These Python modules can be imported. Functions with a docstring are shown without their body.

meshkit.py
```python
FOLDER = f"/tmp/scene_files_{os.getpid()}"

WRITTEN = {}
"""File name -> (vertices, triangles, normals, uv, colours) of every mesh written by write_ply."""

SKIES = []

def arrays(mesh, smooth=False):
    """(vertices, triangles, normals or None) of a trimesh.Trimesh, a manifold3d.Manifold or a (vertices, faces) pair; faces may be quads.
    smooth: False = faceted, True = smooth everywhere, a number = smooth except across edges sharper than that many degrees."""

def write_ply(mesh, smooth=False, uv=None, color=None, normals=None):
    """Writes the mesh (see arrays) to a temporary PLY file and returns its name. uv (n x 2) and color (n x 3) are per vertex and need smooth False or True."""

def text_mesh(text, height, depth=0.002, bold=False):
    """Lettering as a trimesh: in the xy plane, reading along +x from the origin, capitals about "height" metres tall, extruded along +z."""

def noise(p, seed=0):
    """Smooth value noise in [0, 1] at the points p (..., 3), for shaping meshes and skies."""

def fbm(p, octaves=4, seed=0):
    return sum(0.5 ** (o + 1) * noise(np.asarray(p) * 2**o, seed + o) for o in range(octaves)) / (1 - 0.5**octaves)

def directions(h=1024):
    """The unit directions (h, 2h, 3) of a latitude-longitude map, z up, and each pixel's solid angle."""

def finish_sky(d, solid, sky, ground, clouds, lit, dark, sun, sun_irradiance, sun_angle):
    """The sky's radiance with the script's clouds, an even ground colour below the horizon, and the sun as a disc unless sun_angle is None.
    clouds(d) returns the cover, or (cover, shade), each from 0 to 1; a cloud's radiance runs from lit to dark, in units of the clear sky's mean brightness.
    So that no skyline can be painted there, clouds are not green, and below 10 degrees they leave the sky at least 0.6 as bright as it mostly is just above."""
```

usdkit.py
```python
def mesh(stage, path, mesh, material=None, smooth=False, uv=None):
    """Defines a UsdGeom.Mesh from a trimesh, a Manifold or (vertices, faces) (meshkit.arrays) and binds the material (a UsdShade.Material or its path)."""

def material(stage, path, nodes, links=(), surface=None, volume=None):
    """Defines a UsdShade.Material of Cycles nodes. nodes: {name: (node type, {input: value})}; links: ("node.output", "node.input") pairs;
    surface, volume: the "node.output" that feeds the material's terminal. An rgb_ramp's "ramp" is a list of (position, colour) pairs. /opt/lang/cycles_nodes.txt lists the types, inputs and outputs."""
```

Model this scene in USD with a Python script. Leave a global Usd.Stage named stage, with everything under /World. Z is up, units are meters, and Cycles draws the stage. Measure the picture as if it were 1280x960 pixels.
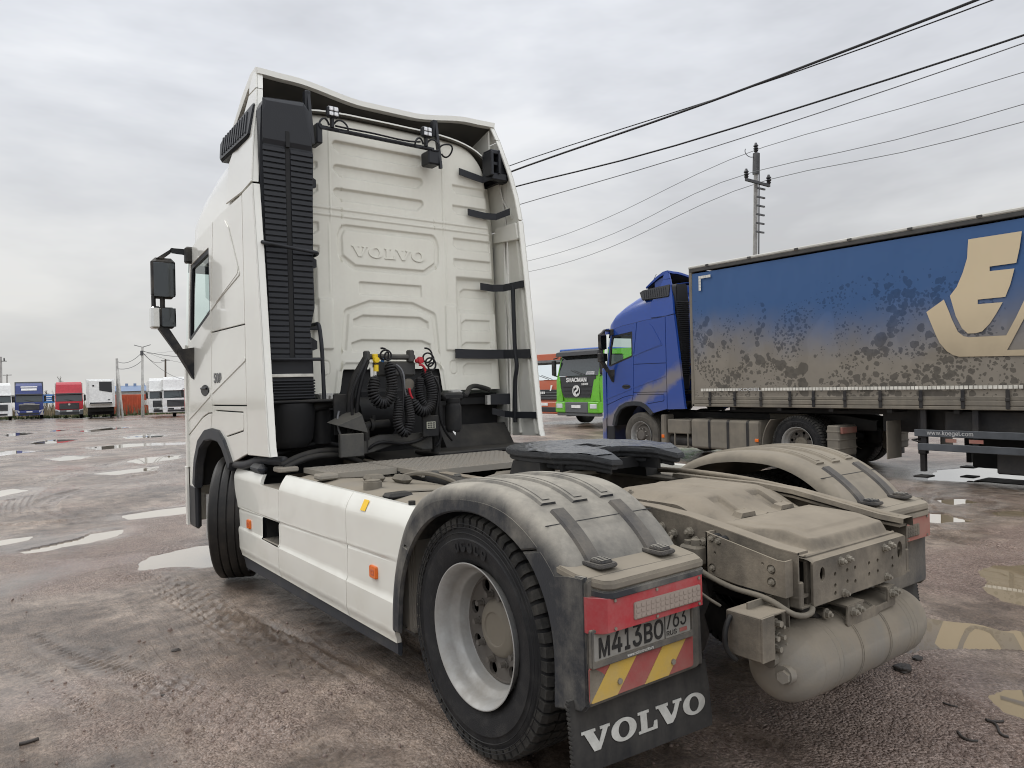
import math, random
import numpy as np
import trimesh, manifold3d, shapely
from shapely.geometry import Polygon, LineString, Point, box as sbox
from shapely.ops import unary_union
from shapely import affinity
import usdkit, meshkit
from pxr import Usd, UsdGeom, UsdLux, UsdShade, Gf, Sdf, Vt

stage = Usd.Stage.CreateInMemory()
UsdGeom.SetStageUpAxis(stage, 'Z')
UsdGeom.SetStageMetersPerUnit(stage, 1.0)
UsdGeom.Xform.Define(stage, '/World')
UsdGeom.Scope.Define(stage, '/World/Looks')
PI = math.pi
rng = np.random.default_rng(7)

# ------------------------------------------------------------------ camera, sky, sun, exposure
CAM = np.array([-2.93247167, -2.62793695, 1.57520373])
YAW, PITCH, ROLL, FPX = math.radians(36.6095991), math.radians(0.0232975), math.radians(-1.35784923), 916.45159
EXPOSURE = 0.36
SKY_STRENGTH = 0.085
SUN_DIR = np.array([-0.35, 0.5, 0.80])
SUN_DIR /= np.linalg.norm(SUN_DIR)
CLOUD_LIT, CLOUD_DARK = 10.6, 7.6
_f = np.array([math.sin(YAW) * math.cos(PITCH), math.cos(YAW) * math.cos(PITCH), math.sin(PITCH)])
_r = np.array([math.cos(YAW), -math.sin(YAW), 0.0])
_u = np.cross(_r, _f)
_r, _u = math.cos(ROLL) * _r + math.sin(ROLL) * _u, -math.sin(ROLL) * _r + math.cos(ROLL) * _u
cam = UsdGeom.Camera.Define(stage, '/World/camera')
cam.CreateHorizontalApertureAttr(36.0)
cam.CreateVerticalApertureAttr(27.0)
cam.CreateFocalLengthAttr(36.0 * FPX / 1280)
cam.CreateClippingRangeAttr(Gf.Vec2f(0.05, 5000))
cam.CreateExposureAttr(EXPOSURE)
cam.AddTransformOp().Set(Gf.Matrix4d(*_r, 0, *_u, 0, *(-_f), 0, *CAM, 1))

def V3(*a):
    return np.array(a, float)

def at_depth(px, py, depth):
    'the point seen at a pixel of the 1280 x 960 photograph, depth metres in front of the camera'
    return CAM + depth * (_f + (px - 640) / FPX * _r - (py - 480) / FPX * _u)

def at_plane(px, py, axis, value):
    d = _f + (px - 640) / FPX * _r - (py - 480) / FPX * _u
    return CAM + d * (value - CAM[axis]) / d[axis]

elev = math.asin(SUN_DIR[2])
usdkit.material(stage, '/World/Looks/sky_look', {
    'tc': ('texture_coordinate', {}),
    'sky': ('sky_texture', {'sky_type': 'single_scattering', 'sun_disc': False, 'sun_elevation': elev,
                            'sun_rotation': math.atan2(SUN_DIR[0], SUN_DIR[1])}),
    'mp': ('mapping', {'mapping_type': 'point', 'scale': (1.0, 1.0, 3.2)}),
    'n1': ('noise_texture', {'scale': 1.7, 'detail': 7.0, 'roughness': 0.52, 'distortion': 0.35}),
    'n2': ('noise_texture', {'scale': 5.5, 'detail': 5.0, 'roughness': 0.55}),
    'add': ('math', {'math_type': 'multiply_add', 'value2': 0.30}),
    'rmp': ('rgb_ramp', {'ramp': [(0.50, (CLOUD_DARK * 0.98, CLOUD_DARK * 0.99, CLOUD_DARK * 1.01)), (0.64, (8.9, 8.98, 9.1)), (0.79, (CLOUD_LIT, CLOUD_LIT, CLOUD_LIT * .99))]}),
    'sep': ('separate_xyz', {}),
    'hz': ('map_range', {'range_type': 'smoothstep', 'from_min': -0.02, 'from_max': 0.42, 'to_min': 0.0, 'to_max': 1.0, 'clamp': True}),
    'warm': ('mix_color', {'blend_type': 'multiply', 'fac': 1.0, 'a': (1.0, 0.975, 0.93), 'use_clamp': False}),
    'grad': ('rgb_ramp', {'ramp': [(0.0, (0.66,) * 3), (0.25, (0.76,) * 3), (0.46, (0.86,) * 3), (0.7, (1.2,) * 3), (1.0, (1.65,) * 3)]}), 'gm': ('mix_color', {'blend_type': 'multiply', 'fac': 1.0, 'use_clamp': False}),
    'wcol': ('mix_color', {'a': (0.98, 0.965, 0.93), 'b': (0.965, 0.985, 1.03), 'use_clamp': False}),
    'mix': ('mix_color', {'fac': 0.965, 'use_clamp': False}),
    'bg': ('background_shader', {'strength': SKY_STRENGTH}),
}, [('tc.generated', 'mp.vector'), ('mp.vector', 'n1.vector'), ('mp.vector', 'n2.vector'), ('n2.fac', 'add.value1'), ('n1.fac', 'add.value3'),
    ('add.value', 'rmp.fac'), ('tc.generated', 'sep.vector'), ('sep.z', 'hz.value'), ('hz.result', 'wcol.fac'),
    ('rmp.color', 'warm.a'), ('wcol.result', 'warm.b'), ('sky.color', 'mix.a'), ('sep.z', 'grad.fac'), ('warm.result', 'gm.a'), ('grad.color', 'gm.b'), ('gm.result', 'mix.b'), ('mix.result', 'bg.color')], surface='bg.background')
dome = UsdLux.DomeLight.Define(stage, '/World/sky')
UsdShade.MaterialBindingAPI.Apply(dome.GetPrim()).Bind(UsdShade.Material.Get(stage, '/World/Looks/sky_look'))
dome.GetPrim().SetCustomDataByKey('kind', 'structure')
sun = UsdLux.DistantLight.Define(stage, '/World/sun')
sun.CreateIntensityAttr(0.28)
sun.CreateNormalizeAttr(True)
sun.CreateAngleAttr(40.0)
sun.CreateColorAttr(Gf.Vec3f(1.0, 0.97, 0.92))
_z = SUN_DIR
_x = np.cross([0, 0, 1], _z); _x /= np.linalg.norm(_x)
_y = np.cross(_z, _x)
sun.AddTransformOp().Set(Gf.Matrix4d(*_x, 0, *_y, 0, *_z, 0, 0, 0, 30, 1))

# ------------------------------------------------------------------ materials
LOOKS = {}
def mat(name, nodes, links, surface='p.BSDF'):
    LOOKS[name] = usdkit.material(stage, '/World/Looks/' + name, nodes, links, surface=surface)
    return LOOKS[name]

def plain(name, col, rough=0.5, metallic=0.0, coat=0.0, vary=0.12, scale=6.0, bump=0.0, bscale=60.0, **kw):
    'a colour that varies a little with noise, with an optional fine bump'
    a, b = [tuple(c * (1 - vary) for c in col), tuple(min(1, c * (1 + vary)) for c in col)]
    nodes = {'tc': ('texture_coordinate', {}), 'n': ('noise_texture', {'scale': scale, 'detail': 5.0, 'roughness': 0.6}),
             'r': ('rgb_ramp', {'ramp': [(0.3, a), (0.7, b)]}),
             'rr': ('map_range', {'from_min': 0.3, 'from_max': 0.7, 'to_min': rough * 0.85, 'to_max': min(1, rough * 1.15), 'clamp': True}),
             'p': ('principled_bsdf', {'metallic': metallic, 'coat_weight': coat, **kw})}
    links = [('tc.object', 'n.vector'), ('n.fac', 'r.fac'), ('r.color', 'p.base_color'), ('n.fac', 'rr.value'), ('rr.result', 'p.roughness')]
    if bump:
        nodes |= {'n2': ('noise_texture', {'scale': bscale, 'detail': 4.0}), 'b': ('bump', {'strength': bump, 'distance': 0.01})}
        links += [('tc.object', 'n2.vector'), ('n2.fac', 'b.height'), ('b.normal', 'p.normal')]
    return mat(name, nodes, links)

DUST = (0.262, 0.228, 0.178)
def dusty(name, base, rough=0.5, amount=0.2, up=0.6, var=0.9, scale=5.0, metallic=0.0, dust=DUST, drough=0.85, zg=None, bump=0.25, coat=0.0, streak=0.0):
    'a surface with road dust lying on it, thicker on faces that look up; zg = (z low, z high, extra) adds dirt thrown up from the wheels'
    nodes = {'tc': ('texture_coordinate', {}), 'g': ('geometry', {}),
             'n': ('noise_texture', {'scale': scale, 'detail': 9.0, 'roughness': 0.62}),
             'nf': ('noise_texture', {'scale': scale * 14, 'detail': 5.0, 'roughness': 0.7}),
             'sx': ('separate_xyz', {}), 'so': ('separate_xyz', {}),
             'm1': ('math', {'math_type': 'maximum', 'value2': 0.0}), 'm2': ('math', {'math_type': 'multiply_add', 'value2': up, 'value3': amount - var * 0.5 - 0.12}),
             'm3': ('math', {'math_type': 'multiply_add', 'value2': var}), 'm4': ('math', {'math_type': 'multiply_add', 'value2': 0.24, 'use_clamp': True}),
             'c': ('mix_color', {'a': base}), 'dv': ('mix_color', {'a': tuple(x * 0.62 for x in dust), 'b': tuple(x * 1.24 for x in dust)}),
             'r': ('mix_float', {'a': rough, 'b': drough}), 'mt': ('mix_float', {'a': metallic, 'b': 0.0}),
             'bp': ('bump', {'strength': bump, 'distance': 0.004}), 'p': ('principled_bsdf', {'coat_weight': coat, 'specular_ior_level': 0.5 if coat else 0.28})}
    links = [('tc.object', 'n.vector'), ('tc.object', 'nf.vector'), ('g.normal', 'sx.vector'), ('sx.z', 'm1.value1'), ('m1.value', 'm2.value1'),
             ('n.fac', 'm3.value1'), ('nf.fac', 'm4.value1'), ('m3.value', 'm4.value3'), ('m4.value', 'c.fac'),
             ('n.fac', 'dv.fac'), ('dv.result', 'c.b'), ('c.result', 'p.base_color'), ('m4.value', 'r.fac'), ('r.result', 'p.roughness'),
             ('m4.value', 'mt.fac'), ('mt.result', 'p.metallic'), ('nf.fac', 'bp.height'), ('bp.normal', 'p.normal')]
    last = 'm2.value'
    if zg:
        nodes |= {'zr': ('map_range', {'range_type': 'smoothstep', 'from_min': zg[0], 'from_max': zg[1], 'to_min': zg[2], 'to_max': 0.0, 'clamp': True}), 'za': ('math', {'math_type': 'add'})}
        links += [('tc.object', 'so.vector'), ('so.z', 'zr.value'), ('zr.result', 'za.value1'), (last, 'za.value2')]
        last = 'za.value'
    if streak:
        nodes |= {'mpS': ('mapping', {'mapping_type': 'point', 'scale': (22, 22, 1.2)}), 'nS': ('noise_texture', {'scale': 1.0, 'detail': 3.0}), 'sa': ('math', {'math_type': 'multiply_add', 'value2': streak})}
        links += [('tc.object', 'mpS.vector'), ('mpS.vector', 'nS.vector'), ('nS.fac', 'sa.value1'), (last, 'sa.value3')]
        last = 'sa.value'
    links.append((last, 'm3.value3'))
    return mat(name, nodes, links)

dusty('white_paint', (0.73, 0.72, 0.66), 0.16, amount=0.03, up=0.0, var=0.5, scale=2.2, zg=(0.1, 1.3, 0.10), dust=(0.42, 0.39, 0.33), drough=0.5, bump=0.0, coat=0.6)
dusty('wall_paint', (0.75, 0.735, 0.650), 0.34, amount=0.10, up=0.25, var=0.6, scale=2.6, dust=(0.50, 0.47, 0.39), drough=0.7, bump=0.04, streak=0.12)
dusty('skirt_paint', (0.74, 0.73, 0.665), 0.24, amount=0.02, up=0.1, var=0.8, scale=5.0, zg=(0.15, 0.62, 0.46), dust=(0.44, 0.41, 0.34), drough=0.7, bump=0.02, coat=0.4)
mat('blue_paint', {'tc': ('texture_coordinate', {}), 's': ('separate_xyz', {}), 'n': ('noise_texture', {'scale': 1.6, 'detail': 9.0, 'roughness': 0.62}), 'nf': ('noise_texture', {'scale': 30.0, 'detail': 4.0}),
                   'd': ('math', {'math_type': 'multiply_add', 'value2': 0.5}), 'e': ('math', {'math_type': 'subtract', 'value2': 3.18}), 'f': ('math', {'math_type': 'absolute'}), 'g': ('math', {'math_type': 'multiply_add', 'value2': 0.65}),
                   'band': ('map_range', {'range_type': 'smoothstep', 'from_min': 0.36, 'from_max': 0.58, 'to_min': 0.80, 'to_max': 0.0, 'clamp': True}),
                   'zl': ('map_range', {'range_type': 'smoothstep', 'from_min': 1.75, 'from_max': 2.25, 'to_min': 1.0, 'to_max': 0.0, 'clamp': True}), 'bm': ('math', {'math_type': 'multiply'}),
                   'lo': ('map_range', {'range_type': 'smoothstep', 'from_min': 0.5, 'from_max': 1.5, 'to_min': 0.55, 'to_max': 0.02, 'clamp': True}), 'lm': ('math', {'math_type': 'multiply'}), 'mx': ('math', {'math_type': 'maximum', 'use_clamp': True}),
                   'c': ('mix_color', {'a': (0.010, 0.050, 0.265), 'b': (0.215, 0.185, 0.145)}), 'r': ('mix_float', {'a': 0.2, 'b': 0.8}), 'p': ('principled_bsdf', {'coat_weight': 0.3})},
    [('tc.object', 's.vector'), ('tc.object', 'n.vector'), ('tc.object', 'nf.vector'), ('s.y', 'd.value1'), ('s.z', 'd.value3'), ('d.value', 'e.value1'), ('e.value', 'f.value1'), ('n.fac', 'g.value1'), ('f.value', 'g.value3'),
     ('g.value', 'band.value'), ('s.z', 'zl.value'), ('band.result', 'bm.value1'), ('zl.result', 'bm.value2'), ('s.z', 'lo.value'), ('lo.result', 'lm.value1'), ('n.fac', 'lm.value2'), ('bm.value', 'mx.value1'), ('lm.value', 'mx.value2'),
     ('mx.value', 'c.fac'), ('mx.value', 'r.fac'), ('c.result', 'p.base_color'), ('r.result', 'p.roughness')])
plain('black_plastic', (0.014, 0.015, 0.018), 0.45, vary=0.15, scale=3, bump=0.12, bscale=220, specular_ior_level=0.38)
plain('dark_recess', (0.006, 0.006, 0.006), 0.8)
dusty('mirror_plastic', (0.010, 0.011, 0.013), 0.42, amount=0.06, up=0.1, bump=0.05)
mat('mirror_glass', {'p': ('principled_bsdf', {'base_color': (0.10, 0.11, 0.12), 'metallic': 1.0, 'roughness': 0.06})}, [])  # dark base stands in for dark surroundings the mirror would reflect
plain('chrome', (0.75, 0.75, 0.74), 0.12, metallic=1.0, vary=0.05)
dusty('fender_plastic', (0.030, 0.032, 0.036), 0.5, amount=-.08, up=0.85, var=1.3, scale=4.2, bump=0.4, streak=0.34, dust=(0.345, 0.318, 0.268))
dusty('fender_plastic_dusty', (0.040, 0.042, 0.046), 0.5, amount=0.72, up=0.35, var=0.9, scale=3.2, bump=0.3)
dusty('guard_plastic', (0.045, 0.047, 0.051), 0.55, amount=0.14, up=0.6, var=1.2, scale=3.5, bump=0.6, streak=0.4)
dusty('strap_rubber', (0.028, 0.030, 0.036), 0.5, amount=0.16, up=0.22, var=0.8, scale=9)
dusty('arch_plastic', (0.030, 0.033, 0.039), 0.5, amount=0.0, up=0.15, var=0.6)
dusty('mudflap_rubber', (0.013, 0.0135, 0.015), 0.55, amount=-.06, up=0.2, var=0.9, scale=4, dust=(0.115, 0.107, 0.093), streak=0.5)
dusty('rubber', (0.011, 0.011, 0.012), 0.66, amount=0.0, up=0.15, var=1.5, scale=12, dust=(0.065, 0.061, 0.056), bump=0.6)
dusty('tread_rubber', (0.012, 0.012, 0.012), 0.7, amount=0.16, up=0.2, var=1.2, scale=11, dust=(0.11, 0.102, 0.088), bump=0.5)
dusty('rubber_wet', (0.013, 0.012, 0.011), 0.42, amount=0.02, up=0.1, var=0.9, scale=6, dust=(0.09, 0.075, 0.06), drough=0.55, bump=0.4)
dusty('rubber_muddy', (0.022, 0.022, 0.022), 0.6, amount=0.5, up=0.2, var=0.9, scale=6, dust=(0.15, 0.135, 0.112))
dusty('rim_steel', (0.42, 0.42, 0.41), 0.36, amount=0.34, up=0.1, var=1.8, scale=7, metallic=0.55, dust=(0.22, 0.20, 0.17), bump=0.2)
dusty('rim_disc', (0.13, 0.12, 0.11), 0.5, amount=0.42, up=0.3, var=1.2, scale=9, metallic=0.2, dust=(0.10, 0.086, 0.07))
dusty('hub_cream', (0.19, 0.17, 0.135), 0.5, amount=0.3, up=0.2, scale=9, dust=(0.14, 0.12, 0.095))
dusty('frame_dust', (0.050, 0.046, 0.041), 0.6, amount=0.30, up=0.70, var=1.5, scale=5.0, streak=0.4, bump=0.5, dust=(0.262, 0.224, 0.172))
dusty('frame_mud', (0.07, 0.068, 0.062), 0.6, amount=0.66, up=0.3, var=1.1, scale=6, dust=(0.205, 0.180, 0.142))
dusty('frame_dark', (0.012, 0.012, 0.0125), 0.55, amount=0.05, up=0.35, var=0.9, scale=5, dust=(0.10, 0.09, 0.073))
dusty('engine_dark', (0.007, 0.007, 0.0075), 0.55, amount=0.0, up=0.15, var=0.6, scale=5, dust=(0.07, 0.066, 0.058))
dusty('hose_black', (0.009, 0.009, 0.010), 0.36, amount=0.0, up=0.15, var=0.5, scale=8, dust=(0.10, 0.09, 0.08))
dusty('grey_bracket', (0.048, 0.048, 0.047), 0.55, amount=0.12, up=0.4, var=0.8, scale=5, dust=(0.17, 0.155, 0.125))
dusty('catwalk_alu', (0.30, 0.285, 0.25), 0.5, amount=0.55, up=0.25, var=1.0, scale=7, metallic=0.3, dust=(0.235, 0.205, 0.165))
dusty('tank_alu', (0.34, 0.33, 0.31), 0.42, amount=0.62, up=0.35, var=0.8, scale=4, metallic=0.4)
dusty('air_tank', (0.20, 0.195, 0.18), 0.5, amount=0.42, up=0.5, var=1.4, scale=6, dust=(0.235, 0.202, 0.156), streak=0.4, bump=0.4, zg=(0.33, 0.5, -0.25))
plain('grease', (0.016, 0.017, 0.019), 0.24, vary=0.4, scale=14, bump=0.9, bscale=26)
plain('grease_matt', (0.022, 0.023, 0.025), 0.5, vary=0.4, scale=14, bump=0.5, bscale=30)
dusty('lamp_red', (0.33, 0.008, 0.018), 0.18, amount=0.30, up=0.3, var=1.4, scale=7, dust=(0.27, 0.13, 0.12), drough=0.6, coat=0.5, bump=0.05)
dusty('lamp_clear', (0.30, 0.24, 0.21), 0.25, amount=0.45, up=0.2, var=0.9, scale=7, dust=(0.27, 0.225, 0.18), coat=0.4)
dusty('lamp_red_muddy', (0.36, 0.02, 0.02), 0.4, amount=0.62, up=0.2, var=0.7, scale=5)
dusty('marker_orange', (0.75, 0.16, 0.02), 0.25, amount=0.04, up=0.1)
dusty('plate_white', (0.30, 0.29, 0.27), 0.5, amount=0.46, up=0.2, var=1.1, scale=12, dust=(0.17, 0.155, 0.125))
dusty('plate_text', (0.015, 0.015, 0.015), 0.5, amount=0.05, up=0.0, var=0.5)
dusty('sign_red', (0.34, 0.02, 0.03), 0.45, amount=0.50, up=0.1, var=1.0, scale=6, dust=(0.25, 0.16, 0.13))
dusty('sign_yellow', (0.60, 0.37, 0.02), 0.45, amount=0.42, up=0.1, var=1.0, scale=6, dust=(0.33, 0.27, 0.16))
dusty('flap_letter', (0.60, 0.60, 0.56), 0.5, amount=0.36, up=0.0, var=2.2, scale=5, dust=(0.22, 0.21, 0.185))
plain('sticker_yellow', (0.78, 0.48, 0.01), 0.4)
plain('knob_yellow', (0.72, 0.50, 0.02), 0.35)
plain('knob_red', (0.42, 0.02, 0.03), 0.35)
plain('badge_grey', (0.10, 0.10, 0.105), 0.3, metallic=0.4)
plain('bolt_dust', (0.20, 0.178, 0.142), 0.7, vary=0.25, scale=30)
plain('lamp_lens', (0.78, 0.80, 0.83), 0.12, vary=0.3, scale=80)
plain('label_paper', (0.45, 0.45, 0.36), 0.6)
plain('underside_dark', (0.055, 0.051, 0.043), 0.75, vary=0.3, scale=4)
mat('window_glass', {'f': ('fresnel', {'IOR': 1.5}), 't': ('transparent_bsdf', {'color': (0.86, 0.95, 0.93)}), 'g': ('glossy_bsdf', {'color': (0.95, 1.0, 0.98), 'roughness': 0.02}), 'm': ('mix_closure', {})},
    [('f.fac', 'm.fac'), ('t.BSDF', 'm.closure1'), ('g.BSDF', 'm.closure2')], surface='m.closure')
mat('windshield_glass', {'f': ('fresnel', {'IOR': 1.55}), 't': ('principled_bsdf', {'base_color': (0.02, 0.028, 0.03), 'roughness': 0.1}), 'g': ('glossy_bsdf', {'roughness': 0.03}), 'm': ('mix_closure', {})},
    [('f.fac', 'm.fac'), ('t.BSDF', 'm.closure1'), ('g.BSDF', 'm.closure2')], surface='m.closure')
plain('interior_grey', (0.16, 0.17, 0.16), 0.8)
plain('seam_dark', (0.014, 0.014, 0.014), 0.7)
plain('green_paint', (0.12, 0.42, 0.018), 0.3, coat=0.4, vary=0.1)
dusty('orange_paint', (0.52, 0.085, 0.025), 0.35, amount=0.2, up=0.2, var=0.9, scale=2, coat=0.2)
plain('red_paint', (0.44, 0.015, 0.03), 0.28, coat=0.4)
plain('navy_paint', (0.018, 0.035, 0.16), 0.28, coat=0.4)
plain('far_white', (0.70, 0.70, 0.68), 0.35)
plain('grille_dark', (0.020, 0.021, 0.023), 0.5)
plain('bumper_grey', (0.10, 0.105, 0.11), 0.5)
plain('head_lamp', (0.62, 0.64, 0.66), 0.12)
plain('blue_tarp', (0.012, 0.085, 0.34), 0.5)
plain('sign_blue', (0.05, 0.17, 0.42), 0.5)
plain('letter_white', (0.80, 0.80, 0.78), 0.45)
plain('concrete', (0.36, 0.35, 0.33), 0.85, vary=0.25, scale=3)
plain('concrete_light', (0.46, 0.45, 0.42), 0.85, vary=0.2, scale=3)
plain('steel_dark', (0.06, 0.06, 0.063), 0.5)
plain('insulator', (0.012, 0.012, 0.014), 0.3)
plain('wire_black', (0.012, 0.012, 0.013), 0.6)
plain('wire_grey', (0.13, 0.13, 0.135), 0.45, metallic=0.3)
plain('container_orange', (0.38, 0.062, 0.022), 0.6, vary=0.3, scale=0.8)
plain('far_roof_blue', (0.16, 0.22, 0.33), 0.6)
plain('bark', (0.085, 0.068, 0.052), 0.9, vary=0.3)
plain('dry_grass', (0.16, 0.13, 0.075), 0.9, vary=0.4, scale=0.6)
plain('green_grass', (0.055, 0.075, 0.025), 0.9, vary=0.4, scale=0.6)
plain('clod_mud', (0.035, 0.028, 0.023), 0.6, vary=0.4, scale=20, bump=0.5)
dusty('trailer_frame', (0.018, 0.018, 0.020), 0.5, amount=0.12, up=0.3, var=0.8, scale=2, dust=(0.12, 0.105, 0.085))
dusty('trailer_dirty', (0.10, 0.098, 0.092), 0.6, amount=0.62, up=0.2, var=0.9, scale=3, dust=(0.215, 0.190, 0.152), streak=0.3)
plain('trailer_alu', (0.46, 0.45, 0.41), 0.45, vary=0.2, scale=2)
plain('trailer_rail', (0.045, 0.043, 0.040), 0.6, vary=0.3)
plain('guard_rail', (0.060, 0.066, 0.074), 0.5, vary=0.3, scale=3)
plain('guard_text', (0.50, 0.50, 0.49), 0.5)
plain('reflector_tape', (0.62, 0.60, 0.54), 0.45, vary=0.25, scale=9)
def curtain(name, top, bottom, dz=(1.35, 3.0), spots=True, gamma=0.0):
    'a tarpaulin: clean colour at the top, road dirt towards the bottom with washed spots in it (dirt of the thing itself)'
    nodes = {'tc': ('texture_coordinate', {}), 's': ('separate_xyz', {}),
             'n1': ('noise_texture', {'scale': 0.55, 'detail': 4.0, 'roughness': 0.55}), 'n2': ('noise_texture', {'scale': 3.0, 'detail': 7.0, 'roughness': 0.6}),
             'za': ('math', {'math_type': 'multiply_add', 'value2': 1.15}), 'zb': ('math', {'math_type': 'multiply_add', 'value2': 0.30}),
             'd': ('map_range', {'range_type': 'smoothstep', 'from_min': dz[0] + 0.72, 'from_max': dz[1] + 0.72, 'to_min': 0.97, 'to_max': 0.09, 'clamp': True}),
             'dc': ('mix_color', {'a': tuple(0.80 * x for x in bottom), 'b': tuple(1.18 * x for x in bottom)}),
             'c': ('mix_color', {'a': top}),
             'p': ('principled_bsdf', {'specular_ior_level': 0.3}), 'r': ('mix_float', {'a': 0.42, 'b': 0.85}),
             'mpW': ('mapping', {'mapping_type': 'point', 'scale': (1, 0.9, 0.25)}), 'nW': ('noise_texture', {'scale': 2.2, 'detail': 2.0}), 'bp': ('bump', {'strength': 0.8, 'distance': 0.03})}
    links = [('tc.object', 'n1.vector'), ('tc.object', 'n2.vector'), ('tc.object', 's.vector'), ('n1.fac', 'za.value1'), ('s.z', 'za.value3'), ('n2.fac', 'zb.value1'), ('za.value', 'zb.value3'),
             ('zb.value', 'd.value'), ('n2.fac', 'dc.fac'), ('dc.result', 'c.b'), ('d.result', 'c.fac'), ('d.result', 'r.fac'), ('r.result', 'p.roughness'),
             ('tc.object', 'mpW.vector'), ('mpW.vector', 'nW.vector'), ('nW.fac', 'bp.height'), ('bp.normal', 'p.normal')]
    last = 'c.result'
    if spots:
        for k, (sc, thr, lo, hi, band) in enumerate([(3.4, 0.44, 0.46, 0.62, (1.5, 3.2)), (7.5, 0.50, 0.36, 0.58, (1.1, 3.5)), (17.0, 0.50, 0.34, 0.60, (1.1, 3.4))]):
            nodes |= {f'w{k}': ('noise_texture', {'scale': 9.0, 'detail': 3.0}), f'mv{k}': ('vector_math', {'math_type': 'multiply_add', 'vector2': (0.10, 0.10, 0.10)}),
                      f'v{k}': ('voronoi_texture', {'scale': sc, 'randomness': 1.0}), f'cl{k}': ('noise_texture', {'scale': 0.85, 'detail': 2.0, 'distortion': 0.3 + k}),
                      f'ct{k}': ('map_range', {'from_min': lo, 'from_max': hi, 'to_min': 0.0, 'to_max': thr, 'clamp': True}),
                      f'zz{k}': ('map_range', {'range_type': 'smoothstep', 'from_min': band[1] - 0.6, 'from_max': band[1], 'to_min': 1.0, 'to_max': 0.0, 'clamp': True}),
                      f'th{k}': ('math', {'math_type': 'multiply'}), f'df{k}': ('math', {'math_type': 'subtract'}),
                      f'sp{k}': ('map_range', {'range_type': 'smoothstep', 'from_min': 0.0, 'from_max': 0.05, 'to_min': 0.0, 'to_max': 0.85, 'clamp': True}),
                      f'dk{k}': ('mix_color', {'a': tuple(0.62 * x for x in top), 'b': tuple(0.40 * x for x in bottom)}), f'm{k}': ('mix_color', {})}
            links += [('tc.object', f'w{k}.vector'), (f'w{k}.color', f'mv{k}.vector1'), ('tc.object', f'mv{k}.vector3'), (f'mv{k}.vector', f'v{k}.vector'), ('tc.object', f'cl{k}.vector'), (f'cl{k}.fac', f'ct{k}.value'),
                      ('s.z', f'zz{k}.value'), (f'ct{k}.result', f'th{k}.value1'), (f'zz{k}.result', f'th{k}.value2'), (f'th{k}.value', f'df{k}.value1'), (f'v{k}.distance', f'df{k}.value2'),
                      (f'df{k}.value', f'sp{k}.value'), ('d.result', f'dk{k}.fac'), (last, f'm{k}.a'), (f'dk{k}.result', f'm{k}.b'), (f'sp{k}.result', f'm{k}.fac')]
            last = f'm{k}.result'
    links.append((last, 'p.base_color'))
    return mat(name, nodes, links)
curtain('curtain_blue', (0.022, 0.088, 0.240), (0.215, 0.190, 0.152), dz=(1.75, 3.05))
curtain('curtain_beige', (0.62, 0.51, 0.34), (0.27, 0.225, 0.165), dz=(1.0, 2.9), spots=False)

# ------------------------------------------------------------------ things, parts, names
USED = {}
def path_for(parent, name):
    base = str(parent.GetPath()) if parent is not None else '/World'
    k = (base, name)
    n = USED.get(k, -1) + 1
    USED[k] = n
    return f'{base}/{name}' if n == 0 else f'{base}/{name}_{n:03d}'

def tag(o, label=None, cat=None, group=None, kind=None):
    for k, v in (('label', label), ('category', cat), ('group', group), ('kind', kind)):
        if v:
            o.SetCustomDataByKey(k, v)
    return o

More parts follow.
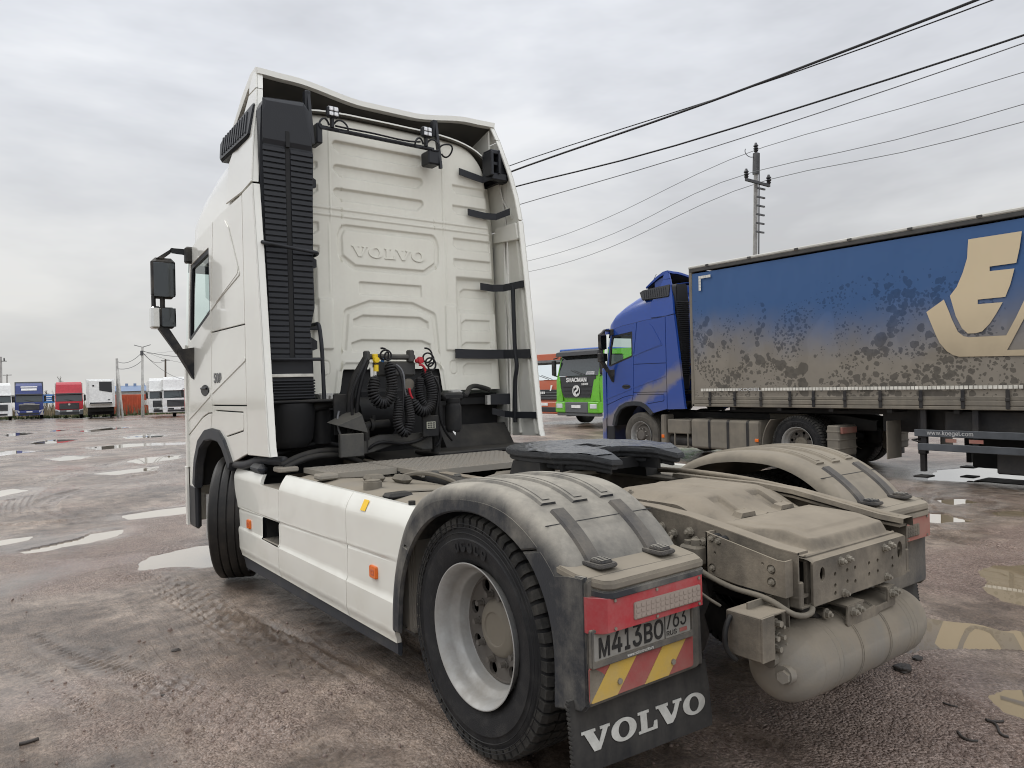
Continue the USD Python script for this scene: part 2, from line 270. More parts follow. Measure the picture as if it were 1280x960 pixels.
def thing(name, label, cat, loc=(0, 0, 0), rotz=0.0, group=None, tilt=(0, 0)):
    x = UsdGeom.Xform.Define(stage, path_for(None, name))
    x.AddTranslateOp().Set(Gf.Vec3d(*map(float, loc)))
    if rotz or any(tilt):
        x.AddRotateXYZOp().Set(Gf.Vec3f(float(tilt[0]), float(tilt[1]), math.degrees(rotz)))
    return tag(x.GetPrim(), label, cat, group)

def sub(parent, name, loc=(0, 0, 0), rotz=0.0, label=None):
    x = UsdGeom.Xform.Define(stage, path_for(parent, name))
    x.AddTranslateOp().Set(Gf.Vec3d(*map(float, loc)))
    if rotz:
        x.AddRotateZOp().Set(math.degrees(rotz))
    return tag(x.GetPrim(), label)

def part(parent, name, mesh, m, smooth=30, label=None):
    if isinstance(mesh, list):
        mesh = cat(mesh)
    o = usdkit.mesh(stage, path_for(parent, name), mesh, LOOKS[m], smooth=smooth)
    return tag(o.GetPrim(), label)

def place(parent, name, src, loc=(0, 0, 0), rot=(0, 0, 0)):
    'the same part again: a reference to src, moved'
    x = UsdGeom.Xform.Define(stage, path_for(parent, name))
    x.AddTranslateOp().Set(Gf.Vec3d(*map(float, loc)))
    if any(rot):
        x.AddRotateXYZOp().Set(Gf.Vec3f(*map(float, rot)))
    p = x.GetPrim()
    p.GetReferences().AddInternalReference(src.GetPath())
    p.SetInstanceable(True)
    return p

# ------------------------------------------------------------------ shapes
def cat(ms):
    return trimesh.util.concatenate([m if isinstance(m, trimesh.Trimesh) else as_tri(m) for m in ms])

def as_tri(m):
    v, f, _ = meshkit.arrays(m)
    return trimesh.Trimesh(v, f, process=False)

def bx(x0, x1, y0, y1, z0, z1, c=0.0):
    'a box, its edges chamfered by c'
    x0, x1, y0, y1, z0, z1 = min(x0, x1), max(x0, x1), min(y0, y1), max(y0, y1), min(z0, z1), max(z0, z1)
    c = min(c, 0.49 * (x1 - x0), 0.49 * (y1 - y0), 0.49 * (z1 - z0))
    if c <= 0:
        m = trimesh.creation.box((x1 - x0, y1 - y0, z1 - z0))
        m.apply_translation(((x0 + x1) / 2, (y0 + y1) / 2, (z0 + z1) / 2))
        return m
    pts = []
    for X, sx in ((x0, 1), (x1, -1)):
        for Y, sy in ((y0, 1), (y1, -1)):
            for Z, sz in ((z0, 1), (z1, -1)):
                pts += [(X, Y + sy * c, Z + sz * c), (X + sx * c, Y, Z + sz * c), (X + sx * c, Y + sy * c, Z)]
    return hull(pts)

def hull(pts):
    return trimesh.convex.convex_hull(np.array(pts, float))

def cyl(a, b, r, n=16, r2=None):
    a, b = np.array(a, float), np.array(b, float)
    return tube([a, b], [r, r if r2 is None else r2], n)

def frames(P):
    T = np.gradient(P, axis=0)
    T /= np.maximum(np.linalg.norm(T, axis=1, keepdims=True), 1e-9)
    up = np.array([0, 0, 1.0]) if abs(T[0][2]) < 0.9 else np.array([1.0, 0, 0])
    N = np.zeros_like(P)
    n = np.cross(T[0], np.cross(up, T[0])); n /= np.linalg.norm(n)
    for i in range(len(P)):
        n = n - T[i] * (n @ T[i]); n /= max(np.linalg.norm(n), 1e-9)
        N[i] = n
    return T, N, np.cross(T, N)

def tube(P, r, n=8, cap=True):
    P = np.array(P, float)
    r = np.broadcast_to(np.asarray(r, float), len(P))
    T, N, B = frames(P)
    a = np.arange(n) * 2 * PI / n
    ring = P[:, None] + r[:, None, None] * (np.cos(a)[None, :, None] * N[:, None] + np.sin(a)[None, :, None] * B[:, None])
    return strip(ring, closed=True, cap=cap)

def strip(G, closed=False, cap=False):
    'a grid of points (rows, columns, 3) as a surface; closed joins the last column to the first'
    G = np.asarray(G, float)
    R, C = G.shape[:2]
    v = G.reshape(-1, 3)
    i, j = np.meshgrid(np.arange(R - 1), np.arange(C if closed else C - 1), indexing='ij')
    jn = (j + 1) % C
    a, b, c, d = i * C + j, i * C + jn, (i + 1) * C + jn, (i + 1) * C + j
    f = np.concatenate([np.stack([a, b, c], -1).reshape(-1, 3), np.stack([a, c, d], -1).reshape(-1, 3)])
    if cap:
        v = np.vstack([v, G[0].mean(0), G[-1].mean(0)])
        k = np.arange(C)
        f = np.vstack([f, np.stack([np.full(C, R * C), (k + 1) % C, k], 1), np.stack([np.full(C, R * C + 1), (R - 1) * C + k, (R - 1) * C + (k + 1) % C], 1)])
    return trimesh.Trimesh(v, f, process=False)

def bend(P, r=0.03, n=5):
    'a polyline with its corners rounded'
    P = [np.array(p, float) for p in P]
    out = [P[0]]
    for a, b, c in zip(P, P[1:], P[2:]):
        u, w = a - b, c - b
        k = min(r, 0.45 * np.linalg.norm(u), 0.45 * np.linalg.norm(w))
        u, w = b + u / np.linalg.norm(u) * k, b + w / np.linalg.norm(w) * k
        for t in np.linspace(0, 1, n):
            out.append((1 - t) ** 2 * u + 2 * t * (1 - t) * b + t * t * w)
    return np.array(out + [P[-1]])

def spline(P, n=40):
    P = np.array(P, float)
    from scipy.interpolate import CubicSpline
    t = np.r_[0, np.cumsum(np.linalg.norm(np.diff(P, axis=0), axis=1))]
    return CubicSpline(t, P)(np.linspace(0, t[-1], n))

AX = {'x': lambda u, v, w: np.stack([w, u, v], -1), 'y': lambda u, v, w: np.stack([u, -w, v], -1), 'z': lambda u, v, w: np.stack([u, v, w], -1)}
def prism(poly, axis, d0, d1, chamfer=0.0):
    """a 2-D outline extruded. axis 'x': outline in (y, z), from x = d0 to d1; 'y': outline in (x, z) from y = d0 to d1; 'z': outline in (x, y) from z = d0 to d1"""
    if not hasattr(poly, 'geom_type'):
        poly = Polygon(poly)
    out = []
    lo, hi = min(d0, d1), max(d0, d1)
    for g in getattr(poly, 'geoms', [poly]):
        if g.is_empty or g.area < 1e-7:
            continue
        g = shapely.geometry.polygon.orient(g)
        if chamfer > 0:
            gi = g.buffer(-chamfer, join_style='mitre')
            if gi.is_empty or gi.geom_type != 'Polygon':
                chamfer = 0
        if chamfer > 0:
            m = chamfered(g, chamfer, hi - lo)
        else:
            m = trimesh.creation.extrude_polygon(g, hi - lo, engine='earcut')
        v = np.array(m.vertices)
        if axis == 'y':
            v = AX['y'](v[:, 0], v[:, 1], -(v[:, 2] + lo)); m = trimesh.Trimesh(v, m.faces[:, ::-1], process=False)
        else:
            v = AX[axis](v[:, 0], v[:, 1], v[:, 2] + lo); m = trimesh.Trimesh(v, m.faces, process=False)
        out.append(m)
    return cat(out)

def chamfered(g, c, h):
    'an extruded outline whose far edges (both ends) are chamfered'
    cs = manifold3d.CrossSection([np.array(r.coords)[:-1] for r in [g.exterior, *g.interiors]], manifold3d.FillRule.EvenOdd)
    c2 = min(c, h * 0.45)
    mid = manifold3d.Manifold.extrude(cs, h - 2 * c2).translate((0, 0, c2))
    inner = cs.offset(-c, manifold3d.JoinType.Miter)
    parts = [mid]
    a = np.array(g.exterior.coords)[:-1]
    m = as_tri(mid)
    # slope the rims: move cap vertices inwards on two extra rings
    caps = manifold3d.Manifold.extrude(inner, h)
    k = 4
    for i in range(k):
        t = (i + 0.5) / k
        s = cs.offset(-c * t, manifold3d.JoinType.Miter)
        parts.append(manifold3d.Manifold.extrude(s, h - 2 * c2 * (1 - t)).translate((0, 0, c2 * (1 - t))))
    parts.append(caps)
    u = parts[0]
    for q in parts[1:]:
        u = u + q
    return as_tri(u)

def lathe(prof, axis='x', n=48, c=(0, 0, 0)):
    'a profile of (position along the axis, radius) turned about the axis'
    prof = np.array(prof, float)
    a = np.arange(n) * 2 * PI / n
    w, r = prof[:, 0][:, None] + 0 * a, prof[:, 1][:, None]
    u, v = r * np.cos(a), r * np.sin(a)
    G = {'x': np.stack([w, u, v], -1), 'y': np.stack([v, w, u], -1), 'z': np.stack([u, v, w], -1)}[axis]
    return strip(G + np.array(c, float), closed=True)

def bolt(p, d, r=0.012, h=0.012):
    'a hexagonal bolt head with its washer at p, facing along d'
    p, d = np.array(p, float), np.array(d, float) / np.linalg.norm(d)
    return cat([cyl(p, p + d * h * 0.25, r * 1.35, 10), cyl(p + d * h * 0.2, p + d * h, r, 6), cyl(p + d * h, p + d * h * 1.5, r * 0.5, 6)])

def rrect(x0, x1, y0, y1, r):
    return sbox(x0 + r, y0 + r, x1 - r, y1 - r).buffer(r, quad_segs=4)

def words(text, h, x, y, z, face='rear', bold=True, depth=0.003, width=None):
    "lettering; face 'rear' reads for somebody looking along +y, 'left' for somebody looking along +x, 'front' for somebody looking along -y"
    m = meshkit.text_mesh(text, h, depth, bold)
    v = np.array(m.vertices)
    if width:
        v[:, 0] *= width / (v[:, 0].max() - v[:, 0].min())
    v[:, 0] -= v[:, 0].min()
    if face == 'rear':
        w = np.stack([x + v[:, 0], y - v[:, 2], z + v[:, 1]], -1)
    elif face == 'left':
        w = np.stack([x - v[:, 2], y - v[:, 0], z + v[:, 1]], -1)
    else:
        w = np.stack([x - v[:, 0], y + v[:, 2], z + v[:, 1]], -1)
    return trimesh.Trimesh(w, m.faces, process=False)

def slab_word():
    'the slab-serif wordmark as outlines, capitals 1 high, one polygon a letter'
    def V():
        o = [(-.08, 1), (.44, 1), (.44, .87), (.36, .87), (.56, .34), (.72, .87), (.62, .87), (.62, 1), (1.0, 1), (1.0, .87), (.92, .87), (.60, 0), (.36, 0), (.02, .87), (-.08, .87)]
        return Polygon(o)
    def O():
        a = affinity.scale(Point(0, 0).buffer(0.5, quad_segs=12), 1.0, 1.04)
        b = affinity.scale(Point(0, 0).buffer(0.5, quad_segs=12), 0.44, 0.74)
        return affinity.translate(a.difference(b), 0.5, 0.5)
    def L():
        return Polygon([(0, 1), (.46, 1), (.46, .87), (.36, .87), (.36, .13), (.60, .13), (.66, .40), (.78, .40), (.78, 0), (0, 0), (0, .13), (.10, .13), (.10, .87), (0, .87)])
    x, out = 0.08, []
    for f, w in ((V, 1.04), (O, 1.08), (L, .84), (V, 1.04), (O, 1.0)):
        out.append(affinity.translate(f(), x, 0)); x += w
    return [affinity.scale(g, 1 / x, 1, origin=(0, 0)) for g in out]

def sd_poly(P, Q):
    'signed distance (negative inside) of the points P (n, 2) to the polygon Q (m, 2)'
    P, Q = np.asarray(P, float), np.asarray(Q, float)
    d = np.full(len(P), 1e18)
    s = np.ones(len(P))
    for i in range(len(Q)):
        a, b = Q[i], Q[i - 1]
        e, w = b - a, P - a
        t = np.clip((w @ e) / (e @ e), 0, 1)
        d = np.minimum(d, ((w - t[:, None] * e) ** 2).sum(1))
        c1, c2, c3 = P[:, 1] >= a[1], P[:, 1] < b[1], e[0] * w[:, 1] > e[1] * w[:, 0]
        s[(c1 & c2 & c3) | (~c1 & ~c2 & ~c3)] *= -1
    return s * np.sqrt(d)

def sstep(a, b, x):
    t = np.clip((x - a) / (b - a), 0, 1)
    return t * t * (3 - 2 * t)
def mir(m):
    m = as_tri(m) if not isinstance(m, trimesh.Trimesh) else m
    v = np.array(m.vertices); v[:, 0] *= -1
    return trimesh.Trimesh(v, np.array(m.faces)[:, ::-1], process=False)

def sided(m, s):
    return m if s < 0 else mir(m)

def sheet(G, th, flip=1):
    'a grid surface given thickness along its normals'
    G = np.asarray(G, float)
    du, dv = np.gradient(G, axis=0), np.gradient(G, axis=1)
    n = np.cross(du, dv); n /= np.maximum(np.linalg.norm(n, axis=2, keepdims=True), 1e-9)
    H = G - flip * th * n
    edge = lambda A, B: strip(np.stack([A, B]))
    return cat([strip(G), strip(H[:, ::-1]), edge(H[0], G[0]), edge(G[-1], H[-1]), edge(G[:, 0], H[:, 0]), edge(H[:, -1], G[:, -1])])

# ------------------------------------------------------------------ wheels (axle along x, outer face towards -x, centre at the origin)
TR = 0.508
def tyre_mesh(w=0.29, r=TR, n=72, rim=0.292):
    h = w / 2
    prof = [(-h + .055, rim - .004), (-h + .03, rim + .002), (-h + .012, rim + .03), (-h, rim + .075), (-h - .006, rim + .115), (-h - .003, rim + .118), (-h + .001, rim + .121), (-h + .003, rim + .15),
            (-h + .006, rim + .153), (-h + .010, r - .035), (-h + .020, r - .018), (-h + .034, r - .012), (h - .034, r - .012), (h - .02, r - .018), (h - .004, r - .05), (h, rim + .075), (h - .03, rim), (h - .05, rim - .004)]
    return lathe(prof, 'x', n)

def tread_mesh(w=0.29, r=TR, n=58, lugs=True, deep=0.014):
    h = w / 2
    out = []
    if lugs:
        for k in range(n):
            a = 2 * PI * k / n
            da = PI / n * 0.70
            for s in (-1, 1):
                pts = []
                for aa in (a - da + s * .012, a + da + s * .012):
                    for (x, rr) in ((s * (h - .004), r - .052), (s * (h - .006), r - .012), (s * (h - .030), r), (s * .062, r), (s * .062, r - deep), (s * (h - .030), r - .05)):
                        pts.append((x, rr * math.cos(aa), rr * math.sin(aa)))
                out.append(hull(pts))
            for x in (-.027, .027):
                a2 = a + (.5 if x > 0 else .2) * 2 * PI / n
                pts = []
                for aa in (a2 - da, a2 + da):
                    for xx in (x - .024, x + .024):
                        for rr in (r, r - deep):
                            pts.append((xx, rr * math.cos(aa + xx * .25), rr * math.sin(aa + xx * .25)))
                out.append(hull(pts))
    else:
        e = np.linspace(-h + .03, h - .03, 5)
        for x0, x1 in zip(e[:-1], e[1:]):
            out.append(lathe([(x0 + .004, r - .014), (x0 + .006, r - .001), (x0 + .014, r + .001), (x1 - .014, r + .001), (x1 - .006, r - .001), (x1 - .004, r - .014)], 'x', 72))
    return cat(out)

def drive_rim():
    return lathe([(-.105, .281), (-.128, .287), (-.142, .299), (-.146, .306), (-.149, .307), (-.150, .303), (-.146, .297), (-.134, .289), (-.115, .280), (-.090, .276), (-.072, .270), (-.060, .254), (-.048, .247),
                  (-.012, .243), (-.002, .236), (.006, .2285)], 'x', 72)

def drive_disc():
    b = Point(0, 0).buffer(.236, quad_segs=16)
    for k in range(8):
        a = 2 * PI * (k + .35) / 8
        b = b.difference(affinity.translate(Point(0, 0).buffer(.029, quad_segs=6), .194 * math.cos(a), .194 * math.sin(a)))
    return prism(b, 'x', -.004, .012, 0)

def wheel_rear(parent, s, x, y):
    w = sub(parent, 'wheel', (s * abs(x), y, TR), 0 if s < 0 else PI)
    ty = part(w, 'tyre', tyre_mesh(), 'rubber', smooth=50)
    part(w, 'tread', tread_mesh(), 'tread_rubber', smooth=20)
    part(w, 'rim', drive_rim(), 'rim_steel', smooth=40)
    part(w, 'wheel_disc', drive_disc(), 'rim_disc')
    part(w, 'disc_ring', lathe([(-.004, .2325), (-.010, .230), (-.010, .225), (-.004, .222)], 'x', 48), 'rim_disc')
    part(w, 'hub', lathe([(.0, .128), (-.012, .122), (-.022, .110), (-.026, .090), (-.030, .084), (-.031, .074), (-.026, .070), (-.026, 0)], 'x', 40), 'hub_cream', smooth=35)
    n0 = None
    for k in range(10):
        a = 2 * PI * k / 10
        c = (-.004, .150 * math.cos(a), .150 * math.sin(a))
        part(w, 'wheel_nut', cat([cyl(c, (-.012, c[1], c[2]), .018, 10), cyl((-.012, c[1], c[2]), (-.040, c[1], c[2]), .013, 6)]), 'rim_disc')
    # markings on the sidewall
    part(w, 'tyre_rib', cat([lathe([(-.1495, q), (-.1525, q + .002), (-.1495, q + .004)], 'x', 72) for q in (.432, .455, .470)]), 'rubber')
    tx = cat([prism(rrect(k * .052, k * .052 + .036, 0, .05, .012).difference(rrect(k * .052 + .010, k * .052 + .026 + .02 * (k % 2), .012 + .01 * (k % 3), .036, .004)), 'z', 0, .003) for k in range(5)])
    v = np.array(tx.vertices); L = v[:, 0].max()
    ang = PI / 2 - (v[:, 0] - L / 2) / .372
    rr = .352 + v[:, 1]
    part(w, 'sidewall_lettering', trimesh.Trimesh(np.stack([-.1475 - v[:, 2], -np.cos(ang) * rr, np.sin(ang) * rr], -1), np.array(tx.faces), process=False), 'rubber')
    # inner twin
    m = tyre_mesh(); m.apply_translation((.335, 0, 0)); m2 = tread_mesh(); m2.apply_translation((.335, 0, 0))
    part(w, 'inner_tyre', cat([m, m2]), 'rubber_wet', smooth=30)
    return w

def wheel_front(parent, s, x, y, steer, rub='rubber_wet', lugs=False, detail=True):
    w = sub(parent, 'wheel', (s * abs(x), y, TR), steer + (0 if s < 0 else PI))
    part(w, 'tyre', tyre_mesh(.315), rub, smooth=50)
    part(w, 'tread', tread_mesh(.315, lugs=lugs), rub, smooth=20)
    part(w, 'rim', lathe([(.09, .27), (-.06, .272), (-.13, .282), (-.155, .298), (-.160, .306), (-.164, .303), (-.155, .290), (-.12, .275), (-.06, .262), (-.045, .235)], 'x', 56), 'rim_steel', smooth=40)
    part(w, 'wheel_disc', lathe([(-.045, .235), (-.075, .215), (-.095, .175), (-.10, .13), (-.10, .0)], 'x', 40), 'rim_disc', smooth=40)
    part(w, 'hub', lathe([(-.10, .112), (-.15, .105), (-.165, .09), (-.170, .0)], 'x', 32), 'rim_disc', smooth=35)
    for k in range(10):
        a = 2 * PI * k / 10
        c = (-.10, .15 * math.cos(a), .15 * math.sin(a))
        part(w, 'wheel_nut', cyl(c, (-.15, c[1], c[2]), .017, 6, .012), 'chrome')
    return w

# ------------------------------------------------------------------ the cab of a tractor (origin on the ground under the rear axle, +y ahead)
SIDE = [(3.004, 3.055), (3.58, 3.03), (4.3, 2.955), (4.62, 2.90), (4.70, 2.60), (4.80, 2.0), (4.83, 1.2), (4.83, .32), (4.56, .31)]
ARCH = [(4.62, .20), (4.61, .70), (4.54, .93), (4.40, 1.10), (4.20, 1.185), (3.97, 1.21), (3.76, 1.20), (3.62, 1.14), (3.52, 1.06), (3.42, .97), (3.30, .2)]
WINDOW = [(3.985, 2.80), (4.60, 2.74), (4.665, 2.50), (4.725, 2.085), (4.69, 2.065), (4.0, 2.255), (3.985, 2.28)]
ROOF = [(2.995, 3.835), (3.3, 3.835), (3.6, 3.77), (4.0, 3.66), (4.3, 3.52), (4.55, 3.36), (4.72, 3.17), (4.84, 2.98), (4.90, 2.84)]

def roof_rows(n=33, inset=0.0):
    rows = []
    for y, zt in ROOF:
        zb = float(np.interp(y, [2.98, 3.58, 4.3, 4.62, 4.9], [3.065, 3.04, 2.965, 2.912, 2.80])) 
        w = float(np.interp(y, [2.98, 4.3, 4.6, 4.75, 4.9], [1.226, 1.226, 1.215, 1.17, 1.02])) - inset
        t = np.linspace(0, PI, n)
        e = 2 / 4.2
        X = -w * np.sign(np.cos(t)) * np.abs(np.cos(t)) ** e
        Z = zb + (zt - inset - zb) * np.sin(t) ** e
        X = X * (1 - 0.125 * np.clip((Z - 3.05) / 0.95, 0, 1.2) ** 1.3)
        rows.append(np.stack([X, np.full(n, y), Z], -1))
    return np.array(rows)

def wall_relief(x, z):
    'depth (positive = towards the rear) of the pressed panels of the rear wall'
    P = np.stack([x, z], 1)
    h = np.zeros(len(P))
    def recess(Q, d=.014, w=.010, r=.02):
        nonlocal h
        h -= d * sstep(w, -w, sd_poly(P, Q) + 0)
    def groove(Q, width, d=.011, w=.010, closed=True):
        nonlocal h
        s = np.abs(sd_poly(P, Q)) - width
        h -= d * sstep(w, -w, s)
    def rr(x0, x1, z0, z1, r=.03):
        return np.array(rrect(x0, x1, z0, z1, r).exterior.coords)[:-1]
    def trap(xt, zt, xb, zb, r=.03):
        return np.array(Polygon([(-xt, zt), (xt, zt), (xb, zb), (-xb, zb)]).buffer(-r).buffer(r, quad_segs=4).exterior.coords)[:-1]
    for zt, zb in ((3.60, 3.505), (3.405, 3.315), (3.213, 3.12)):
        recess(trap(.47, zt, .36, zb) + V3(-.085, 0), .018)
    big = np.array(Polygon([(-.43, 2.90), (.43, 2.90), (.46, 2.82), (.455, 2.66), (.33, 2.575), (-.33, 2.575), (-.455, 2.66), (-.46, 2.82)]).buffer(-.04).buffer(.04, quad_segs=4).exterior.coords)[:-1]
    groove(big, .020, .013)
    recess(trap(.295, 2.458, .295, 2.355, .01), .012, .008)
    arch = np.array(Polygon([(-.455, 1.80), (-.415, 2.205), (-.20, 2.285), (.20, 2.285), (.415, 2.205), (.455, 1.80)]).buffer(-.03).buffer(.03, quad_segs=4).exterior.coords)[:-1]
    h -= .013 * sstep(.012, -.012, np.abs(sd_poly(P, arch)) - .020) * sstep(1.875, 1.89, z)
    recess(np.array([(-.355, 2.085), (-.355, 2.14), (-.27, 2.18), (.27, 2.18), (.355, 2.14), (.355, 2.085)]), .014, .010)
    recess(np.array([(-.375, 1.88), (-.375, 1.945), (-.29, 1.975), (.29, 1.975), (.375, 1.945), (.375, 1.88)]), .014, .010)
    # right hand column of small panels and the sunk field below them; the same on the left
    for s in (1, -1):
        for zt, zb in ((3.40, 3.33), (3.215, 3.14), (2.915, 2.82), (2.727, 2.64)):
            Q = np.array([(.64, zt), (1.05, zt), (1.05, zb), (.68, zb), (.64, zb + .03)]); Q[:, 0] *= s
            recess(Q, .013)
        Q = np.array([(.67, 2.555), (1.10, 2.555), (1.10, 2.255), (.67, 2.255)]); Q[:, 0] *= s
        recess(Q, .030, .022)
        Q = np.array([(.70, 2.255), (1.09, 2.255), (1.06, 1.98), (.95, 1.905), (.70, 1.905)]); Q[:, 0] *= s
        recess(Q, .013, .012)
        for zt, zb in ((2.46, 2.385), (2.175, 2.08), (1.97, 1.915), (1.775, 1.675)):
            Q = np.array([(.715, zb), (.715, zt - .03), (.755, zt), (1.03, zt), (1.03, zb)]); Q[:, 0] *= s
            recess(Q, .010, .009)
        Q = rr(.535, .655, 1.895, 2.305, .015); Q[:, 0] *= s
        h += .012 * sstep(.010, -.010, sd_poly(P, Q))
        Q = rr(.575, .645, 1.68, 1.80, .03); Q[:, 0] *= s
        groove(Q, .004, .006, .005)
    # beads across the seam of the roof and vertical beads
    for zz in (3.045, 2.99):
        h += .006 * sstep(.016, .004, np.abs(z - zz))
    for xx in (.535, -.535):
        h += .005 * sstep(.012, .003, np.abs(x - xx)) * sstep(2.9, 3.0, z)
        h += .004 * sstep(.012, .003, np.abs(x - xx * 1.03)) * sstep(2.95, 2.85, z) * sstep(2.33, 2.4, z)
    # rim round the engine opening
    oq = np.array([(-.53, 1.50), (-.50, 1.72), (-.44, 1.79), (.44, 1.79), (.50, 1.72), (.53, 1.50)])
    h += .010 * sstep(.012, -.012, np.abs(sd_poly(P, oq)) - .008)
    return h

def rear_wall(nu=470, nv=450):
    u = np.linspace(-1, 1, nu)
    v = np.linspace(0, 1, nv)
    U, Vv = np.meshgrid(u, v)
    X0 = U * 1.08
    # bottom edge with the engine opening, top edge with rounded corners
    zb = 1.535 + 0.195 * sstep(.492, .455, np.abs(X0 * 1.065)) 
    a = np.clip((np.abs(U) - .70) / .30, 0, 1)
    zt = 3.825 - 0.015 * U ** 2 - .36 * (1 - np.sqrt(np.maximum(0, 1 - a ** 2))) 
    Z = zb + (zt - zb) * Vv
    W = np.interp(Z, [1.5, 2.76, 3.27, 3.5, 3.83], [1.155, 1.085, 1.045, 1.02, .97])
    X = U * W
    d = wall_relief(X.ravel(), Z.ravel()).reshape(X.shape)
    e = np.clip((np.abs(U) - .94) / .06, 0, 1)
    et = np.clip((Vv - .972) / .028, 0, 1)
    Y = 3.02 - d + .075 * (1 - np.sqrt(np.maximum(0, 1 - e ** 2 * .98))) + .05 * et ** 2
    G = np.stack([X, Y, Z], -1)
    L, R = G[:, :1].copy(), G[:, -1:].copy()
    side = []
    for E, s in ((L, -1), (R, 1)):
        for xx, yy in ((.55, 3.13), (1.0, 3.30), (1.0, 3.42)):
            q = E.copy(); q[..., 0] = s * (np.abs(E[..., 0]) * (1 - xx) + (1.212 - .05 * np.clip((E[..., 2] - 3.05) / .5, 0, 1)) * xx); q[..., 1] = yy; side.append(q)
    return strip(np.concatenate([side[2], side[1], side[0], G, side[3], side[4], side[5]], 1))

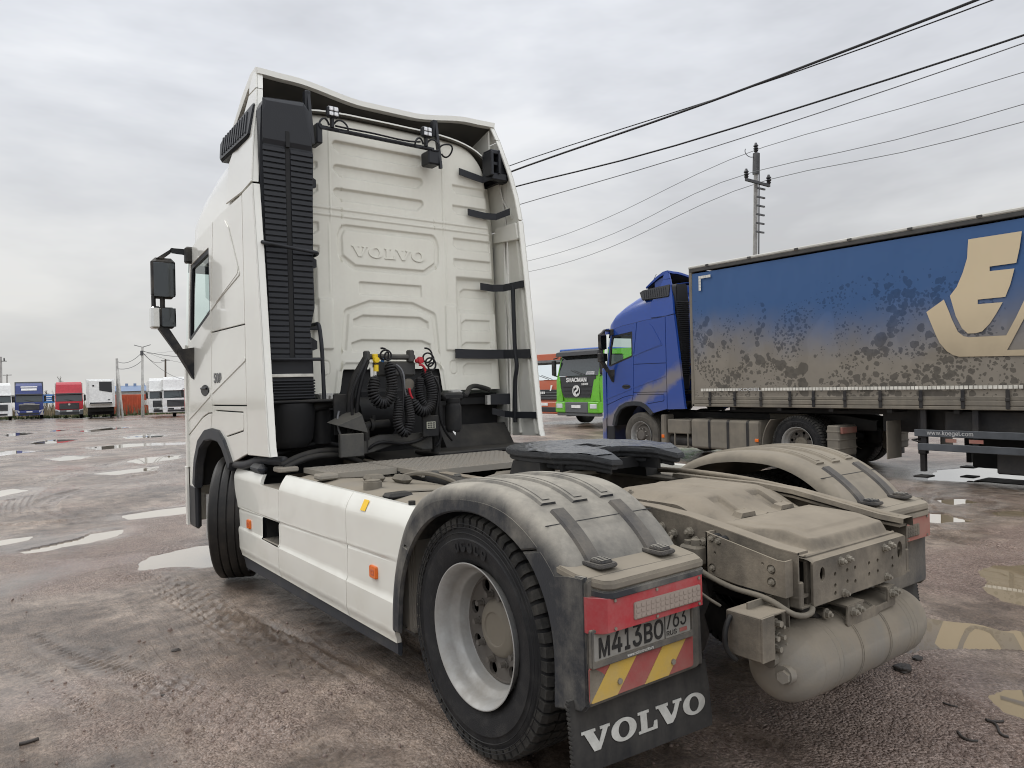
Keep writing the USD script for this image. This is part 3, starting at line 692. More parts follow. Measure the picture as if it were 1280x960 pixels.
def cab(root, paint, wallpaint, main=True):
    arch = Polygon(ARCH)
    side = Polygon(SIDE + [(4.58, .6), (4.2, .9), (3.42, 1.0), (3.1, 1.078), (3.004, 1.098)]).buffer(0).difference(arch)
    win = Polygon(WINDOW)
    cuts = [[(3.80, 3.10), (3.83, 2.95), (3.94, 2.27), (3.97, 1.61), (3.98, 1.40), (4.04, 1.22), (4.06, 1.1)], [(3.953, 2.08), (2.9, 2.076)], [(3.975, 1.455), (2.9, 1.462)],
            [(4.9, 1.14), (4.6, 1.24), (4.3, 1.345), (4.1, 1.385), (3.98, 1.39)], [(3.55, 1.205), (3.10, 1.268), (3.085, 1.29), (3.085, 1.395), (3.10, 1.41), (3.86, 1.412)]]
    for s in (-1, 1):
        holes = side.difference(win.buffer(.012))
        if s < 0:
            pieces = holes.difference(unary_union([LineString(c).buffer(.0048) for c in cuts]))
            for g in sorted(pieces.geoms, key=lambda q: -q.area):
                if g.area < 4e-3:
                    continue
                c = g.centroid
                name = 'door' if c.x > 3.95 and c.y > 1.4 else 'wing_panel' if c.x > 3.95 else 'side_panel'
                d = part(root, name, sided(prism(g, 'x', -1.245, -1.222, .004), s), paint)
                if name == 'door':
                    door = d
        else:
            door = part(root, 'door', sided(prism(holes, 'x', -1.245, -1.222, .004), s), paint)
        part(root, 'inner_panel', sided(prism(holes.buffer(-.006), 'x', -1.212, -1.196), s), 'seam_dark' if s < 0 else paint)
        frame = win.buffer(.014).difference(win.buffer(-.030, join_style='mitre'))
        part(door, 'window_frame', sided(prism(frame, 'x', -1.238, -1.205, .003), s), 'black_plastic')
        wv, wf = trimesh.creation.triangulate_polygon(win.buffer(-.024, join_style='mitre'), engine='earcut')
        part(door, 'window_pane', sided(trimesh.Trimesh(np.column_stack([np.full(len(wv), -1.224), wv]), wf[:, ::-1], process=False), s), 'window_glass')
        em = Polygon([(3.80, 2.30), (3.82, 2.86), (3.72, 2.945), (3.45, 2.95), (3.36, 2.88), (3.10, 2.48)]).buffer(-.04).buffer(.04, quad_segs=5)
        part(root, 'pressed_panel', sided(prism(em, 'x', -1.2535, -1.243, .006), s), paint)
        for L in ([(4.80, 1.325), (4.4, 1.44), (4.04, 1.545)], [(3.95, 1.572), (3.5, 1.69), (3.02, 1.815)], [(3.93, 2.285), (3.6, 2.37), (3.12, 2.475)]):
            part(root, 'crease', sided(prism(LineString(L).buffer(.022), 'x', -1.2505, -1.243, .006), s), paint)
        ao = LineString(ARCH[1:-1]).buffer(.058, single_sided=False, cap_style='flat').difference(LineString(ARCH[1:-1]).buffer(.010, cap_style='flat').union(Polygon(ARCH)).difference(Polygon(ARCH).buffer(-.01)))
        trim = LineString(ARCH[1:-1]).buffer(.050, cap_style='flat')
        part(root, 'wheel_arch_trim', sided(prism(trim, 'x', -1.268, -1.19, .012), s), 'arch_plastic')
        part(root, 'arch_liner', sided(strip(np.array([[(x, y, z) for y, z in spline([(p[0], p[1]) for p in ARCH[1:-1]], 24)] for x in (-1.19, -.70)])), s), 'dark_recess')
        part(door, 'door_handle', sided(cat([prism(affinity.scale(Point(4.19, 1.585).buffer(.5, quad_segs=8), .26, .10), 'x', -1.252, -1.243, .004), bx(-1.268, -1.252, 4.10, 4.28, 1.592, 1.612, .006)]), s), 'black_plastic')
        mshift = lambda q, side: (lambda w: sided(trimesh.Trimesh(np.array(w.vertices) + V3(-.065, -.33, -.035), w.faces, process=False), side))(as_tri(q))
        # door mirrors: main mirror above, wide-angle mirror below, on an arm
        t = part(root, 'mirror', mshift(cat([bx(-1.50, -1.295, 4.99, 5.10, 2.475, 2.85, .035), bx(-1.505, -1.30, 4.985, 5.09, 2.20, 2.395, .03)]), s), 'mirror_plastic')
        part(t, 'mirror_glass', mshift(bx(-1.487, -1.308, 4.983, 4.989, 2.49, 2.80, .002), s), 'mirror_glass')
        part(t, 'wide_mirror_glass', mshift(bx(-1.425, -1.308, 4.978, 4.984, 2.215, 2.385, .002), s), 'mirror_glass')
        part(t, 'mirror_cover', mshift(bx(-1.515, -1.432, 4.975, 5.095, 2.195, 2.40, .018), s), 'chrome' if main else 'mirror_plastic')
        for nm, ms in (('mirror_arm', [hull([(-1.46, 5.0, 2.84), (-1.46, 5.06, 2.84), (-1.40, 5.0, 2.84), (-1.32, 5.0, 2.945), (-1.32, 5.06, 2.945), (-1.33, 5.03, 2.90)]),
                       hull([(-1.33, 5.0, 2.945), (-1.33, 5.06, 2.945), (-1.33, 5.0, 2.895), (-1.15, 4.93, 2.93), (-1.15, 4.98, 2.93), (-1.15, 4.93, 2.87)]), bx(-1.235, -1.15, 4.88, 4.96, 2.80, 2.95, .015)]),
                       ('mirror_post', [tube([(-1.485, 5.03, 2.50), (-1.485, 5.03, 2.36)], .02, 8)]), ('mirror_post', [tube([(-1.41, 5.03, 2.50), (-1.41, 5.03, 2.36)], .022, 8)]),
                       ('mirror_arm', [hull([(-1.46, 5.0, 2.21), (-1.46, 5.07, 2.21), (-1.37, 5.0, 2.21), (-1.25, 4.95, 1.99), (-1.25, 5.0, 1.99), (-1.31, 4.97, 1.965), (-1.31, 5.02, 1.965)]),
                       hull([(-1.31, 4.95, 2.0), (-1.31, 5.0, 1.965), (-1.18, 4.87, 2.02), (-1.18, 4.98, 2.02), (-1.18, 4.90, 1.72), (-1.19, 4.97, 1.74)])])):
            part(t, nm, mshift(cat(ms), s), 'mirror_plastic')
    # front of the cab
    th = np.linspace(0, PI, 41)
    px = -1.243 * np.sign(np.cos(th)) * np.abs(np.cos(th)) ** .42
    py = 4.82 + .235 * np.abs(np.sin(th)) ** .5
    def front(z0, z1, off, n=6, xl=1.3):
        Z = np.linspace(z0, z1, n)
        k = np.abs(px) <= xl
        lean = np.where(Z < 2.0, 0, -.125 * (Z - 2.0) - .06 * np.clip(Z - 2.4, 0, 9) ** 1.5)
        G = np.stack([np.stack([px[k] * (1 + off * .3) , py[k] + off + l, np.full(k.sum(), z)], -1) for z, l in zip(Z, lean)])
        return sheet(G, .02, -1) if off != -.006 else strip(G)
    part(root, 'front_panel', front(.86, 2.02, 0.0), paint)
    part(root, 'windscreen', front(2.02, 2.80, -.006, 8), 'window_glass')
    part(root, 'windscreen_header', front(2.80, 2.93, 0.0), paint)
    part(root, 'sun_visor', front(2.74, 2.92, .10, 5, 1.15), 'black_plastic')
    part(root, 'grille', front(.98, 1.86, .012, 5, .80), 'grille_dark')
    part(root, 'front_bumper', front(.31, .86, .02), paint)
    for s in (-1, 1):
        part(root, 'headlamp', sided(hull([(-1.20, 4.99, .95), (-1.22, 4.90, .72), (-.88, 5.09, .86), (-.90, 5.09, .70), (-1.20, 5.02, .80), (-1.24, 4.9, 1.0)]), s), 'head_lamp')
        part(root, 'bumper_corner', sided(cat([bx(-1.252, -1.20, 4.60, 4.84, .30, .70, .02)]), s), 'black_plastic')
    # roof, spoiler
    R = roof_rows()
    part(root, 'roof', sheet(R, .012, -1), paint, smooth=60)
    part(root, 'roof_lining', strip(roof_rows(inset=.03)[:, 6:-6]), 'underside_dark', smooth=60)
    xs = np.concatenate([np.linspace(-1.115, -.3, 16), np.linspace(-.25, .25, 7), np.linspace(.3, 1.115, 16)])
    ax = np.abs(xs)
    zr = 3.970 + .072 * sstep(.22, .85, ax) + .006 * sstep(.9, 1.115, ax)
    Yk = np.array([2.99, 3.02, 3.15, 3.35, 3.65])
    top = np.stack([np.stack([xs, np.full_like(xs, y), zr + dz], -1) for y, dz in zip(Yk, (-.004, .006, -.008, -.095, -.28))])
    bot = np.stack([np.stack([xs * .992, np.full_like(xs, y), zr + dz], -1) for y, dz in zip(Yk, (-.048, -.053, -.068, -.150, -.31))])
    part(root, 'roof_spoiler', strip(np.concatenate([top, bot[::-1]]).transpose(1, 0, 2), closed=True, cap=True), paint, smooth=40)
    part(root, 'spoiler_lining', strip(np.stack([np.stack([xs * .97, np.full_like(xs, y), zr + dz], -1) for y, dz in ((3.035, -.058), (3.3, -.135), (3.65, -.34))])), 'underside_dark', smooth=60)
    for s in (-1, 1):
        vg = Polygon([(3.79, 3.66), (3.70, 3.70), (2.93, 3.755), (2.90, 3.73), (2.90, 3.49), (2.93, 3.47), (3.66, 3.47), (3.70, 3.50)])
        g = prism(vg, 'x', -1.222, -1.08, .02)
        v = np.array(g.vertices); v[:, 0] += .20 * (v[:, 2] - 3.47); g = trimesh.Trimesh(v, g.faces, process=False)
        gi = part(root, 'air_inlet', sided(g, s), 'black_plastic')
        for k in range(11):
            y = 2.98 + k * .062
            m = prism([(y, 3.52), (y + .022, 3.52), (y + .072, 3.70 - .002 * k), (y + .05, 3.70 - .002 * k)], 'x', -1.231, -1.221)
            v = np.array(m.vertices); v[:, 0] += .20 * (v[:, 2] - 3.47)
            part(gi, 'inlet_slat', sided(trimesh.Trimesh(v, m.faces, process=False), s), 'black_plastic')
        # side deflectors: lower one, upper one and corner
        def edge(poly, x0=-1.247, th=.016, lean=True):
            m = prism(poly, 'x', x0, x0 + th, .004)
            v = np.array(m.vertices)
            v[:, 0] += .055 * np.clip((v[:, 2] - 3.05) / .5, 0, 1) ** 1.5 + .075 * np.clip((v[:, 2] - 3.5) / .5, 0, 2)
            return sided(trimesh.Trimesh(v, m.faces, process=False), s)
        low = [(2.992, 1.09), (2.505, 1.105), (2.53, 1.17), (2.60, 1.8), (2.68, 2.5), (2.757, 3.085), (2.992, 3.06)]
        up = [(3.42, 3.07), (2.992, 3.072), (2.762, 3.10), (2.79, 3.3), (2.83, 3.5), (2.885, 3.70), (2.94, 3.86), (3.12, 3.86), (3.30, 3.55), (3.42, 3.40)]
        cor = [(3.12, 3.867), (2.943, 3.867), (3.01, 4.02), (3.08, 4.03), (3.14, 3.93)]
        part(root, 'spoiler_end', sided(hull([(x, y, z) for x in (-1.075, -1.06) for y, z in ((3.03, 3.97), (3.03, 3.70), (3.42, 3.60), (3.42, 3.86))]), s), paint)
        dl = part(root, 'side_deflector', edge(low), paint, label='tall lower side deflector behind the cab')
        du = part(root, 'side_deflector', edge(up), paint, label='upper side deflector behind the cab')
        dc = part(root, 'deflector_corner', edge(cor), paint)
        for o, pts, tx in ((dl, low[1:6], .058), (du, up[2:7], .05), (dc, cor[1:3], .05)):
            L = LineString(pts).buffer(.017, cap_style='flat')
            part(o, 'edge_flange', edge(L.intersection(Polygon(pts + [(3.3, pts[-1][1]), (3.04 if pts[0][1] > 3.8 else 3.3, pts[0][1])])), -1.244, tx), paint)
        for zz0, zz1, yy in ((1.12, 3.0, .10), (1.12, 3.0, .34)):
            pts = [(2.50 + yy + .118 * (zz0 - 1.1), zz0), (2.50 + yy + .118 * (zz1 - 1.1), zz1)]
            part(dl, 'stiffener', edge(LineString(pts).buffer(.014, cap_style='flat'), -1.232, .030), paint)
        for pts in ([(2.90, 3.14), (3.16, 3.62)], [(3.20, 3.14), (2.92, 3.60)]):
            part(du, 'stiffener', edge(LineString(pts).buffer(.006), -1.232, .018), paint)
        part(dl, 'joint_bracket', edge(Polygon([(2.78, 2.93), (2.80, 3.06), (3.10, 3.06), (3.14, 2.95)]).buffer(.015), -1.232, .06), paint)
    # rear wall
    wl = part(root, 'rear_wall', rear_wall() if main else rear_wall(170, 160), wallpaint, smooth=40)
    part(root, 'cab_floor', bx(-1.19, 1.19, 3.06, 4.85, 1.40, 1.46), 'dark_recess')
    part(root, 'wall_lining', bx(-1.18, 1.18, 3.16, 3.18, 1.75, 2.9), 'interior_grey')
    part(root, 'roof_inside', bx(-1.0, 1.0, 3.15, 4.5, 2.98, 3.0), 'interior_grey')
    for s in (-1, 1):
        st = part(root, 'seat', sided(cat([bx(-.85, -.35, 3.75, 4.2, 1.7, 1.86, .05), bx(-.83, -.37, 3.68, 3.82, 1.85, 2.45, .05), bx(-.74, -.46, 3.70, 3.80, 2.45, 2.66, .04)]), s), 'seam_dark')
    part(root, 'dashboard', cat([bx(-1.1, 1.1, 4.55, 4.8, 1.7, 2.0, .05)]), 'seam_dark')
    a = np.linspace(0, 2 * PI, 25)
    part(root, 'steering_wheel', tube(np.stack([-.6 + .22 * np.cos(a), 4.42 + .08 * np.sin(a), 2.08 + .2 * np.sin(a)], -1), .018, 6), 'seam_dark')
    if main:
        for g in slab_word():
            g = affinity.translate(affinity.scale(g, .70, .092, origin=(0, 0)), -.362, 2.668)
            part(wl, 'wordmark_letter', prism(g, 'y', 3.0145, 3.03, .003), wallpaint)
    return wl
# ------------------------------------------------------------------ rear mudguards, lamps, plates
CROWN = [(.735, .36), (.725, .50), (.69, .66), (.635, .80), (.56, .925), (.45, 1.03), (.30, 1.105), (.12, 1.145), (-.06, 1.158), (-.24, 1.148), (-.40, 1.10), (-.52, 1.03), (-.61, .955), (-.655, .90)]
INNER = [(.62, .36), (.605, .52), (.575, .64), (.48, .805), (.331, .940), (.124, 1.020), (-.111, 1.036), (-.296, .988), (-.421, .917), (-.517, .797), (-.565, .66), (-.572, .49), (-.569, .40)]

def along(Q, n=60):
    Q = spline(np.array([(0, a, b) for a, b in Q]), n)[:, 1:]
    T = np.gradient(Q, axis=0); T /= np.linalg.norm(T, axis=1, keepdims=True)
    return Q, np.stack([T[:, 1], -T[:, 0]], 1) * (1 if True else -1)

def crown_patch(x0, x1, y0, y1, lift, th):
    'a raised strip that follows the crown of the mudguard between y0 (front) and y1 (rear)'
    Q, N = along(CROWN, 400)
    yy = np.linspace(y0, y1, max(2, int(abs(y1 - y0) / .03)))
    k = Q[:, 1] > .8
    Q, N = Q[k], N[k]
    o = np.argsort(Q[:, 0])
    Q, N = [np.stack([np.interp(yy, Q[o, 0], A[o, j]) for j in (0, 1)], 1) for A in (Q, N)]
    if N[:, 1].mean() < 0:
        N = -N
    c = .007
    ring = np.stack([np.stack([np.full(len(Q), x), Q[:, 0] + N[:, 0] * o, Q[:, 1] + N[:, 1] * o], -1)
                     for x, o in ((x0, 0), (x0 + c, lift), (x1 - c, lift), (x1, 0), (x1 - c, -th), (x0 + c, -th))], 1)
    return strip(ring, closed=True, cap=True)

def mudguard(root, s, m='fender_plastic', main=True, lampm=('lamp_red', 'lamp_clear')):
    Q, N = along(CROWN, 64)
    N = np.where(N[:, 1:].mean() < 0, -N, N)
    sec = [(-1.248, -.075), (-1.247, -.055), (-1.240, -.030), (-1.222, -.010), (-1.195, -.001), (-1.15, 0.0), (-.70, 0.0), (-.66, -.006), (-.635, -.03), (-.630, -.06), (-.642, -.055), (-.66, -.028), (-.70, -.012), (-1.18, -.012), (-1.215, -.03), (-1.228, -.06)]
    G = np.stack([np.stack([np.full(len(Q), x), Q[:, 0] + N[:, 0] * o, Q[:, 1] + N[:, 1] * o], -1) for x, o in sec], 1)
    g = part(root, 'mudguard', sided(strip(G, closed=True, cap=True), s), m, smooth=55)
    # side face: a lip in front and over the wheel, a wide panel behind it
    qi, _ = along(INNER, 50)
    qo = Q + (-N) * .06
    side = Polygon([tuple(a) for a in qo[:-1]] + [(-.66, .90), (-.745, .905), (-.748, .46), (-.725, .435)] + [tuple(a) for a in qi[::-1]]).buffer(0)
    band = side
    if band.geom_type != 'Polygon':
        band = max(band.geoms, key=lambda q: q.area)
    seam = [LineString([(-.36, .93), (-.62, .985)]).buffer(.003), LineString([(.52, .80), (.70, .84)]).buffer(.003)]
    for gg in sorted(band.difference(unary_union(seam)).geoms if band.difference(unary_union(seam)).geom_type != 'Polygon' else [band], key=lambda q: -q.area):
        if gg.area > 3e-3:
            part(root, 'mudguard_side', sided(prism(gg, 'x', -1.2495, -1.225, .007), s), m, smooth=30)
    if main:
        for x0, x1, ye in ((-1.155, -1.075, -.40), (-1.00, -.915, -.41), (-.845, -.765, -.405)):
            part(g, 'raised_rib', sided(crown_patch(x0, x1, .34, ye, .011, .004), s), m, smooth=20)
            part(g, 'raised_rib', sided(crown_patch(x0 + .016, x1 - .016, .30, ye + .018, .0145, .008), s), m, smooth=20)
        part(g, 'cross_seam', sided(crown_patch(-1.215, -.645, -.500, -.503, .001, .002), s), 'seam_dark', smooth=20)
        for xa in (-1.105, -.795):
            st = part(root, 'mudguard_strap', sided(crown_patch(xa - .036, xa + .036, -.44, -.66, .012, .004), s), 'strap_rubber', smooth=20)
            part(st, 'strap_end', sided(cat([prism(rrect(xa - .052, xa + .042, -.735, -.60, .02), 'z', .912, .928, .005), prism(rrect(xa - .036, xa + .026, -.72, -.655, .01), 'z', .926, .937, .004)]), s), 'strap_rubber')
            for k in range(4):
                part(st, 'strap_groove', sided(bx(xa - .030, xa + .020, -.715 + k * .016, -.709 + k * .016, .935, .940), s), 'fender_plastic')
    # shelf over the rear lamp
    sh = [(-.655, -.60), (-.655, -.745), (-.68, -.800), (-1.165, -.806), (-1.20, -.790), (-1.247, -.700), (-1.247, -.60), (-1.20, -.545), (-.70, -.545)]
    P = Polygon(sh).buffer(-.02).buffer(.02, quad_segs=4)
    def tilt(mm):
        v = np.array(mm.vertices); v[:, 2] += (v[:, 1] + .60) * .16; return trimesh.Trimesh(v, mm.faces, process=False)
    part(root, 'lamp_shelf', sided(tilt(prism(P, 'z', .888, .922, .009)), s), 'fender_plastic_dusty' if main else m, smooth=30)
    part(root, 'lamp_shelf_lip', sided(tilt(prism(P.difference(P.buffer(-.018)), 'z', .860, .887, .004)), s), m)
    part(root, 'rear_panel', sided(cat([prism(rrect(-1.245, -.655, .455, .90, .02), 'y', -.715, -.752, .008), prism([(-.665, .88), (-.655, .46), (-.625, .455), (-.64, .85)], 'y', -.70, -.74, .004)]), s), 'guard_plastic', smooth=30)
    a, b = lampm
    l = part(root, 'rear_lamp', sided(cat([hull([(x, y, z) for x in (-1.19, -.692) for y in (-.800, -.70) for z in (.715, .832)] + [(x, y, z) for x in (-1.200, -.688) for y in (-.788, -.70) for z in (.711, .836)]
                + [(-1.246, -.755, .716), (-1.246, -.755, .838), (-1.246, -.68, .722), (-1.246, -.68, .842), (-1.24, -.68, .712)])]), s), a, smooth=20)
    part(l, 'reversing_lens', sided(prism(rrect(-1.065, -.705, .735, .797, .008), 'y', -.797, -.805, .003), s), b)
    if main:
        for k in range(14):
            for j in range(3):
                part(l, 'lens_facet', sided(prism(rrect(-1.056 + k * .0250, -1.036 + k * .0250, .739 + j * .0186, .755 + j * .0186, .005), 'y', -.8045, -.8065, .0015), s), b)
        for x in (-1.155, -.945, -.712):
            for z in (.725, .822):
                part(l, 'lamp_screw', sided(cyl((x, -.798, z), (x, -.804, z), .006, 8), s), 'bolt_dust')
    return g

def mudflap(root, s, m='mudflap_rubber', word=True):
    def warp(mm):
        v = np.array(mm.vertices)
        v[:, 1] += .0 + .045 * (-.62 - v[:, 0]) / .66 - .02 * np.sin((.46 - v[:, 2]) * 7) 
        v[:, 0] += .02 * (v[:, 2] - .46) * -1 * (v[:, 0] > -.8) * 2.2
        return sided(trimesh.Trimesh(v, mm.faces, process=False), s)
    nx, nz = 24, 16
    X, Z = np.meshgrid(np.linspace(-1.275, -.595, nx), np.linspace(.465, .205, nz))
    G = np.stack([X, np.full_like(X, -.725), Z], -1)
    f = part(root, 'mudflap', warp(sheet(G, .012)), m, smooth=40)
    part(f, 'flap_fringe', warp(cat([bx(-1.279, -1.270, -.727, -.712, .21 + k * .016, .218 + k * .016) for k in range(16)])), m)
    if word and s < 0:
        for q in slab_word():
            q = affinity.translate(affinity.scale(q, .605, .078, origin=(0, 0)), -1.235, .275)
            part(f, 'wordmark_letter', warp(prism(q.segmentize(.02), 'y', -.7265, -.7285)), 'flap_letter')
    return f

# ------------------------------------------------------------------ the white tractor
def rail_poly():
    top = [(4.4, 1.0), (-.30, 1.0), (-.52, .985), (-.75, .95), (-.95, .918), (-1.04, .912)]
    bot = [(-1.04, .735), (-.75, .735), (-.3, .735), (4.4, .735)]
    return Polygon(top + bot)

def chassis(root, main=True):
    rp = rail_poly()
    pm = 'frame_dust' if main else 'trailer_frame'
    for s in (-1, 1):
        web = prism(rp, 'x', -.43, -.421)
        top = [(4.4, 1.0), (-.30, 1.0), (-.52, .985), (-.75, .95), (-.95, .918), (-1.04, .912)]
        fl = []
        for z in (0.0, None):
            L = np.array(top) if z == 0.0 else np.array([(4.4, .745), (-1.04, .745)])
            pr = [(-.4305, -.006), (-.4305, -.0025), (-.426, .001), (-.36, .001), (-.36, -.009), (-.421, -.009)]
            fl.append(strip(np.stack([np.stack([np.full(len(L), a), L[:, 0], L[:, 1] + b], -1) for a, b in pr], 1), closed=True, cap=True))
        f = part(root, 'frame_rail', sided(cat([web] + fl), s), pm, smooth=30)
        if main:
            rnd = np.random.default_rng(3)
            for y, z in [(-.30, .955), (-.37, .92), (-.30, .90), (-.44, .90), (-.53, .92), (-.56, .885), (-.60, .885), (-.40, .86), (-.33, .845), (-.50, .83), (-.12, .92), (-.05, .86), (.06, .92)]:
                part(f, 'bolt', sided(bolt((-.431, y, z), (-1, 0, 0), .015, .024), s), 'bolt_dust')
            for k in range(12):
                part(f, 'frame_hole', sided(cyl((-.4312, .95 + k * .07, .93), (-.4322, .95 + k * .07, .93), .010, 10), s), 'seam_dark')
    for y in (3.4, 2.6, 1.3, -.2):
        part(root, 'cross_member', bx(-.42, .42, y - .04, y + .04, .75, .95, .01), 'frame_dark')
    # axles, driveline, springs
    part(root, 'rear_axle', cat([cyl((-1.0, 0, TR), (1.0, 0, TR), .085, 16), lathe([(-.26, .10), (-.20, .2), (-.05, .26), (.1, .26), (.2, .2), (.26, .1)], 'x', 24, (0, .05, TR))]), 'frame_dark', smooth=40)
    part(root, 'front_axle', cat([bx(-.85, .85, 3.74, 3.86, .38, .50, .02), bx(-1.0, -.80, 3.72, 3.88, .40, .62, .03), bx(.80, 1.0, 3.72, 3.88, .40, .62, .03)]), 'frame_dark')
    part(root, 'propeller_shaft', cyl((0, .3, .56), (0, 2.9, .82), .06, 14), 'frame_dark')
    for s in (-1, 1):
        for y in (-.50, .48):
            part(root, 'air_spring', sided(lathe([(.44, .02), (.44, .13), (.50, .15), (.58, .13), (.64, .155), (.72, .14), (.74, .10), (.75, .02)], 'z', 24, (-.52, y, 0)), s), 'frame_dark', smooth=40)
        part(root, 'spring_beam', sided(bx(-.58, -.46, -.62, .60, .36, .44, .015), s), 'frame_dark')
        part(root, 'shock_absorber', sided(cat([cyl((-.50, .22, .36), (-.47, .28, .62), .03, 12), cyl((-.47, .28, .62), (-.45, .31, .88), .042, 12)]), s), 'frame_dark')

def fifth_wheel(root):
    t = sub(root, 'fifth_wheel', (0, .60, 1.203))
    import shapely.affinity as af
    body = Point(0, 0).buffer(.475, quad_segs=20).intersection(sbox(-.47, -.20, .47, .60)).union(Polygon([(-.44, -.1), (-.455, -.22), (-.28, -.505), (-.215, -.515), (-.036, -.10), (.036, -.10), (.215, -.515), (.28, -.505), (.455, -.22), (.44, -.1)]))
    body = body.difference(Polygon([(-.036, -.02), (-.036, -.11), (.036, -.11), (.036, -.02)]).union(Point(0, 0).buffer(.055)))
    nx = 90
    g = np.linspace(-.60, .60, nx)
    m = cat([prism(body.segmentize(.03), 'z', -.032, 0, .008), prism(body.buffer(-.022).segmentize(.05), 'z', -.060, -.034, .006), prism(body.buffer(-.050).segmentize(.05), 'z', -.090, -.062, .008)])
    m = as_tri(manifold3d.Manifold(manifold3d.Mesh(np.array(m.vertices, np.float32), np.array(m.faces, np.uint32))).refine_to_length(.03)) if False else m
    v = np.array(m.vertices)
    def tiltz(v):
        v = v.copy()
        k = np.clip((-.34 - v[:, 1]) / .22, 0, 1)
        v[:, 2] -= .045 * k ** 1.3
        return v
    pl = part(t, 'top_plate', trimesh.Trimesh(tiltz(v), m.faces, process=False), 'grease_matt', smooth=30)
    # a film of lumpy grease on the plate
    X, Y = np.meshgrid(np.linspace(-.47, .47, 120), np.linspace(-.42, .48, 115))
    inside = shapely.contains_xy(body.buffer(-.012), X.ravel(), Y.ravel()).reshape(X.shape)
    nz = meshkit.fbm(np.stack([X * 16, Y * 16, 0 * X], -1), 4, 3)
    Z = .0015 + .016 * np.clip(nz - .42, 0, 1)
    G = np.stack([X, Y, Z], -1).reshape(-1, 3)
    G = tiltz(G)
    C = X.shape[1]
    ii, jj = np.nonzero(inside[:-1, :-1] & inside[1:, :-1] & inside[:-1, 1:] & inside[1:, 1:])
    a = ii * C + jj
    part(pl, 'grease_film', trimesh.Trimesh(G, np.vstack([np.stack([a, a + 1, a + C + 1], 1), np.stack([a, a + C + 1, a + C], 1)])), 'grease', smooth=True)
    for s in (-1, 1):
        part(t, 'bearing_bracket', sided(hull([(-.45, -.12, -.06), (-.45, .12, -.06), (-.36, -.12, -.06), (-.36, .12, -.06), (-.47, -.16, -.20), (-.47, .16, -.20), (-.34, -.16, -.20), (-.34, .16, -.20)]), s), 'frame_dark')
        part(t, 'mounting_angle', sided(cat([bx(-.50, -.34, -.45, .45, -.215, -.198, .003), bx(-.46, -.44, -.45, .45, -.30, -.2)]), s), 'frame_mud')
    part(t, 'release_handle', cat([tube(bend([(-.12, -.2, -.10), (-.30, -.25, -.105), (-.52, -.36, -.10), (-.56, -.42, -.10)], .04), .012, 8), bx(-.40, -.16, -.30, -.24, -.125, -.10, .006)]), 'catwalk_alu')
    part(t, 'plate_rib', cat([bx(-.40, .40, .05, .07, -.12, -.06), bx(-.40, .40, -.25, -.23, -.12, -.06), bx(-.20, -.18, -.4, .35, -.12, -.06), bx(.18, .20, -.4, .35, -.12, -.06)]), 'frame_dark')

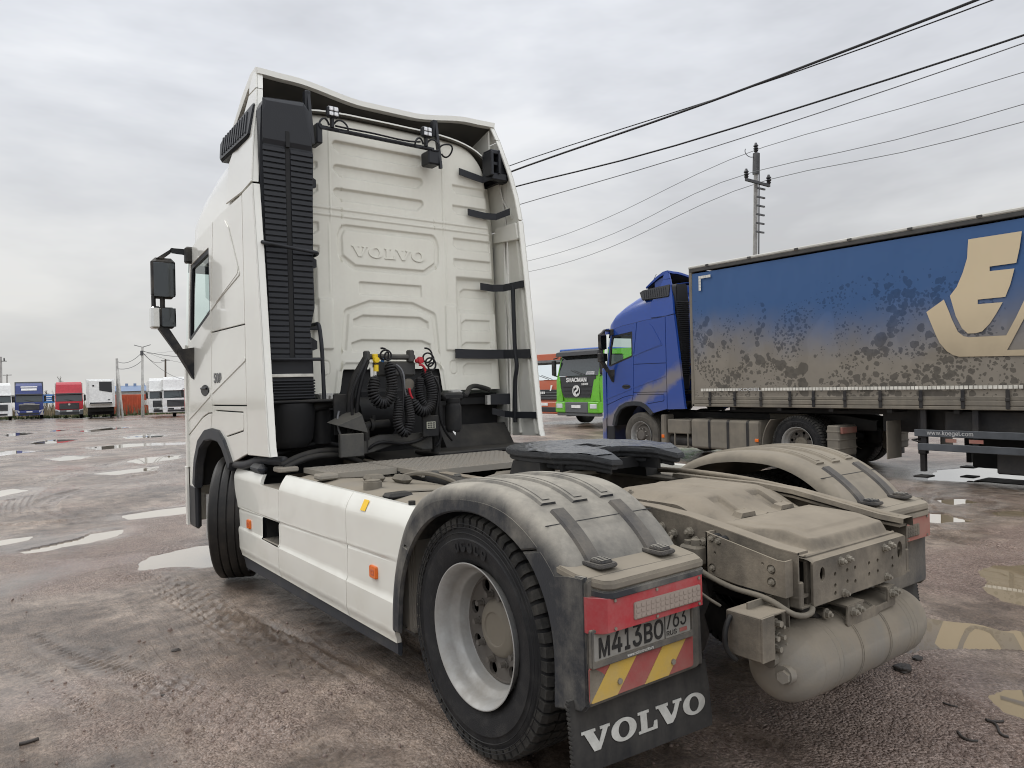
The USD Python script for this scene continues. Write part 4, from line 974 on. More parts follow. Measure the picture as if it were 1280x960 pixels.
def rear_end(root):
    # end cross member with bolts and holes
    face = rrect(-.365, .365, .70, .872, .012)
    for x, z, r in ((-.30, .815, .022), (.31, .815, .030)):
        face = face.difference(affinity.scale(Point(x, z).buffer(r, quad_segs=6), .8, 1.25))
    holes = [(-.21, .80), (-.21, .755), (-.21, .725), (-.12, .80), (-.12, .755), (-.06, .80), (-.06, .745), (.05, .80), (.05, .755), (.12, .80), (.12, .755), (.245, .79), (.245, .755), (.265, .83)]
    for x, z in holes:
        face = face.difference(Point(x, z).buffer(.0085, quad_segs=3))
    cm = part(root, 'end_member', cat([prism(face, 'y', -1.052, -1.062), strip(np.array([[(x, -1.057 + .05 * (1 - math.cos(a)), .872 + .012 * math.sin(a) - .006) for a in np.linspace(0, PI / 2, 5)] + [(x, -.95, .878)] for x in (-.365, .365)])), prism(rrect(-.36, .36, .702, .87, .01), 'y', -1.02, -1.03)]), 'frame_dust', smooth=30)
    for x, z in ((-.17, .845), (-.115, .845), (-.15, .715), (.175, .845), (.225, .850), (.19, .72)):
        part(cm, 'bolt', bolt((x, -1.062, z), (0, -1, 0), .013, .018), 'bolt_dust')
    for s in (-1, 1):
        part(root, 'end_gusset', sided(cat([bx(-.425, -.365, -1.05, -.90, .70, .706), bx(-.428, -.40, -1.046, -1.0, .70, .80, .004)]), s), 'frame_dust')
    # bolted side plate on the left rail, rear
    sp = Polygon([(-.655, .945), (-.655, .775), (-.80, .757), (-1.015, .748), (-1.015, .885), (-.985, .885)])
    for y, z, r in ((-.68, .92, .017), (-.715, .915, .019), (-.685, .80, .018), (-.962, .845, .019), (-.962, .797, .019)):
        sp = sp.difference(Point(y, z).buffer(r, quad_segs=5))
    for y, z in ((-.70, .865), (-.925, .862)):
        sp = sp.difference(Point(y, z).buffer(.006, quad_segs=3))
    pl = part(root, 'side_plate', cat([prism(sp, 'x', -.485, -.478, .002), bx(-.485, -.432, -.662, -.655, .775, .945), bx(-.485, -.435, -1.022, -1.015, .748, .885)]), 'frame_dust')
    for y, z in ((-.68, .92), (-.715, .915), (-.685, .80), (-.962, .845), (-.962, .797)):
        part(pl, 'bolt', bolt((-.470, y, z), (-1, 0, 0), .013, .018), 'bolt_dust')
        part(pl, 'bolt_recess', cyl((-.4325, y, z), (-.472, y, z), .0165, 12), 'seam_dark')
    part(root, 'rail_clamp', cat([bx(-.50, -.432, -.62, -.52, .79, .875, .01), cyl((-.47, -.59, .875), (-.47, -.59, .90), .02, 8), cyl((-.47, -.55, .875), (-.47, -.55, .892), .017, 8)]), 'frame_mud')
    # plastic covers between the rails
    def cover(y0, y1, top, hump):
        nx, ny = 110, 90
        X, Y = np.meshgrid(np.linspace(-.352, .352, nx), np.linspace(y0, y1, ny))
        u, w = np.abs(X) / .352, (Y - y0) / (y1 - y0)
        Z = hump(X, Y, u, w)
        return sheet(np.stack([X, Y, Z], -1), .02, 1)
    def h1(X, Y, u, w):
        z = 1.010 + .032 * sstep(.97, .70, u) * sstep(0, .16, w)
        z = z - .085 * sstep(.66, 1.0, w)
        for cx in (-.15, .15):
            q = np.maximum(np.abs(X - cx) / .045, np.abs(w - .84) / .10)
            z = z - .024 * sstep(1.05, .85, q) + .022 * sstep(1.1, .9, np.maximum(np.abs(X - cx - .01) / .05, np.abs(w - .97) / .05))
        z = z + .004 * sstep(.012, .004, np.abs(X)) - .003 * sstep(.006, .002, np.abs(w - .45)) - .003 * sstep(.006, .002, np.abs(X - .17))
        return z
    def h2(X, Y, u, w):
        s = sd_poly(np.stack([X.ravel(), Y.ravel()], 1), np.array(Polygon([(-.34, -.60), (.345, -.60), (.345, -.82), (.335, -.985), (.31, -1.005), (-.22, -1.005), (-.26, -.985), (-.27, -.86), (-.33, -.78)]).buffer(-.02).buffer(.02, quad_segs=4).exterior.coords)[:-1]).reshape(X.shape)
        z = .912 - .012 * w + .048 * sstep(.012, -.022, s)
        z = z + .006 * sstep(-.07, -.09, s) - .018 * sstep(.55, .95, w)
        return z
    c1 = part(root, 'frame_cover', cover(.12, -.62, 0, h1), 'frame_dust', smooth=40)
    c2 = part(root, 'frame_cover', cover(-.632, -1.015, 0, h2), 'frame_dust', smooth=40)
    part(c2, 'cover_edge', bx(-.35, .35, -1.024, -1.012, .855, .888, .005), 'frame_dust')
    part(c2, 'cover_slot', bx(-.02, .10, -1.0260, -1.022, .872, .877), 'seam_dark')
    for x in (-.30, .30, .25):
        part(c1, 'cover_bolt', bolt((x, -.05 if x != .25 else -.04, 1.018), (0, 0, 1), .014, .014), 'bolt_dust')
    # hoses lying along the right rail
    part(root, 'rail_hose', tube(spline([(.60, 1.3, .98), (.47, .5, 1.03), (.41, .0, 1.045), (.41, -.4, 1.02), (.395, -.75, .975), (.39, -1.02, .935)], 40), .016, 8), 'frame_dust', smooth=True)
    part(root, 'rail_cover', strip(np.array([[(x, y, z + dz) for x, dz in ((.352, 0), (.356, .022), (.44, .022), (.444, -.02))] for y, z in ((.25, 1.012), (-.3, 1.012), (-.52, .997), (-.75, .962), (-.95, .930), (-1.06, .922))])), 'frame_dust', smooth=30)
    # cable under the side plate
    part(root, 'rail_cable', tube(spline([(-.46, -.35, .90), (-.50, -.52, .83), (-.50, -.66, .775), (-.50, -.82, .742), (-.50, -.99, .725), (-.47, -1.05, .690), (-.41, -1.07, .685), (-.35, -1.04, .70)], 40), .011, 8), 'frame_mud', smooth=True)
    part(root, 'rail_cable', tube(spline([(-.46, -.45, .89), (-.52, -.50, .86), (-.53, -.57, .80), (-.50, -.60, .72)], 20), .008, 6), 'frame_mud', smooth=True)
    part(root, 'loose_wire', tube(spline([(-.60, -.66, .78), (-.62, -.72, .74), (-.61, -.78, .71), (-.585, -.80, .69)], 14), .006, 6), 'frame_mud', smooth=True)
    # air tank across the rear
    R, zc, yc = .144, .482, -.98
    prof = [(-.555, .0), (-.554, .03), (-.545, .065), (-.525, .098), (-.495, .121), (-.46, .137), (-.43, .1435), (-.40, R), (-.395, R), (-.39, R + .002), (.38, R + .002), (.385, R), (.40, .142), (.44, .131), (.475, .114), (.50, .09), (.515, .06), (.522, .03), (.523, 0)]
    tk = part(root, 'air_tank', lathe(prof, 'x', 56, (0, yc, zc)), 'air_tank', smooth=50)
    for xx in (-.135, -.125, .085, .095):
        part(tk, 'tank_bead', lathe([(xx - .004, R), (xx - .002, R + .006), (xx + .002, R + .006), (xx + .004, R)], 'x', 48, (0, yc, zc)), 'air_tank')
    for xx in (-.30, -.27, .26, .29, .32):
        part(tk, 'tank_ring', lathe([(xx - .006, R + .001), (xx, R + .004), (xx + .006, R + .001)], 'x', 48, (0, yc, zc)), 'air_tank')
    for yy, zz in ((-1.05, .485), ):
        part(tk, 'tank_plug', cat([cyl((-.53, yy, zz), (-.575, yy - .01, zz), .024, 6), cyl((-.52, yy, zz), (-.553, yy, zz), .035, 12)]), 'air_tank')
    bp = Polygon([(-.16, .665), (-.17, .60), (-.15, .565), (-.10, .563), (-.09, .575), (.06, .582), (.09, .595), (.22, .60), (.225, .68), (.19, .685), (.16, .672), (.155, .625), (.06, .622), (.05, .63), (-.035, .622), (-.045, .665)])
    br = part(root, 'tank_bracket', cat([prism(bp, 'y', -1.075, -1.083, .002), bx(-.16, -.03, -1.08, -.90, .66, .668), bx(.155, .225, -1.08, -.90, .676, .684)]), 'frame_dust')
    for x, z in ((-.125, .64), (-.085, .645), (.185, .655), (.215, .66)):
        part(br, 'bolt', bolt((x, -1.083, z), (0, -1, 0), .014, .02), 'bolt_dust')
    part(root, 'bracket_arm', cat([hull([(-.42, -1.0, .70), (-.42, -.9, .70), (-.33, -1.0, .70), (-.20, -1.02, .60), (-.17, -1.02, .58), (-.30, -.95, .62)]), bx(-.42, .40, -.98, -.90, .66, .70, .004)]), 'frame_dark')
    part(root, 'bolt', bolt((-.24, -1.035, .645), (0, -1, 0), .016, .02), 'bolt_dust')
    # hanger with the valve box on its left
    part(root, 'hanger_plate', cat([prism([(-.60, .735), (-.60, .55), (-.575, .55), (-.40, .70), (-.40, .735)], 'y', -.93, -.938), bx(-.435, -.427, -1.0, -.90, .50, .735)]), 'frame_mud')
    vb = part(root, 'valve_box', cat([bx(-.655, -.645, -1.03, -.88, .548, .705, .003), bx(-.655, -.475, -1.03, -.88, .70, .710, .003), bx(-.655, -.58, -1.036, -1.03, .548, .708), bx(-.655, -.475, -.885, -.88, .548, .705)]), 'frame_dust')
    for x, z, r in ((-.535, .665, .018), (-.555, .615, .015), (-.515, .612, .014), (-.54, .572, .017), (-.50, .58, .012), (-.515, .65, .01)):
        part(vb, 'valve_fitting', cat([cyl((x, -.90, z), (x, -1.01, z), r, 8), cyl((x, -1.01, z), (x, -1.036, z), r * .7, 6)]), 'bolt_dust')
    part(vb, 'valve_body', cat([bx(-.585, -.485, -.99, -.89, .555, .69, .02), cyl((-.57, -1.0, .53), (-.50, -1.0, .53), .028, 10), cyl((-.535, -1.0, .55), (-.535, -1.0, .50), .02, 8)]), 'frame_mud')
    for q in ([(-.655, -.90, .69), (-.68, -.90, .66), (-.69, -.90, .59), (-.65, -.92, .53)], ):
        part(vb, 'valve_hose', tube(spline(q, 16), .010, 6), 'frame_dark', smooth=True)
    part(root, 'hanger_rib', hull([(-.47, -.99, .70), (-.44, -.99, .70), (-.44, -.99, .52), (-.445, -.985, .52), (-.44, -.985, .70)]), 'frame_mud')
    # number plate and board on the left, board on the right
    for s in (-1, 1):
        if s < 0:
            pf = part(root, 'number_plate', prism(rrect(-1.236, -.722, .608, .722, .008), 'y', -.7600, -.7680, .003), 'plate_white')
            part(pf, 'plate_frame', prism(rrect(-1.243, -.715, .594, .729, .008).difference(rrect(-1.230, -.728, .618, .716, .006)), 'y', -.7560, -.7740, .003), 'guard_plastic')
            part(pf, 'plate_text', cat([words(c, hh, x, -.7685, .627, 'rear', True, .0015, w) for c, x, w, hh in (('M', -1.206, .052, .066), ('4', -1.144, .050, .078), ('1', -1.080, .026, .078), ('3', -1.040, .046, .078), ('B', -.982, .044, .066), ('O', -.930, .050, .066))]), 'plate_text')
            part(pf, 'plate_text', cat([words(c, .060, x, -.7685, .650, 'rear', False, .0015, w) for c, x, w in (('7', -.864, .030), ('6', -.826, .034), ('3', -.784, .032))] + [words('RUS', .017, -.862, -.7685, .6255, 'rear', False, .0015, .055)]), 'plate_text')
            part(pf, 'plate_line', bx(-.873, -.870, -.7702, -.7685, .617, .714), 'plate_text')
            part(pf, 'plate_flag', bx(-.790, -.750, -.7702, -.7685, .626, .640), 'sign_red')
            part(pf, 'frame_text', words('www.volvotrucks.ru', .0105, -1.075, -.7743, .6005, 'rear', True, .001), 'flap_letter')
        if s > 0:
            continue
        x0, x1, z0, z1 = (-1.246, -.706, .474, .598)
        bd = part(root, 'marker_board', sided(prism(rrect(x0, x1, z0, z1, .012), 'y', -.7560, -.7610, .001), s), 'sign_red')
        for a in (-1.215, -.948):
            q = Polygon([(a - .030, z0), (a + .098, z0), (a + .205, z1), (a + .075, z1)]).intersection(rrect(x0 + .002, x1 - .002, z0 + .001, z1 - .001, .012))
            part(bd, 'yellow_stripe', sided(prism(q, 'y', -.7612, -.7632), s), 'sign_yellow')
        part(bd, 'mud_patch', sided(prism(Polygon([(x0 + .001, z0 + .002), (x0 + .035, z0 + .03), (x0 + .085, z0 + .07), (x0 + .06, z0 + .095), (x0 + .02, z1 - .004), (x0 + .001, z1 - .008)]), 'y', -.7614, -.7625), s), 'frame_dust')
        for x in (-1.105, -.825):
            part(bd, 'board_screw', sided(cyl((x, -.7620, .520), (x, -.7690, .520), .011, 8), s), 'bolt_dust')
def skirts(root):
    X0 = -1.222
    def zl(y):
        return 0
    outline = Polygon([(3.425, .955), (3.40, .80), (3.30, .50), (3.27, .30), (3.20, .205), (.69, .255), (.675, .40), (.64, .62), (.585, .80), (.50, .955), (.47, .985), (2.36, .985), (2.365, .885), (2.76, .885), (2.78, .955)])
    notch = Polygon([(2.74, .655), (2.395, .66), (2.395, .492), (2.74, .497)])
    outline = outline.difference(notch)
    body = outline.difference(sbox(.3, .1, 3.5, .290))
    cuts = [LineString([(2.375, .1), (2.375, 1.1)]).buffer(.003), LineString([(1.26, .1), (1.26, 1.1)]).buffer(.0035)]
    pieces = [g for g in body.difference(unary_union(cuts)).geoms if g.area > .01]
    for g in sorted(pieces, key=lambda q: q.centroid.x):
        # the face of each panel steps: sloped shoulder at the top, recessed field, bulged lower band, tuck at the bottom
        y0, z0, y1, z1 = g.bounds
        ny, nz = int((y1 - y0) / .05) + 2, 90
        m = trimesh.creation.extrude_polygon(shapely.geometry.polygon.orient(g), .02, engine='earcut')
        zz = [.30, .352, .356, .490, .505, .672, .682, .690, .884, .896, .940, .975]
        lines = [sbox(y0 - 1, a, y1 + 1, b) for a, b in zip([0] + zz, zz + [2])]
        ms = []
        def off(y, z):
            gl = .672 + (2.0 - y) * .022 
            dz = z - gl
            o = np.zeros_like(z)
            o += -.012 * sstep(.515, .492, z) - .0 
            o += .014 * sstep(.352, .300, z)
            o += .006 * (sstep(-.012, -.002, dz) * sstep(.012, .003, dz))
            o += .005 * sstep(.008, .0, dz)
            o += .052 * np.clip((z - .885) / .1, 0, 1) ** 1.5
            return o
        ys = np.linspace(y0, y1, ny)
        zs = np.linspace(z0, z1, nz)
        # cut the outline into small cells so that it can follow the shape
        cells = []
        for za, zb in zip(np.linspace(z0, z1, 46)[:-1], np.linspace(z0, z1, 46)[1:]):
            c = g.intersection(sbox(y0 - .1, za, y1 + .1, zb))
            for q in getattr(c, 'geoms', [c]):
                if q.geom_type == 'Polygon' and q.area > 1e-6:
                    q = q.segmentize(.12)
                    v, f = trimesh.creation.triangulate_polygon(q, engine='earcut')
                    cells.append((v, f))
        V, F, n = [], [], 0
        for v, f in cells:
            V.append(v); F.append(f + n); n += len(v)
        V, F = np.vstack(V), np.vstack(F)
        fr = np.stack([X0 - .012 + off(V[:, 0], V[:, 1]), V[:, 0], V[:, 1]], 1)
        bk = fr + V3(.012, 0, 0)
        face = trimesh.Trimesh(fr, F[:, ::-1], process=True)
        e = np.array(g.exterior.segmentize(.02).coords)
        rim = np.stack([np.stack([X0 - .012 + off(e[:, 0], e[:, 1]) + d, e[:, 0], e[:, 1]], -1) for d in (.0, .025)])
        part(root, 'side_skirt', cat([face, strip(rim)]), 'skirt_paint', smooth=24)
    part(root, 'skirt_kickband', prism([(3.275, .288), (3.20, .195), (.69, .222), (.688, .288)], 'x', -1.216, -1.19, .008), 'arch_plastic')
    part(root, 'step_well', cat([bx(-1.205, -1.05, 2.39, 2.74, .485, .495), bx(-1.205, -1.05, 2.39, 2.74, .66, .67), bx(-1.06, -1.05, 2.39, 2.74, .49, .665), bx(-1.2, -1.05, 2.735, 2.745, .49, .665), bx(-1.2, -1.05, 2.387, 2.395, .49, .665)]), 'frame_dark')
    st = part(root, 'step_tread', bx(-1.232, -1.10, 2.40, 2.735, .492, .502, .003), 'catwalk_alu')
    part(root, 'step_tread', bx(-1.225, -1.08, 2.375, 2.76, .875, .887, .004), 'catwalk_alu')
    for k in range(10):
        part(st, 'tread_slot', bx(-1.222, -1.12, 2.42 + k * .032, 2.432 + k * .032, .5015, .5035), 'frame_dark')
    for y, z in ((3.05, .56), (.918, .605)):
        ml = part(root, 'side_marker_lamp', prism(rrect(y - .04, y + .04, z - .033, z + .033, .010), 'x', X0 - .021, X0 - .003, .004), 'marker_orange')
        part(ml, 'lamp_mark', prism(rrect(y - .018, y + .018, z - .016, z + .014, .006).difference(rrect(y - .010, y + .010, z - .008, z + .006, .003)), 'x', X0 - .0225, X0 - .0205), 'orange_paint')
    m = part(root, 'warning_sticker', hull([(x, y, z) for y in (1.015, 1.075) for x, z in ((-1.203, .965), (-1.2035, .968), (-1.231, .912), (-1.232, .912))]), 'sticker_yellow')
    part(root, 'front_step_corner', cat([bx(-1.235, -1.16, 2.78, 3.02, .955, 1.03, .03)]), 'arch_plastic')
    part(root, 'inner_mudflap', cat([bx(-1.19, -.86, 3.24, 3.262, .16, .98, .006)]), 'arch_plastic')
    part(root, 'front_mudflap', hull([(-1.17, 4.55, .62), (-1.12, 4.55, .62), (-1.18, 4.50, .22), (-1.14, 4.5, .22), (-1.18, 4.53, .22)]), 'concrete_light')
    # the panel between cab and skirt
    part(root, 'wing_bracket', tube(bend([(-1.22, 3.42, .99), (-1.20, 3.18, 1.00), (-1.18, 2.95, 1.05), (-1.10, 2.62, 1.06)], .08), .035, 8), 'arch_plastic', smooth=True)

def deck(root):
    # fuel tank under the left deck, its top showing
    sec = Polygon([(-1.17, .33), (-.52, .33), (-.52, .955), (-1.0, .985), (-1.12, .965), (-1.175, .90)]).buffer(-.04).buffer(.04, quad_segs=4)
    tk = part(root, 'fuel_tank', prism(sec, 'y', .62, 2.34, .03), 'tank_alu', smooth=40)
    for y in (1.05, 1.95):
        ln = [(x, z) for x, z in np.array(sec.exterior.coords)]
        part(tk, 'tank_strap', strip(np.stack([np.array([(x * (1 + .004) , y + d, z + .006) for x, z in ln]) for d in (-.03, .03)], 1)), 'frame_mud')
    part(tk, 'tank_cap', cat([cyl((-1.02, 1.35, .97), (-1.02, 1.35, 1.02), .055, 16), cyl((-1.02, 1.35, 1.02), (-1.02, 1.35, 1.03), .045, 16)]), 'frame_mud')
    part(tk, 'tank_sender', cat([bx(-.92, -.80, 1.60, 1.72, .975, 1.02, .02), bx(-.78, -.70, 1.42, 1.60, .97, 1.02, .025), tube(spline([(-.74, 1.5, 1.01), (-.65, 1.42, 1.03), (-.55, 1.3, 1.0), (-.50, 1.2, .96)], 16), .014, 6)]), 'frame_mud')
    part(tk, 'tank_handle', bx(-1.13, -.98, .92, 1.02, .965, 1.0, .015), 'frame_dark')
    part(root, 'skirt_knob', cyl((-1.16, .62, .96), (-1.16, .62, 1.005), .018, 10), 'frame_dark')
    # right hand tank and battery box (behind the frame)
    part(root, 'air_box', bx(.52, 1.15, .75, 2.3, .38, .93, .03), 'frame_mud')
    part(root, 'right_skirt', bx(1.20, 1.23, .66, 3.2, .25, .97, .01), 'skirt_paint')
    # catwalk: two chequered plates with bent front edges
    def tread(x0, x1, y0, y1, z, skew=0.0):
        o = []
        nx, ny = int((x1 - x0) / .044), int((y1 - y0) / .030)
        for i in range(nx):
            for j in range(ny):
                x, y = x0 + (i + .5 + .25 * (j % 2)) * (x1 - x0) / nx, y0 + (j + .5) * (y1 - y0) / ny
                o.append(hull([(x - .014, y, z), (x + .014, y, z), (x, y - .005, z), (x, y + .005, z), (x - .008, y, z + .006), (x + .008, y, z + .006)]))
        return cat(o)
    for x0, x1, y0, y1 in ((-1.03, -.56, 1.93, 2.42), (-.55, .66, 1.60, 2.44)):
        c = part(root, 'catwalk_plate', cat([bx(x0, x1, y0, y1, 1.010, 1.018), bx(x0, x1, y0 - .006, y0, .978, 1.019), bx(x0, x1, y1, y1 + .006, .985, 1.019), bx(x0 - .005, x0, y0, y1, .985, 1.019)]), 'catwalk_alu')
        o = part(c, 'tread_studs', tread(x0 + .02, x1 - .02, y0 + .02, y1 - .02, 1.018), 'catwalk_alu')
        tag(o, kind='stuff')
    part(root, 'deck_tread', bx(-1.20, -1.06, 2.44, 2.58, .995, 1.03, .008), 'catwalk_alu')
    part(root, 'deck_tread', bx(-1.13, -1.0, 1.88, 2.0, .985, 1.022, .01), 'catwalk_alu')
    part(root, 'catwalk_support', cat([bx(-1.0, .65, 1.98, 2.04, .955, 1.008), bx(-1.0, .65, 2.30, 2.36, .955, 1.008), bx(-.56, -.44, 1.88, 1.94, .93, 1.0, .01)]), 'frame_dark')
    for x, y in ((-.47, 1.55), (-.455, 1.30)):
        part(root, 'hose_clip', cat([bx(x - .035, x + .02, y - .02, y + .02, .94, 1.02, .012)]), 'grey_bracket')
    part(root, 'cable_duct', tube(spline([(-.49, 2.2, .95), (-.49, 1.6, .97), (-.48, 1.1, .965), (-.46, .75, .97), (-.45, .62, .975)], 24), .040, 10), 'frame_dark', smooth=True)
    part(root, 'exhaust_shield', lathe([(-.20, .0), (-.18, .04), (-.05, .06), (.05, .06), (.18, .04), (.2, 0)], 'x', 20, (-.30, .98, .985)), 'catwalk_alu', smooth=40)
    part(root, 'valve_cluster', cat([bx(-.30, -.05, .95, 1.15, .93, 1.03, .02), cyl((-.22, 1.0, 1.04), (-.08, 1.0, 1.04), .035, 10)]), 'frame_mud')
    part(root, 'valve_cluster', bx(.05, .30, .98, 1.12, .92, 1.0, .03), 'frame_mud')
    for k, P in enumerate([[(-1.15, 2.55, 1.03), (-.9, 2.62, 1.10), (-.7, 2.66, 1.10), (-.45, 2.7, 1.03)], [(-1.15, 2.5, 1.01), (-.95, 2.56, 1.07), (-.75, 2.6, 1.075), (-.5, 2.62, 1.0)], [(-1.1, 2.8, 1.10), (-.85, 2.85, 1.14), (-.72, 2.85, 1.15), (-.5, 2.84, 1.10), (-.2, 2.84, 1.09)]]):
        part(root, 'deck_pipe', tube(spline(P, 24), .026 - .004 * k, 8), 'engine_dark' if k == 2 else 'frame_dark', smooth=True)

def intake(root):
    'the black air intake stack behind the cab on the left'
    # rear face outline in (x, z)
    out = [(-1.165, 3.66), (-1.13, 3.735), (-.86, 3.755), (-.80, 3.70), (-.775, 3.35), (-.785, 3.0), (-.795, 2.5), (-.79, 2.20), (-.83, 2.02), (-.815, 1.85), (-.81, 1.50), (-1.165, 1.50), (-1.165, 2.2), (-1.18, 2.6), (-1.185, 3.3)]
    P = Polygon(out).buffer(-.02).buffer(.02, quad_segs=4)
    b = part(root, 'air_intake_stack', prism(P, 'y', 2.74, 3.0, .02), 'black_plastic', smooth=30)
    def px(z, left):
        L = [(1.5, -1.165), (2.2, -1.165), (2.6, -1.18), (3.3, -1.185)] if left else [(1.5, -.81), (1.85, -.815), (2.02, -.83), (2.2, -.79), (2.5, -.795), (3.0, -.785), (3.35, -.775)]
        return float(np.interp(z, [a for a, _ in L], [c for _, c in L]))
    zs = np.arange(1.80, 3.36, .0415)
    for z in zs:
        for a, c in ((px(z, True) + .018, -1.004), (-.962, px(z, False) - .012)):
            m = hull([(x, y, zz) for x in (a, c) for y, zz in ((2.742, z), (2.742, z + .0395), (2.729, z + .003), (2.731, z + .031))])
            part(b, 'intake_rib', m, 'black_plastic')
    part(b, 'intake_hood', cat([hull([(x, y, z) for x, y, z in ((-1.165, 2.742, 3.38), (-1.005, 2.742, 3.38), (-1.165, 2.726, 3.42), (-1.0, 2.726, 3.42), (-1.13, 2.726, 3.70), (-.86, 2.726, 3.71), (-.82, 2.726, 3.60), (-.80, 2.726, 3.42), (-.795, 2.742, 3.38), (-1.16, 2.742, 3.72), (-.85, 2.742, 3.745), (-.80, 2.742, 3.68), (-1.165, 2.726, 3.60))])]), 'black_plastic', smooth=20)
    part(b, 'intake_slot', hull([(x, y, z) for x, z in ((-1.003, 1.80), (-.963, 1.80), (-1.003, 3.47), (-.963, 3.47)) for y in (2.69, 2.742)]) if False else bx(-1.0, -.966, 2.735, 2.742, 1.80, 3.38), 'dark_recess')
    part(b, 'hood_slot', bx(-.998, -.968, 2.722, 2.74, 3.38, 3.50, .002), 'dark_recess')
    for z, d in ((3.20, .10), (2.57, .09), (1.93, .08)):
        part(b, 'intake_lug', hull([(x, y, zz) for x, zz in ((-.80, z - .07), (-.80, z + .07), (-.80 + d, z + .02), (-.80 + d, z - .04)) for y in (2.90, 2.93)]), 'black_plastic')
    part(b, 'white_band', bx(-1.16, -.822, 2.728, 2.742, 1.668, 1.692, .003), 'reflector_tape')
    for k in range(7):
        part(b, 'bellows_fold', bx(-1.16, -.815, 2.715, 2.745, 1.505 + k * .0215, 1.519 + k * .0215, .005), 'black_plastic')
    part(root, 'intake_shelf', bx(-1.18, -.66, 2.68, 3.0, 1.475, 1.495, .006), 'frame_dark')
    part(root, 'air_filter', lathe([(1.47, .02), (1.47, .19), (1.40, .195), (1.20, .175), (1.14, .14), (1.12, .0)], 'z', 28, (-.975, 2.86, 0)), 'engine_dark', smooth=40)
    part(root, 'filter_canister', lathe([(1.42, .0), (1.42, .07), (1.38, .085), (1.15, .08), (1.12, .0)], 'z', 20, (-.72, 2.88, 0)), 'engine_dark', smooth=40)
    # hand rails
    part(root, 'hand_rail', tube(bend([(-1.20, 2.70, 2.65), (-1.17, 2.66, 2.635), (-.80, 2.66, 2.60), (-.775, 2.72, 2.60), (-.775, 2.95, 2.60)], .03), .014, 8), 'black_plastic', smooth=True)
    part(root, 'hand_rail', cat([tube(bend([(-.76, 3.0, 2.07), (-.775, 2.72, 2.075), (-.765, 2.70, 1.9), (-.755, 2.70, 1.49)], .05), .016, 8), tube([(-1.17, 2.72, 1.80), (-.765, 2.70, 1.80)], .013, 8), bx(-.79, -.655, 2.985, 3.005, 2.045, 2.085, .004)]), 'black_plastic', smooth=True)

def spring_hose(P, n_turns, R, r, seg=14):
    'a coiled hose along a path'
    C = spline(P, 160)
    T, N, B = frames(C)
    t = np.linspace(0, 1, n_turns * seg)
    i = t * (len(C) - 1)
    k = np.clip(i.astype(int), 0, len(C) - 2); f = (i - k)[:, None]
    c, nn, bb = C[k] * (1 - f) + C[k + 1] * f, N[k] * (1 - f) + N[k + 1] * f, B[k] * (1 - f) + B[k + 1] * f
    a = 2 * PI * n_turns * t
    rad = (R * np.clip(np.minimum(t, 1 - t) * 16, .15, 1))[:, None]
    return tube(c + rad * (np.cos(a)[:, None] * nn + np.sin(a)[:, None] * bb), r, 6)

